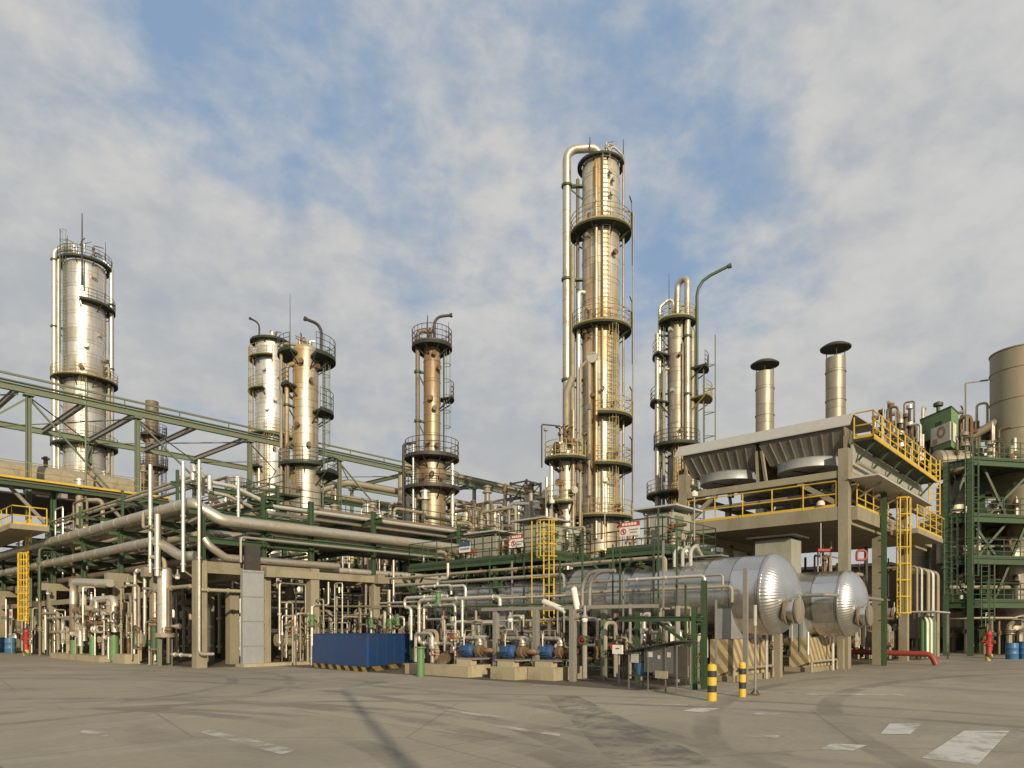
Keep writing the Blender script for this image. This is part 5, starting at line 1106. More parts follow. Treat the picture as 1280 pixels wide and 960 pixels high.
# cooler bays
for j, (b0, b1) in enumerate(((9.5, 13.15), (13.35, 17.05))):
    for i, (a0, a1) in enumerate(((31.2, 35.7), (35.9, 40.4), (40.6, 45.1))):
        t = thing('air_cooler_bay', 'air cooler bay with ribbed hopper, %s, %s row' % (('nearest along the right road', 'second along the right road', 'farthest along the right road')[i], ('right', 'left')[j]), 'air cooler', ((a0+a1)/2, (b0+b1)/2, 8.2), 'air cooler bays')
        zb, zt = 9.22, 10.08; ins = .5
        q0 = [(a0+.75, b0+.22), (a1-ins, b0+.22), (a1-ins, b1-.22), (a0+.75, b1-.22)]; q1 = [(a0, b0), (a1, b0), (a1, b1), (a0, b1)]
        m = M().add([(*p, zb) for p in q0]+[(*p, zt) for p in q1], [(3,2,1,0),(4,5,6,7),(0,1,5,4),(1,2,6,5),(2,3,7,6),(3,0,4,7)])
        hp = build('hopper', m, 'ribs', t); m = M()
        for s_ in range(4):
            p0, p1, r0, r1 = Vector((*q0[s_], zb)), Vector((*q0[(s_+1) % 4], zb)), Vector((*q1[s_], zt)), Vector((*q1[(s_+1) % 4], zt)); L = (r1-r0).length; k = int(L/.42)
            for w in range(k+1): m.beam(p0.lerp(p1, w/k), r0.lerp(r1, w/k), .05, .07)
        build('rib', m, 'grey', hp)
        c = ((a0+a1)/2 if a1-a0 < 4 else a0+1.75, (b0+b1)/2)
        for cc in (a0+1.6,) if a0 > 36 else (a0+1.45,):
            fr = build('fan_ring', M().lathe([(1.42, 8.78), (1.46, 8.8), (1.46, 9.14), (1.5, 9.2), (1.42, 9.2)], (cc, c[1], 0), n=36), 'panel', t)
            m = M().cyl((cc, c[1], 8.7), (cc, c[1], 8.9), .16, 12)
            for w in range(5):
                a = w*R(72)+.3; d = Vector((math.cos(a), math.sin(a), 0)); e = Vector((-d.y, d.x, .35)).normalized(); m.obox(Vector((cc, c[1], 8.8))+d*.62, d*.5, e*.11, d.cross(e)*.012)
            build('fan_blades', m, 'dark', fr); build('motor', M().cyl((cc, c[1], 8.15), (cc, c[1], 8.68), .16, 12), 'motor', t)
        build('tube_bundle', M().box(a0+.02, a1-.02, b0+.02, b1-.02, 10.09, 10.28), 'ribs', t)
        build('leg', M().beam((a0+.55, b0+.1, 8.41), (a0+.2, b0+.02, 9.9), .12, .12), 'conc', t); build('leg', M().beam((a0+.55, b1-.1, 8.41), (a0+.2, b1-.02, 9.9), .12, .12), 'conc', t)
# sloping cover sheet along the front
m = M(); z0, z1 = 10.2, 10.85
pts = [(A0-.3, BF-.3, z0), (A0+.15, BF-.3, z1-.1), (A0+.15, BB+.4, z1-.1), (A0-.3, BB+.4, z0)]
m.add([(A0+.15, BF-.3, z1-.1), (A0+4, BF-.3, z1+.05), (A0+4, BB+.4, z1+.05), (A0+.15, BB+.4, z1-.1), (A0+.15, BF-.3, z1-.05), (A0+4, BF-.3, z1+.1), (A0+4, BB+.4, z1+.1), (A0+.15, BB+.4, z1-.05)], [(3,2,1,0),(4,5,6,7),(0,1,5,4),(1,2,6,5),(2,3,7,6),(3,0,4,7)])
m.add([Vector(p) for p in pts]+[Vector(p)+Vector((0, 0, .05)) for p in pts], [(3,2,1,0),(4,5,6,7),(0,1,5,4),(1,2,6,5),(2,3,7,6),(3,0,4,7)])
single('cooler_roof', m, 'roof', 'light grey sloping cover sheet over the air cooler', 'roof')
# yellow walkway down the road side of the cooler
ww = thing('cooler_walkway', 'high walkway with yellow rails along the right side of the air cooler roof', 'walkway', (A0, 8, 10))
build('deck', M().box(A0+.6, 43.8, 8.55, 9.35, 9.68, 9.8), 'deckg', ww); build('edge_beam', M().beam((A0+.6, 8.5, 9.74), (43.8, 8.5, 9.74), .05, .16), 'yel', ww)
build('railing', M().rail([(A0+.6, 8.55, 9.8), (43.7, 8.55, 9.8)], 1.1, .035, 1.3, mid=2), 'yel', ww); build('railing', M().rail([(A0+.6, 8.55, 9.8), (A0+.6, 9.3, 9.8)], 1.1, .035, 1.2, mid=1), 'yel', ww)
for k in range(6): a = A0+1+k*2.2; build('bracket', M().beam((a, 9.3, 8.9), (a, 8.6, 9.66), .08, .08), 'green', ww)
single('cooler_side_wall', M().box(A0+.6, A1, 9.36, 9.44, 8.42, 9.6), 'shelt', 'greenish sheet wall below the yellow walkway on the cooler side', 'wall')
single('wall_pipe', M().tube([(A0+.5, 9.1, 8.75), (A1, 9.1, 8.75)], .08, 8), 'pipe', 'pipe running along the greenish cooler side wall', 'pipe')
cn = thing('canopy', 'grey canopy sheet sticking out over the lower yellow platform', 'canopy', (38, 8.3, 7.9)); build('sheet', M().box(31.0, 40.6, 8.1, 9.25, 7.95, 8.02), 'roof', cn)
for a in (32.5, 36, 39.5): build('bracket', M().beam((a, 9.25, 7.4), (a, 8.4, 7.93), .07, .07), 'grey', cn)
# equipment standing on the table floor
rnd = random.Random(21)
for k in range(9):
    a, b = (32+k*.75, 10.2+k*.72) if k < 7 else (34+k, 10.5); mt = ('rust', 'red', 'motor', 'pale', 'pipe')[k % 5]
    t = thing('valve_skid', '%s coloured valve skid on the cooler floor, %s from the right corner' % (('rust', 'red', 'blue', 'pale', 'grey')[k % 5], ORD[k]), 'valve skid', (a, b, 6.87), 'skids on the cooler floor')
    m = M().cyl((a, b, 6.87), (a, b, 7.5), .16, 10); m.cyl((a-.3, b, 7.25), (a+.3, b, 7.25), .12, 10); build('body', m, mt, t); build('pipe', M().tube([(a, b, 7.4), (a, b, 8.0), (a+.6, b, 8.0)], .06, 8), 'beige', t)
q = P(1026, 632, a=A0-.1); t = thing('lamp_pole', 'white lamp on a short pole at the yellow railed cooler floor', 'lamp pole', q); build('pole', M().cyl((q.x, q.y, 4.5), (q.x, q.y, q.z), .03, 6), 'grey', t); build('lamp_head', M().lathe([(.05, -.05), (.17, .0), (.17, .12), (.1, .2), (0, .22)], q, n=12), 'white', t)
# cabinet below the table
t = thing('junction_cabinet', 'grey cabinet with dark flat roof under the cooler floor', 'cabinet', (28, 13.5, 4.2)); q = P(972, 690, a=29.0); build('body', M().box(q.x-.5, q.x+.6, q.y-.75, q.y+.75, 3.9, 5.35), 'shelt', t); build('roof', M().box(q.x-.8, q.x+.8, q.y-1.0, q.y+1.0, 5.43, 5.5), 'dark', t); build('stub', M().box(q.x-.4, q.x+.4, q.y-.6, q.y+.6, 5.351, 5.428), 'grey', t)
# cooler stacks with rain caps
for k, (px, D, r, pt, pc) in enumerate(((956, 46, .58, 466, 455), (1044.5, 43, .57, 448, 434))):
    q = P(px, 787, D=D); z1 = Z(pt, D); zc = Z(pc, D); t = thing('capped_stack', ('left', 'right')[k]+' round stack with black mushroom cap, rising behind the air cooler', 'stack', (q.x, q.y, 8), 'capped stacks')
    pr = [(r, 8)]; z = 10.5
    while z < z1-.3: pr += [(r, z-.04), (r+.04, z-.03), (r+.04, z+.03), (r, z+.04)]; z += 1.75
    pr += [(r, z1), (r-.06, z1), (r-.06, z1-.5)]; build('shell', M().lathe(pr, (q.x, q.y, 0), n=30), 'dull', t)
    build('cap', M().lathe([(r*1.55, zc-.12), (r*1.58, zc-.04), (r*1.1, zc+.14), (0, zc+.22)], (q.x, q.y, 0), n=30), 'black', t); m = M()
    for w in range(4): a = w*math.pi/2+.4; m.cyl((q.x+math.cos(a)*r*.9, q.y+math.sin(a)*r*.9, z1-.1), (q.x+math.cos(a)*r*.9, q.y+math.sin(a)*r*.9, zc), .03, 5)
    build('cap_strut', m, 'dark', t); m = M()
    for w in (1, .5):
        pts = [(q.x+math.cos(R(15*j))*r*1.9, q.y+math.sin(R(15*j))*r*1.9, 11.0+w*.9) for j in range(24)]; m.tube(pts, .025, 4, close=True)
    m.arc_deck((q.x, q.y), r, r*1.95, 11.0, .1, 0, 360)
    for j in range(8): m.tube([(q.x+math.cos(R(45*j))*r*1.9, q.y+math.sin(R(45*j))*r*1.9, 11), (q.x+math.cos(R(45*j))*r*1.9, q.y+math.sin(R(45*j))*r*1.9, 11.9)], .025, 4)
    build('ring_platform', m, 'grey', t)
# big yellow caged ladder on the road side
p = P(1123, 787, b=8.55); y = thing('caged_ladder', 'big yellow caged ladder on the road side of the cooler structure', 'ladder', (p.x, p.y, 2))
lz = (P(1123, 772, b=8.55).z, P(1123, 640, b=8.55).z)
build('ladder', M().ladder((p.x, p.y, lz[0]), lz[1]+.6, (1, 0, 0), .5, .035), 'yel', y); build('cage', M().cage((p.x, p.y, lz[0]+.2), lz[1]+.6, (0, -1, 0), .42, .78, .035, 5), 'yel', y)
single('green_post', M().ibeam((34.9, 8.9, 0), (34.9, 8.9, 7.9), .2, .2, .03, up=(1, 0, 0)), 'green', 'green steel post left of the big yellow caged ladder', 'post')
# cylinder rack
p = P(1160, 787, b=8.9); t = thing('bottle_rack', 'rack of tall green and white gas bottles under a thin grey roof', 'bottle rack', (p.x, p.y, 0))
z1 = P(1160, 766, b=8.9).z
for k in range(6):
    x = p.x-1.1+k*.46; build('gas_bottle', M().lathe([(.16, .15), (.17, .2), (.17, z1-.55), (.12, z1-.35), (.05, z1-.28), (.05, z1-.15)], (x, p.y, 0), n=14), 'white' if k in (1, 3) else 'leaf', t)
build('roof', M().box(p.x-1.6, p.x+1.9, p.y-.7, p.y+.6, z1, z1+.07), 'roof', t)
for x in (p.x-1.5, p.x+1.8): build('post', M().beam((x, p.y-.6, 0), (x, p.y-.6, z1), .08, .08), 'grey', t)
for k, px in enumerate((1146, 1152, 1160, 1166, 1172)):
    q = P(px, 787, b=9.6); single('riser_pipe', M().tube([(q.x, q.y, 0), (q.x, q.y, 5.2), (q.x, q.y+1.5, 5.2)], .11 if k > 1 else .07, 8), 'pale' if k % 2 else 'beige', '%s of five pale risers above the gas bottle rack' % ORD[k], 'pipe', 'risers above the gas bottle rack')

# ---------------------------------------------------------------- furnace block at the right edge
X0, X1, Y0_, Y1_ = 49.5, 62, 0.5, 10.5
fb = thing('green_steel_structure', 'tall green steel structure with dark decks at the right edge', 'structure', (X0, Y0_, 0))
def put(px, D): q = P(px, 787, D=D); return q.x, q.y
posts = [put(1213, 43), put(1228, 47), put(1183, 44), put(1296, 44), put(1320, 52), put(1200, 56), put(1262, 54)]
for x, y_ in posts: build('column', M().ibeam((x, y_, 0), (x, y_, 12.2), .32, .32, .05, up=(1, 0, 0)), 'green', fb)
def seg(px0, px1, D0, D1, z, w=.25, h=.4): p = P(px0, 787, D=D0); q = P(px1, 787, D=D1); return M().ibeam((p.x, p.y, z), (q.x, q.y, z), w, h, .05)
for z, nm in ((12.0, 0), (8.5, 1), (5.9, 2), (3.2, 3)):
    pts = [P(1183, 787, D=44), P(1213, 787, D=43), P(1296, 787, D=44), P(1320, 787, D=52), P(1200, 787, D=56)]
    m = M()
    for p, q in zip(pts, pts[1:]+pts[:1]): m.ibeam((p.x, p.y, z), (q.x, q.y, z), .25, .4, .05)
    build('floor_beam', m, 'green', fb); pts2 = [pts[1], pts[2], pts[3], pts[4]] if nm in (0,) else pts
    ar = sum((p.x*q.y-q.x*p.y) for p, q in zip(pts2, pts2[1:]+pts2[:1])); pts2 = pts2 if ar > 0 else pts2[::-1]
    build('deck', prism(pts2, z+.2, z+.26), 'deckg', fb)
    m = M(); pp = [Vector((p.x, p.y, z+.26)) for p in pts[:3]]; m.rail(pp if nm else pp[1:], 1.1, .03, 1.3, mid=2, toe=.1); build('railing', m, 'green', fb)
for (xa, za, xb, zb_) in ((1228, 8.5, 1296, 12), (1228, 12, 1260, 8.5), (1215, 5.9, 1260, 8.5), (1240, 3.2, 1282, 8.3), (1215, 8.4, 1250, 5.9), (1183, 5.9, 1213, 3.4), (1183, 8.5, 1210, 12)):
    p, q = P(xa, 787, D=44), P(xb, 787, D=44); build('diagonal_brace', M().beam((p.x, p.y, za), (q.x, q.y, zb_), .14, .14), 'green', fb)
for k, (px, z0, z1, D, lb) in enumerate(((1186, 3.4, 8.6, 43.2, 'green caged ladder left of the green steel structure, lower one'), (1212, 4.5, 13.2, 42.4, 'tall green caged ladder on the front of the green steel structure'), (1232, 1.8, 5.6, 42.6, 'lowest green caged ladder on the green steel structure'))):
    q = P(px, 787, D=D); y = thing('caged_ladder', lb, 'ladder', (q.x, q.y, z0)); d = Vector((rt[0], rt[1], 0)); build('ladder', M().ladder((q.x, q.y, z0), z1, d, .5, .03), 'green', y); build('cage', M().cage((q.x, q.y, z0+.4), z1, (-fw[0], -fw[1], 0), .45, .75, .025, 4), 'green', y)
# big flue stack
q = P(1276, 787, D=48); t = thing('flue_stack', 'thick tan steel stack cut by the right edge, open flat top', 'stack', (q.x, q.y, 0)); r = 1.78; zt = Z(441, 48)
pr = [(r*.78, 3), (r*.78, 9.6), (r, 12.0)]; z = 13.2
while z < zt-.5: pr += [(r, z-.05), (r+.05, z-.04), (r+.05, z+.04), (r, z+.05)]; z += 2.05
pr += [(r, zt-.08), (r+.06, zt-.06), (r+.06, zt), (r-.08, zt), (r-.08, zt-1)]; build('shell', M().lathe(pr, (q.x, q.y, 0), n=44), 'stack', t)
m = M()
for w in (.5, 1.0): m.tube([(q.x+math.cos(R(15*j))*r*1.25, q.y+math.sin(R(15*j))*r*1.25, 12.3+w*1.1) for j in range(24)], .03, 4, close=True)
build('railing', m, 'beige', t); build('support_skirt', M().lathe([(r*.9, 0), (r*.8, 3)], (q.x, q.y, 0), n=30), 'conc', t)
def vdrum(px, D, r, z0, z1, mt, lb, name='vertical_drum'):
    q = P(px, 787, D=D); t = thing(name, lb, 'drum', (q.x, q.y, z0)); pr = [(r*.5, z0-r*.35), (r, z0)]; z = z0+1.1
    while z < z1-.2: pr += [(r, z-.04), (r+.02, z-.03), (r+.02, z+.03), (r, z+.04)]; z += 1.2
    pr += [(r, z1), (r*.85, z1+r*.3), (r*.5, z1+r*.47), (0, z1+r*.52)]; build('shell', M().lathe(pr, (q.x, q.y, 0), n=30), mt, t); m = M().cyl((q.x, q.y, z1+.2*r), (q.x, q.y, z1+r*.5+.4), .12, 8); m.cyl((q.x, q.y, z1+r*.5+.4), (q.x, q.y, z1+r*.5+.5), .22, 10); build('top_nozzle', m, 'rust', t)
    for k in range(3): a = k*R(120)+.5; build('leg', M().beam((q.x+math.cos(a)*r*.8, q.y+math.sin(a)*r*.8, max(0, z0-2.2)), (q.x+math.cos(a)*r*.8, q.y+math.sin(a)*r*.8, z0), .16, .16), 'green', t)
    return t
vdrum(1190, 49, .95, 6.3, 11.6, 'dull', 'stout dull vertical drum under the tan horizontal drum, left part of the green structure')
vdrum(1250, 50, .78, 8.2, 8.9+1.6, 'dull', 'small vertical drum inside the green structure below the thick stack')
vdrum(1251, 56, .95, 5.5, 8.2, 'white', 'cream white vertical drum glimpsed between green braces at the right')
vdrum(1262, 46.5, .9, 1.6, 6.8, 'dull', 'grey brown vertical drum at the lower right edge of the green structure')
vdrum(1200, 50, 1.2, 1.8, 5.2, 'dull', 'wide dull drum low in the green structure behind the green ladder')
q = P(1190, 578, D=46); t = thing('horizontal_drum', 'tan horizontal drum with dark bands below the green cabin', 'drum', q); d = Vector((rt[0], rt[1], 0)); c = q-d*1.35; m = M().lathe([(0, 0), (.5, .06), (.78, .3), (.78, 2.2), (.5, 2.44), (0, 2.5)], c, d, 28); build('shell', m, 'stack', t); m = M()
for s_ in (.6, 1.2, 1.8): m.lathe([(.78, s_-.03), (.81, s_-.02), (.81, s_+.02), (.78, s_+.03)], c, d, 28)
build('band', m, 'brown', t)
for s_ in (.5, 2.0): build('saddle', M().obox(c+d*s_-Vector((0, 0, .85)), d*.1, Vector((fw[0], fw[1], 0))*.5, Vector((0, 0, .25))), 'green', t)
# green cabin with emblem board
q = P(1176, 532, D=47); t = thing('green_cabin', 'bright green sheet cabin with white emblem board high at the right', 'cabin', (q.x, q.y, q.z-1.2))
z0c, z1c = Z(560, 47), Z(514, 47); hx = .72
e0 = P(1150, 787, D=49.2); e1 = P(1189, 787, D=46.2); e2 = P(1198, 787, D=47.6); 
q4 = [e1, e2, e0+(e2-e1), e0]
build('body', prism(q4, z0c+.9, z1c), 'cabin', t); fr = [e1, e1+(e2-e1)*.75, e0.lerp(e1, .42)+(e2-e1)*.75, e0.lerp(e1, .42)]; build('lower_body', prism(fr, z0c-.1, z0c+.9), 'cabin', t)
cc = [p+(p-(e0+e2)/2)*.02 for p in q4]; build('roof', prism(cc, z1c, z1c+.12), 'green', t)
build('roof_vent', M().lathe([(.12, 0), (.12, .3), (.3, .35), (.3, .55), (.1, .65), (0, .66)], Vector((e0.lerp(e1, .6).x, e0.lerp(e1, .6).y, z1c+.12)), n=14), 'green', t)
fd = (e1-e0).normalized(); fd.z = 0; nn = Vector((-fd.y, fd.x, 0)); nn = nn if nn.dot(Vector((-fw[0], -fw[1], 0))) > 0 else -nn
U = fd; W = Vector((0, 0, 1)); bc = e0.lerp(e1, .69)+nn*.05; bc.z = Z(541.5, 46.8)
bd = build('emblem_board', M().obox(bc, U*.92, W*.62, nn*.02), 'white', t); build('emblem_ring', disc_ring(bc+nn*.035+W*.12+U*.08, U, W, .40, .19), 'emblem', bd); build('emblem_tail', M().obox(bc+nn*.035-W*.38-U*.5, U*.22, W*.17, nn*.006), 'emblem', bd)
sd = (e2-e1).normalized(); m = M().obox(e1.lerp(e2, .38)+Vector((0, 0, bc.z))-Vector((0, 0, e1.z))+fd*.05, sd*.42, W*.62, fd*.02); build('side_board', m, 'white', t); build('grille', M().obox(e0.lerp(e1, .6)+nn*.03+W*(z1c-.75-e0.z), U*.28, W*.13, nn*.02), 'green', t)
# cluttered valve heads on the roof line at the right
rnd = random.Random(33)
for k in range(20):
    px = 1094+k*3.9 if k < 13 else 1200+(k-13)*6; D = 46+rnd.uniform(0, 6); q = P(px, 787, D=D); zb_ = 13.2 if k < 13 else 12.3; h = rnd.uniform(2.0, 4.4) if k < 13 else rnd.uniform(.8, 2.4)
    mt = ('rust', 'pale', 'brown', 'pipe', 'beige')[k % 5]
    t = thing('valve_stack', '%s valve stack on the skyline %s the green cabin, %s from the left' % (('rusty', 'pale', 'brown', 'silver', 'tan')[k % 5], 'left of' if k < 13 else 'right of', ORD[k if k < 13 else k-13]), 'valve', (q.x, q.y, zb_), 'valve heads on the right skyline')
    m = M().cyl((q.x, q.y, zb_), (q.x, q.y, zb_+h), .09, 8); build('stem', m, 'dark' if k % 3 else 'pale', t)
    for j in range(3): z = zb_+h*(.35+.3*j); build('flange', M().cyl((q.x, q.y, z), (q.x, q.y, z+.24), .34-.06*j, 10), mt, t); build('side_arm', M().tube([(q.x, q.y, zb_+h*.7), (q.x+rt[0]*.5, q.y+rt[1]*.5, zb_+h*.7), (q.x+rt[0]*.5, q.y+rt[1]*.5, zb_+h*.2)], .07, 6), mt, t)
for k, (px, z0, z1, D, lb) in enumerate(((1104, 9.8, 16.3, 46, 'tall thin pole on the skyline at the top of the yellow walkway'), (1138, 9, 14, 47, 'thin pole on the skyline left of the green cabin'))):
    q = P(px, 787, D=D); single('thin_pole', M().cyl((q.x, q.y, z0), (q.x, q.y, z1), .06, 6), 'grey', lb, 'pole')
q = P(1118, 787, D=50); single('service_platform', M().box(q.x-2.4, q.x+4, q.y-2.5, q.y+2.5, 12.7, 13.0), 'dark', 'dark service platform carrying the valve heads behind the yellow walkway', 'platform')
q = P(1224, 787, D=50); t = thing('pipe_gantry', 'cluttered dark pipe gantry with roof frame between green cabin and thick stack', 'gantry', (q.x, q.y, 12))
for z in (13.1, 15.3): build('floor', M().box(q.x-1.0, q.x+1.0, q.y-1.0, q.y+1.0, z, z+.18), 'dark', t)
for a, b in ((-1, -1), (1, -1), (1, 1), (-1, 1)): build('post', M().beam((q.x+a*.95, q.y+b*.95, 12.2), (q.x+a*.95, q.y+b*.95, 17), .09, .09), 'dark', t)
m = M()
for j in range(10): x, y_ = q.x+rnd.uniform(-.9, .9), q.y+rnd.uniform(-.9, .9); z = rnd.choice((13.3, 15.5)); m.cyl((x, y_, z), (x, y_, z+rnd.uniform(.4, 1.1)), rnd.uniform(.08, .25), 8)
build('valve_bodies', m, 'rust', t); p = P(1207, 787, D=49); build('hoop', M().tube([(p.x, p.y, 12.2), (p.x, p.y, 19.0), (p.x+rt[0]*1.6, p.y+rt[1]*1.6, 19.2)], .06, 6, bend=.1), 'grey', t)
a, b = P(1205, 552, D=49), P(1246, 527, D=48); single('duct', M().tube([a, b], .28, 12), 'stack', 'slanted tan duct joining the thick stack', 'duct')
# yellow ladder below the walkway end
q = P(1168, 787, D=38); y = thing('caged_ladder', 'small yellow ladder at the far end of the high cooler walkway', 'ladder', (q.x, q.y, 7.5)); build('ladder', M().ladder((q.x, q.y, 7.9), 10.9, Vector((rt[0], rt[1], 0)), .6, .04), 'yel', y); build('foot_platform', M().box(q.x-.9, q.x+.9, q.y-.3, q.y+.3, 7.7, 7.8), 'oliv', y)

# ---------------------------------------------------------------- far right ground items
q = P(1236, 826, z=0); hydrant((q.x, q.y, 0), 'red hydrant with striped base at the right, left of the blue drums', 1.6)
for k, (px, lb) in enumerate(((1265, 'blue steel drum near the right edge, left one of the pair'), (1281, 'blue steel drum cut by the right edge of the picture'))):
    q = P(px, 824, z=0); d = thing('barrel', lb, 'barrel', q, 'blue drums at the right edge'); m = M().lathe([(.30, 0), (.31, .03), (.31, .28), (.325, .3), (.31, .32), (.31, .6), (.325, .62), (.31, .64), (.31, .9)], q, n=22); build('body', m, 'drum', d); build('lid', M().cyl(q+Vector((0, 0, .88)), q+Vector((0, 0, .91)), .3, 20), 'drum', d)
q = P(1206, 808, D=58); t = thing('skip_container', 'low dark blue open container with sloping side in the right background', 'container', (q.x, q.y, 0))
m = M(); m.add([(q.x-2.0, q.y-1, .3), (q.x+2.0, q.y-1, .3), (q.x+2.0, q.y+1, .3), (q.x-2.0, q.y+1, .3), (q.x-2.6, q.y-1.1, 1.6), (q.x+2.4, q.y-1.1, 1.6), (q.x+2.4, q.y+1.1, 1.6), (q.x-2.6, q.y+1.1, 1.6)], [(3,2,1,0),(4,5,6,7),(0,1,5,4),(1,2,6,5),(2,3,7,6),(3,0,4,7)]); build('body', m, 'blue', t); build('skid', M().box(q.x-1.8, q.x+1.8, q.y-.8, q.y+.8, 0, .3), 'black', t)
q = P(1215, 814, z=0); single('white_box', M().box(q.x-.25, q.x+.25, q.y-.2, q.y+.2, .02, .5), 'white', 'small white box on the ground before the blue container', 'box')
q = P(1262, 787, D=52); t = thing('pump_skid', 'blue and grey pump skid behind the blue drums at the right', 'pump', (q.x, q.y, 0)); build('base', M().box(q.x-1.5, q.x+1.5, q.y-.8, q.y+.8, 0, .9), 'plinth', t); build('motor', M().cyl((q.x-.8, q.y-.8, 1.9), (q.x+.8, q.y+.4, 1.9), .5, 16), 'motor', t); build('frame', M().box(q.x-1.0, q.x+1.0, q.y-.6, q.y+.6, .9, 1.4), 'grey', t); build('pipe', M().tube([(q.x-1.3, q.y-.8, .5), (q.x-1.3, q.y-.8, 2.2), (q.x+1.3, q.y-.8, 2.2), (q.x+1.3, q.y-.8, .5)], .12, 8), 'white', t)
# ---------------------------------------------------------------- the depth of the plant behind the front rows
rnd = random.Random(99)
def hexch(lb, x, y_, z, r, L, axis, mt, group):
    t = thing('heat_exchanger', lb, 'heat exchanger', (x, y_, 0), group); d = Vector((1, 0, 0)) if axis == 'a' else Vector((0, 1, 0)); c = Vector((x, y_, z))-d*L/2
    build('shell', M().lathe([(0, -.02), (r*.9, 0), (r*.9, .3), (r*1.15, .3), (r*1.15, .42), (r, .42), (r, L-.4), (r*.8, L-.15), (0, L)], c, d, 22), mt, t)
    for s_ in (.3, .8): q = c+d*L*s_; build('stand', M().box(q.x-.2-.4*(axis == 'b'), q.x+.2+.4*(axis == 'b'), q.y-.2-.4*(axis == 'a'), q.y+.2+.4*(axis == 'a'), 0, z-r*.8), 'conc', t)
    q = c+d*L*.25; m = M().cyl(q, q+Vector((0, 0, r+.6)), .14, 8); m.cyl(q+Vector((0, 0, r+.45)), q+Vector((0, 0, r+.55)), .25, 10); build('nozzle', m, 'rust', t)
G1 = 'heat exchangers deep in the plant'
k = 0
for (x0, y0, dx, dy, n, ax, where) in ((24, 40, 3.4, .6, 7, 'b', 'behind the centre rack'), (20.5, 33.5, .2, 4.6, 7, 'a', 'behind the left rack'), (29, 24, 4.0, .4, 6, 'b', 'behind the long silver vessel'), (34, 12.5, 4.4, .1, 4, 'b', 'under the cooler floor')):
    for i in range(n):
        mt = ('dull', 'beige', 'pipe', 'brown')[(i+k) % 4]
        hexch('%s horizontal exchanger %s, %s from the left' % (adj[mt], where, ORD[n-1-i] if False else ORD[i]), x0+dx*i, y0+dy*i, rnd.choice((1.1, 1.5, 2.6)), rnd.uniform(.32, .55), rnd.uniform(3, 4.5), ax, mt, G1)
    k += 1
_dc = {}
def dpos(ref): _dc[ref] = _dc.get(ref, 0)+1; return ORD[_dc[ref]-1]+' in line'
G2 = 'vertical drums deep in the plant'
for i, (px, D, r, z1, mt) in enumerate(((270, 40, .28, 3.6, 'dark'), (330, 44, .5, 4, 'dull'), (362, 38, .25, 4, 'beige'), (405, 60, .8, 9.5, 'beige'), (440, 64, .6, 8.7, 'dull'), (455, 42, .35, 3.8, 'pipe'), (490, 70, .9, 12.2, 'beige'), (508, 66, .4, 10.8, 'pale'), (583, 70, .45, 13.5, 'pale'), (600, 72, .9, 11.6, 'beige'), (622, 75, .7, 12.8, 'dull'), (640, 60, .4, 7.8, 'pale'), (660, 66, .5, 9.6, 'brown'), (715, 60, .5, 8.6, 'beige'), (800, 52, .3, 6.2, 'pipe'), (880, 48, .4, 8, 'pale'), (900, 50, .5, 8.2, 'white'), (925, 46, .4, 7.9, 'beige'), (60, 62, .7, 8, 'dull'), (20, 64, .5, 9, 'beige'), (120, 60, .45, 8.5, 'dark'), (160, 70, .8, 10.5, 'beige'), (232, 66, .5, 12.2, 'brown'), (262, 68, .6, 12.4, 'dull'))):
    q = P(px, 787, D=D); ref = 'the broad silver column' if px < 200 else 'the close pair of columns' if px < 440 else 'the slender column' if px < 600 else 'the tallest column' if px < 780 else 'the air cooler'
    t = thing('vertical_drum', '%s upright %s drum near %s, %s' % (adj.get(mt, mt), 'tall' if z1 > 7 else 'low', ref, dpos(ref)), 'drum', (q.x, q.y, 0), G2)
    pr = [(r*.9, 0), (r*.9, .8), (r, .85)]; z = 2
    while z < z1-.4: pr += [(r, z-.04), (r+.03, z), (r, z+.04)]; z += 1.3
    pr += [(r, z1-.3), (r*.8, z1-.1), (r*.3, z1), (0, z1+.02)]; build('shell', M().lathe(pr, (q.x, q.y, 0), n=20), mt, t); m = M().tube([(q.x, q.y, z1-.1), (q.x, q.y, z1+.6), (q.x+.9, q.y, z1+.6), (q.x+.9, q.y, 1)], .07, 6); build('overhead_pipe', m, 'beige', t)
    if z1 > 7: m = M().arc_deck((q.x, q.y), r, r+.7, z1-1.6, .1, 0, 360); build('platform', m, 'deckg', t); m = M(); m.tube([(q.x+math.cos(R(20*j))*(r+.68), q.y+math.sin(R(20*j))*(r+.68), z1-.6) for j in range(18)], .03, 4, close=True); m.tube([(q.x+math.cos(R(20*j))*(r+.68), q.y+math.sin(R(20*j))*(r+.68), z1-1.1) for j in range(18)], .03, 4, close=True); build('railing', m, ('yel', 'green')[i % 2], t)
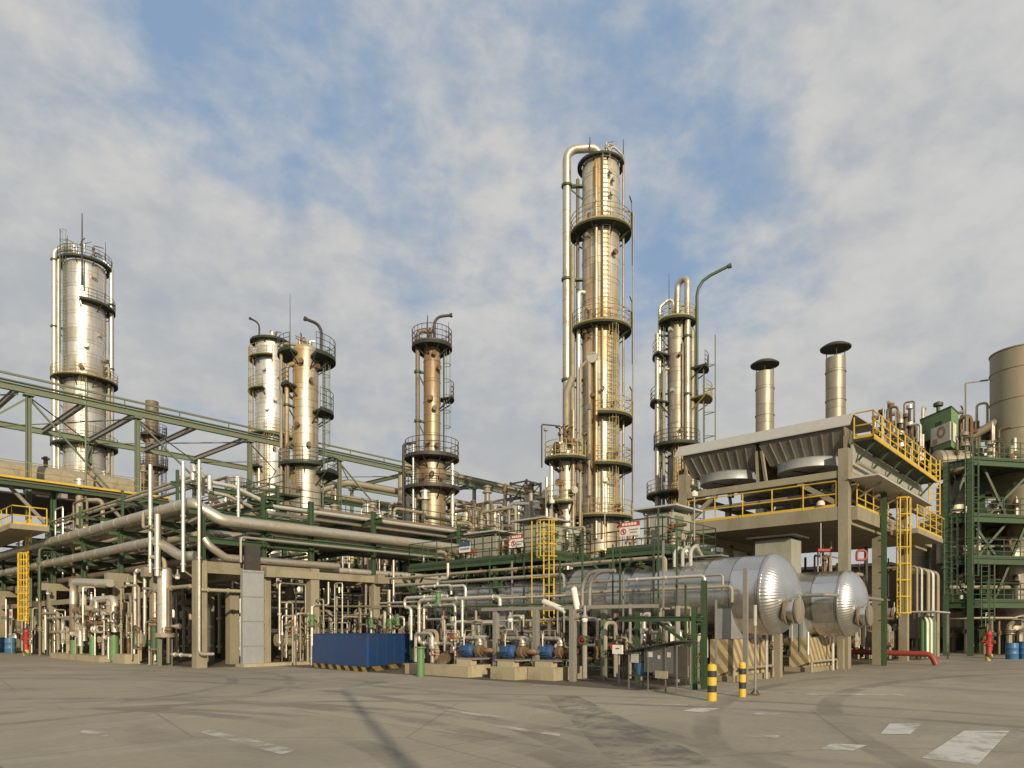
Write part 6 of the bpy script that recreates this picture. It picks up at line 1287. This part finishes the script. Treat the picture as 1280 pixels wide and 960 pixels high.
# pipe spools between ground and racks
G3 = 'pipe spools in the shade of the racks'
def spool(k, x, y_, zt, r, mt, ax, L, lb):
    d = Vector((1, 0, 0)) if ax == 'a' else Vector((0, 1, 0)); p = Vector((x, y_, 0)); z0 = rnd.uniform(.2, .9); z1 = zt*rnd.uniform(.45, .97)
    pts = [p+Vector((0, 0, z0)), p+Vector((0, 0, z1)), p+d*L+Vector((0, 0, z1)), p+d*L+Vector((0, 0, zt if k % 2 else z0))]
    m = M().tube(pts, r, 8); 
    for z in (z0+.3, z1*.6): m.cyl(p+Vector((0, 0, z)), p+Vector((0, 0, z+.12)), r*1.9, 8)
    if k % 3 == 0: m.cyl(p+Vector((0, 0, z1*.6+.1)), p+Vector((0, 0, z1*.6+.45)), r*2.2, 10)
    single('pipe_spool', m, mt, lb, 'pipe', G3)
zones = (
 ('left rack', 46, lambda: (rnd.uniform(13.4, 18), rnd.uniform(31, 64)), 4.1, 'b'),
 ('centre rack', 44, lambda: (rnd.uniform(17, 34), rnd.uniform(29.8, 36)), 4.0, 'a'),
 ('space behind the blue enclosure', 30, lambda: (rnd.uniform(21.3, 29), rnd.uniform(23, 29.5)), 3.6, 'a'),
 ('long green platform', 40, lambda: (rnd.uniform(24.2, 30), rnd.uniform(17, 26)), 4.3, 'b'),
 ('pump row', 26, lambda: (rnd.uniform(18.0, 20.6), rnd.uniform(11, 21)), 2.2, 'b'),
 ('cooler floor', 34, lambda: (rnd.uniform(31, 46), rnd.uniform(9.8, 16)), 5.8, 'a'),
)
used = {}
for zn, n, f, zt, ax in zones:
    items = sorted([f() for _ in range(n)], key=lambda p: -(p[1]/(p[0]+1e-6)))
    for i, (x, y_) in enumerate(items):
        mt = rnd.choice(('beige', 'pale', 'pipe', 'brown', 'pipe', 'beige', 'dark', 'rust')); r = rnd.choice((.04, .055, .07, .09, .12))
        third = ('left', 'middle', 'right')[min(2, i*3//n)]; col = {**adj, 'rust': 'rusty'}[mt]; key = (zn, third, col); used[key] = used.get(key, 0)+1
        lb = '%s %s pipe spool, %s third of the %s, %s' % ('thin' if r < .06 else 'stout' if r > .08 else 'plain', col, third, zn, ORD[used[key]-1])
        spool(i, x, y_, zt, r, mt, ax, rnd.uniform(.5, 1.6), lb)
# long low pipes crossing deep zones
G4 = 'long pipes deep in the plant'
for i in range(16):
    b = 37+i*.7; z = rnd.uniform(1.2, 4.4); mt = rnd.choice(('beige', 'pipe', 'brown', 'pale', 'dark')); rack_pipe('a', b, z, rnd.choice((.07, .1, .14, .2)), 19, 60, mt, '%s low pipe crossing behind the centre rack, %s from the front' % (adj[mt], ORD[i]), G4)
for i in range(16):
    a = 24.6+i*.75; z = rnd.uniform(2.9, 4.4); mt = rnd.choice(('beige', 'pipe', 'brown', 'pale')); rack_pipe('b', a, z, rnd.choice((.06, .09, .12, .16)), 16.5, 29.2, mt, '%s pipe crossing behind the long silver vessel, %s from the front' % (adj[mt], ORD[i]), G4)
for i in range(10):
    a = 19.3+i*.6; z = rnd.uniform(4.9, 6.9); mt = rnd.choice(('beige', 'pipe', 'brown', 'green')); rack_pipe('b', a, z, rnd.choice((.06, .09, .13)), 37, 80, mt, '%s upper pipe beyond the left rack, %s from the rack' % (adj[mt], ORD[i]), G4)
# short upright studs and elbows along the top of the centre rack and by the gantry
G5 = 'upright vent pipes along the racks'
for i in range(20):
    a = 17.5+i*1.1; b = rnd.uniform(36.5, 44); h = rnd.uniform(6.5, 9.8); mt = ('pale', 'beige', 'rust', 'pipe')[i % 4]; r = rnd.choice((.07, .1, .14))
    m = M().tube([(a, b, 0), (a, b, h), (a+rnd.choice((-.7, .7)), b, h), ], r, 8); m.cyl((a, b, h-1.3), (a, b, h-1.0), r*2, 8)
    single('vent_pipe', m, mt, '%s hooked vent pipe behind the centre rack, %s from the left' % ({**adj, 'rust': 'rusty'}[mt], ORD[i]), 'pipe', G5)
for i in range(18):
    a = 46+i*1.7; b = rnd.uniform(50, 56); h = rnd.uniform(9, 13.6); mt = ('pale', 'beige', 'brown')[i % 3]
    m = M().tube([(a, b, 0), (a, b, h), (a+1.2, b, h), (a+1.2, b, h-3)], rnd.choice((.12, .18, .24)), 8); m.cyl((a, b, h-2.3), (a, b, h-1.9), .34, 8); m.cyl((a, b, h-3.6), (a, b, h-3.4), .34, 8)
    single('vent_pipe', m, mt, '%s hooked pipe between slender and tallest column, %s from the left' % (adj[mt], ORD[i]), 'pipe', G5)
# middle distance units
G6 = 'process units in the middle distance'
for i, (a, b, la, lbn, z) in enumerate(((36, 44, 8, 5, 7.0), (48, 43, 9, 6, 8.2), (60, 46, 9, 6, 9.4), (72, 44, 9, 6, 9.0), (26, 46, 8, 6, 6.6), (17, 66, 9, 6, 8.0), (40, 28, 7, 6, 6.0), (50, 22, 8, 6, 7.4), (50, 32, 9, 5, 7.6))):
    t = thing('process_unit', 'open steel unit crammed with pipes and valves in the middle distance, %s from the left' % ORD[i], 'process unit', (a, b, 0), G6)
    for x in (a, a+la/2, a+la):
        for y_ in (b, b+lbn): build('column', M().beam((x, y_, 0), (x, y_, z+1.2), .25, .25, up=(1, 0, 0)), ('green', 'conc')[i % 2], t)
    for zz in (z*.5, z):
        build('floor', M().box(a-.3, a+la+.3, b-.3, b+lbn+.3, zz-.16, zz), 'deckg', t); build('railing', M().rail([(a-.3, b+lbn+.3, zz), (a-.3, b-.3, zz), (a+la+.3, b-.3, zz)], 1.1, .035, 1.6, toe=.15), ('yel', 'green', 'yel')[i % 3], t)
        for k in range(7):
            x, y_ = rnd.uniform(a, a+la), rnd.uniform(b, b+lbn*.6); h = rnd.uniform(.7, 2.2); r = rnd.uniform(.12, .4); mt = rnd.choice(('rust', 'pipe', 'beige', 'pale', 'brown', 'dull')); m = M().cyl((x, y_, zz), (x, y_, zz+h), r, 10); m.cyl((x, y_, zz+h*.6), (x, y_, zz+h*.7), r*1.5, 10); m.tube([(x, y_, zz+h), (x, y_, zz+h+.5), (x+1.2, y_, zz+h+.5), (x+1.2, y_, zz)], .08, 6); build('valve_assembly', m, mt, t)
    m = M()
    for k in range(9): zz = rnd.uniform(.8, z); y_ = b+rnd.uniform(0, .8); m.tube([(a-.5, y_, zz), (a+la+.5, y_, zz)], rnd.choice((.07, .11, .16)), 8)
    build('pipe_bank', m, rnd.choice(('beige', 'pipe', 'brown')), t)
# plant buildings closing the view
for i, (a, b, la, lbn, h, lb) in enumerate(((18, 80, 26, 8, 6.5, 'long low brown plant building far behind the left rack'), (46, 74, 50, 8, 8.0, 'long low plant building beyond the gantry in the centre'), (64, 16, 8, 40, 7.0, 'dim plant building seen through the gaps under the air cooler'), (70, -6, 8, 20, 6.0, 'plant building far behind the green steel structure'), (30, 50, 14, 4, 5, 'low switch room behind the centre rack'), (20.5, 44, 5, 22, 4.6, 'low brown shed close behind the left rack'))):
    t = thing('plant_building', lb, 'building', (a, b, 0)); build('wall', M().box(a, a+la, b, b+lbn, 0, h), 'brown', t); build('roof', M().box(a-.3, a+la+.3, b-.3, b+lbn+.3, h, h+.25), 'grey', t); m = M(); k = 2
    while k < max(la, lbn)-2:
        if la > lbn: m.box(a+k, a+k+1.2, b-.04, b-.003, 1.4, 2.6)
        else: m.box(a-.04, a-.003, b+k, b+k+1.2, 1.4, 2.6)
        k += 3
    build('louvres', m, 'dark', t)
# hangers, trays and small fittings hung under the racks
G7 = 'lamps along the racks'
for i, (px, a) in enumerate(((130, 12.7), (160, 12.7), (222, 12.7), (60, 12.7))):
    q = P(px, 787, a=a); z = 4.0; t = thing('rack_lamp', 'small grey lamp under the left rack, %s from the corner' % ORD[(2, 1, 0, 3)[i]], 'lamp', (q.x, q.y, z), G7); build('hood', M().lathe([(.03, .3), (.05, .12), (.14, 0), (.12, -.02)], (q.x, q.y, z), n=10), 'grey', t); build('glass', M().lathe([(.11, 0), (.09, -.12), (0, -.16)], (q.x, q.y, z), n=10), 'lampglass', t)
# street lamps on the road behind the photographer: they throw the long shadows over the apron
def street_lamp(x, y_, h, lb, w=.12):
    t = thing('street_lamp', lb, 'street lamp', (x, y_, 0)); build('pole', M().lathe([(w*1.3, 0), (w, .8), (w*.6, h)], (x, y_, 0), n=12), 'grey', t); build('arm', M().tube([(x, y_, h-.1), (x, y_, h+.5), (x+1.4, y_+.3, h+.8)], .05, 8, bend=.5), 'grey', t); build('lamp_head', M().box(x+1.2, x+1.9, y_+.15, y_+.45, h+.72, h+.86), 'grey', t)
lx, ly = ld.x, ld.y; ln = math.hypot(lx, ly); lx /= ln; ly /= ln
q = P(432, 866, z=0); street_lamp(q.x-lx*26, q.y-ly*26, 8.4, 'tall grey street lamp on the road behind the viewpoint', .14)
# ---------------------------------------------------------------- small fittings crowding the front rows
rnd = random.Random(4)
def fitting(kind, x, y_, z0, z1, r, mt, lb, group):
    # an upright line with a valve, a handwheel and a side branch
    t = thing('valve_riser', lb, 'valve', (x, y_, z0), group); br = rnd.choice(((-.35, 0), (0, -.4), (0, .4), (.35, 0))); zm = z0+(z1-z0)*rnd.uniform(.35, .65)
    pts = [(x, y_, z0), (x, y_, z1)]
    if kind % 3 == 1: pts += [(x+br[0]*1.6, y_+br[1]*1.6, z1)]
    if kind % 3 == 2: pts += [(x+br[0]*1.6, y_+br[1]*1.6, z1), (x+br[0]*1.6, y_+br[1]*1.6, z1-(z1-z0)*.5)]
    m = M().tube(pts, r, 8); build('pipe', m, mt, t)
    m = M().lathe([(r*1.9, 0), (r*1.9, .04), (r*1.3, .06), (r*1.9, .14), (r*1.3, .22), (r*1.9, .25), (r*1.9, .29)], (x, y_, zm), n=10); vm = rnd.choice(('rust', 'rust', 'green', 'beige', 'pipe')); v = build('valve_body', m, vm, t)
    s_ = Vector((-.24, -.08, 0)); c = Vector((x, y_, zm+.14)); m = M().cyl(c, c+s_, .02, 5); w = Vector((0, 0, 1)); u = Vector((.3, -.95, 0)); q = c+s_; m.tube([q+(u*math.cos(k*math.pi/5)+w*math.sin(k*math.pi/5))*.11 for k in range(10)], .014, 4, close=True); build('handwheel', m, rnd.choice(('dark', 'green', 'red', 'rust')), v)
wname = {**adj, 'rust': 'rusty', 'grey': 'grey', 'white': 'white', 'green': 'green'}
cnt = {}
zones = (
 ('front of the left rack', 40, lambda: (rnd.uniform(12.1, 13.0), rnd.uniform(31.5, 62)), (0, .2), (1.2, 3.9)),
 ('front of the centre rack', 26, lambda: (rnd.uniform(16.6, 27), rnd.uniform(28.6, 29.8)), (0, .2), (1.2, 3.9)),
 ('gap behind the blue enclosure', 22, lambda: (rnd.uniform(20.4, 24), rnd.uniform(21.5, 28)), (0, .3), (1.4, 3.4)),
 ('pump row', 40, lambda: (rnd.uniform(17.9, 20.7), rnd.uniform(12, 21.5)), (0, .3), (.9, 2.2)),
 ('ground before the nearer vessel', 18, lambda: (rnd.uniform(18.6, 20.8), rnd.uniform(9.9, 12.5)), (0, .2), (1.0, 2.6)),
 ('space between the two vessels', 16, lambda: (rnd.uniform(24.4, 27.2), rnd.uniform(9.8, 13)), (0, .2), (.9, 2.6)),
 ('ground under the cooler', 18, lambda: (rnd.uniform(31.8, 44), rnd.uniform(9.9, 12)), (0, .2), (1.2, 4.5)),
 ('corner platform', 12, lambda: (rnd.uniform(21.8, 25.4), rnd.uniform(12.7, 14.8)), (4.6, 4.6), (5.0, 5.9)),
 ('long green platform', 18, lambda: (rnd.uniform(21.2, 23.2), rnd.uniform(17.2, 25.6)), (4.62, 4.62), (5.0, 5.8)),
)
for zn, n, f, zl, zh in zones:
    items = sorted([f() for _ in range(n)], key=lambda p: -(p[1]/(p[0]+1e-6)))
    for i, (x, y_) in enumerate(items):
        mt = rnd.choice(('pale', 'beige', 'pipe', 'rust', 'beige', 'pale', 'brown', 'grey')); r = rnd.choice((.03, .04, .05, .065, .085)); third = ('left', 'middle', 'right')[min(2, i*3//n)]; key = (zn, third, mt); cnt[key] = cnt.get(key, 0)+1
        fitting(i, x, y_, rnd.uniform(*zl), rnd.uniform(*zh), r, mt, '%s valve riser, %s third of the %s, %s' % (wname[mt], third, zn, ORD[cnt[key]-1]), 'valve risers in the '+zn)
# thin green and grey rods standing before the big vessel
for i, (px, z0, z1, a, mt) in enumerate(((728, 0, 4.5, 19.6, 'green'), (766, 0, 4.6, 20.2, 'green'), (775, 0, 4.5, 20.6, 'green'), (779, 0, 3.6, 19.8, 'grey'), (817, 0, 4.6, 20.6, 'dgreen'), (823, 0, 5.6, 19.8, 'green'), (829, 0, 4.6, 20.4, 'grey'), (846, 0, 4.5, 19.4, 'green'), (857, 0, 3.0, 18.8, 'green'), (700, 0, 4.4, 20.3, 'green'), (655, 0, 4.5, 20.6, 'dgreen'), (612, 0, 4.5, 20.6, 'green'), (640, 0, 4.4, 20.8, 'grey'), (583, 0, 4.5, 20.8, 'green'), (895, 0, 2.6, 20.8, 'grey'))):
    q = P(px, 787, a=a); single('thin_post', M().beam((q.x, q.y, z0), (q.x, q.y, z1), .045 if i % 2 else .06, .045, up=(1, 0, 0)), mt, '%s thin upright post before the nearer vessel, %s along the row' % ({'dgreen': 'dark green'}.get(mt, mt), ORD[i]), 'post', 'thin posts before the nearer vessel')
# level lines crossing behind the pumps
for i, (y0, y1, z, a, r, mt) in enumerate(((9.6, 22, 3.0, 20.7, .05, 'beige'), (10, 25, 3.4, 20.9, .04, 'pipe'), (12, 27, 4.1, 20.8, .06, 'beige'), (11, 22, 2.0, 20.4, .045, 'pale'), (11, 22, 1.1, 20.5, .06, 'beige'), (12, 21, .6, 20.3, .07, 'brown'), (15, 27, 2.9, 20.2, .05, 'pale'), (16, 26, 3.7, 20.4, .07, 'pipe'), (15, 24, 2.6, 19.8, .04, 'green'))):
    m = M().tube([(a, y0, z-.5), (a, y0, z), (a, y1, z)], r, 8); single('level_line', m, mt, '%s level pipe before the nearer vessel, height order %s' % (wname[mt], ORD[i]), 'pipe', 'level lines before the nearer vessel')
# tubs and stubs on the skyline between slender and tallest column, and behind the rack
cn_ = 0
for i in range(46):
    px = rnd.uniform(400, 700) if i < 36 else rnd.uniform(20, 300); D = rnd.uniform(48, 72); q = P(px, 787, D=D); yt = rnd.uniform(612, 655) if i < 36 else rnd.uniform(590, 640); zt = Z(yt, D); mt = rnd.choice(('pale', 'beige', 'rust', 'pipe', 'brown', 'grey')); r = rnd.uniform(.08, .28)
    t = thing('standpipe', '%s standpipe on the far skyline %s, %s' % (wname[mt], 'of the centre' if i < 36 else 'of the left', ('%s of many' % ORD[i % 20]) if i < 20 else ('%s in the back rank' % ORD[i % 20] if i < 40 else '%s in the rear rank' % ORD[i % 20])), 'pipe', (q.x, q.y, 0), 'standpipes on the far skyline')
    build('pipe', M().cyl((q.x, q.y, 0), (q.x, q.y, zt), r, 10), mt, t); build('bonnet', M().lathe([(r, 0), (r*1.7, .02), (r*1.7, .15), (r*1.1, .2), (r*1.1, .5), (r*1.5, .52), (r*1.5, .62), (0, .8)], (q.x, q.y, zt), n=12), rnd.choice(('rust', 'pale', 'beige')), t)
    if i % 2: s_ = rnd.choice((-1, 1)); build('branch', M().tube([(q.x, q.y, zt-.8), (q.x+rt[0]*1.6*s_, q.y+rt[1]*1.6*s_, zt-.8), (q.x+rt[0]*1.6*s_, q.y+rt[1]*1.6*s_, zt-3)], r*.6, 8), mt, t)
# light steel and lines over the racks
for i, (a, z, r, mt, lb) in enumerate(((13.6, 8.6, .07, 'beige', 'thin tan line running high above the left rack, nearest the road'), (14.6, 8.9, .1, 'pipe', 'silver line running high above the left rack, second from the road'), (16.2, 9.3, .08, 'brown', 'brown line running high above the left rack, third from the road'), (17.6, 8.5, .13, 'beige', 'stout tan line above the left rack, fourth from the road'))):
    single('high_line', M().tube([(a, 31+i*1.5, 7.6), (a, 31+i*1.5, z), (a, 90, z+.6)], r, 8), mt, lb, 'pipe')
for i in range(6):
    b = 33+i*7; t = thing('tray_trestle', 'green trestle holding the high lines above left rack, %s from corner' % ORD[i], 'trestle', (15.5, b, 7.9), 'green trestles above the left rack')
    for a in (13.3, 18.3): build('leg', M().beam((a, b, 7.0), (a, b, 9.0), .12, .12, up=(1, 0, 0)), 'green', t)
    build('beam', M().ibeam((13, b, 8.35), (18.6, b, 8.35), .14, .18, .025), 'green', t); build('brace', M().beam((13.3, b, 7.4), (18.3, b, 8.9), .06, .06), 'green', t)
t = thing('rack_gangway', 'green railed gangway running along the top of the centre rack', 'walkway', (16, 34, 8)); build('deck', M().box(17, 44, 33.4, 34.2, 8.0, 8.06), 'deckg', t); build('railing', M().rail([(17, 33.4, 8.06), (44, 33.4, 8.06)], 1.05, .025, 1.4, mid=2), 'dgreen', t)
for a in (19, 25, 31, 37, 43): build('support', M().beam((a, 33.8, 7.5), (a, 33.8, 8.0), .12, .5, up=(1, 0, 0)), 'green', t)
t = thing('rack_gangway', 'green railed gangway high over the left rack, far side', 'walkway', (18, 40, 9)); build('deck', M().box(18.7, 19.6, 33, 75, 8.6, 8.66), 'deckg', t); build('railing', M().rail([(18.7, 33, 8.66), (18.7, 75, 8.66)], 1.05, .025, 1.6, mid=2), 'green', t)
# pipe bridges and elbows crowding the middle distance
cnt2 = {}
for i in range(70):
    px = rnd.uniform(385, 720) if i < 48 else rnd.uniform(10, 380); D = rnd.uniform(44, 66); q = P(px, 787, D=D); z1 = Z(rnd.uniform(628, 690), D); L = rnd.uniform(1, 4); mt = rnd.choice(('pale', 'beige', 'rust', 'pipe', 'brown', 'green', 'dgreen', 'beige')); r = rnd.choice((.05, .07, .1, .14))
    d = Vector((1, 0, 0)) if i % 2 else Vector((0, -1, 0)); z0 = max(0, z1-rnd.uniform(3, 6)); pts = [q.xy.to_3d()+Vector((0, 0, z0)), q.xy.to_3d()+Vector((0, 0, z1)), q.xy.to_3d()+d*L+Vector((0, 0, z1)), q.xy.to_3d()+d*L+Vector((0, 0, z0))]
    m = M().tube(pts, r, 8); w = q.xy.to_3d()+Vector((0, 0, z1-1.0)); m.cyl(w, w+Vector((0, 0, .35)), r*2, 10); w += d*L; m.cyl(w, w+Vector((0, 0, .1)), r*1.8, 10)
    zn = 'between pair and slender column' if px < 530 and i < 48 else 'between slender and tallest column' if i < 48 else 'beyond the left rack'; nm = {**wname, 'dgreen': 'dark green'}[mt]; key = (zn, nm); cnt2[key] = cnt2.get(key, 0)+1
    single('pipe_arch', m, mt, '%s pipe arch %s, %s' % (nm, zn, ORD[cnt2[key]-1]), 'pipe', 'pipe arches in the middle distance')
# valves, lines and drums crowding the decks of the green structure and the skyline beside it
items = [(rnd.uniform(1186, 1278), rnd.choice((0.05, 3.46, 6.16, 8.76, 12.26))) for _ in range(54)]; items.sort(); c4 = {}
for i, (px, z) in enumerate(items):
    q = P(px, 787, D=rnd.uniform(45, 52)); mt = rnd.choice(('pale', 'beige', 'rust', 'pipe', 'brown', 'dull')) if True else ''
    mt = 'pipe' if mt == 'dull' else mt; lv = {0.05: 'ground', 3.46: 'first deck', 6.16: 'second deck', 8.76: 'third deck', 12.26: 'top deck'}[z]; key = (lv, mt); c4[key] = c4.get(key, 0)+1
    fitting(i, q.x, q.y, z, z+rnd.uniform(1.2, 2.8), rnd.choice((.07, .1, .14, .2)), mt, '%s valve riser on the %s of the green steel structure, %s' % (wname[mt], lv, ORD[c4[key]-1]), 'valve risers of the green steel structure')
items = sorted([rnd.uniform(1094, 1240) for _ in range(34)]); c5 = {}
for i, px in enumerate(items):
    D = rnd.uniform(47, 54); q = P(px, 787, D=D); mt = rnd.choice(('pale', 'beige', 'rust', 'pipe', 'brown')); side = 'left of' if px < 1150 else 'behind' if px < 1200 else 'right of'; key = (side, mt); c5[key] = c5.get(key, 0)+1; zt = Z(rnd.uniform(500, 555), D)
    fitting(i, q.x, q.y, 12.3 if px > 1200 else 12.9, zt, rnd.choice((.06, .09, .13, .18)), mt, '%s skyline riser %s the green cabin, %s' % (wname[mt], side, ORD[c5[key]-1]), 'risers on the right skyline')
for i in range(9):
    px0 = 1183+i*9; z = (2.4, 4.4, 5.0, 7.2, 7.8, 9.8, 10.6, 11.2, 3.0)[i]; p, q = P(1180, 787, D=45+i*.5), P(1300, 787, D=45+i*.5); mt = ('pipe', 'beige', 'brown')[i % 3]
    single('level_line', M().tube([(p.x, p.y, z), (q.x, q.y, z)], (.08, .14, .1)[i % 3], 8), mt, '%s level pipe threading the green steel structure, %s one up' % (wname[mt], ORD[sorted((2.4, 4.4, 5.0, 7.2, 7.8, 9.8, 10.6, 11.2, 3.0)).index(z)]), 'pipe', 'level pipes in the green steel structure')
for i, (px, D, r, z0, z1, mt) in enumerate(((1150, 52, .7, 0, 8.4, 'dull'), (1163, 55, .9, 0, 9.8, 'beige'), (1176, 60, 1.2, 0, 8, 'dull'), (1140, 60, .8, 0, 7, 'brown'), (1222, 58, 1.1, 0, 11, 'dull'), (1236, 62, .9, 0, 9.5, 'beige'), (1208, 60, .7, 0, 11.5, 'pipe'))):
    vdrum(px, D, r, z0+1, z1, mt, '%s vertical drum in the gap right of the cooler, %s' % (adj[mt], ORD[i]), 'vertical_drum')
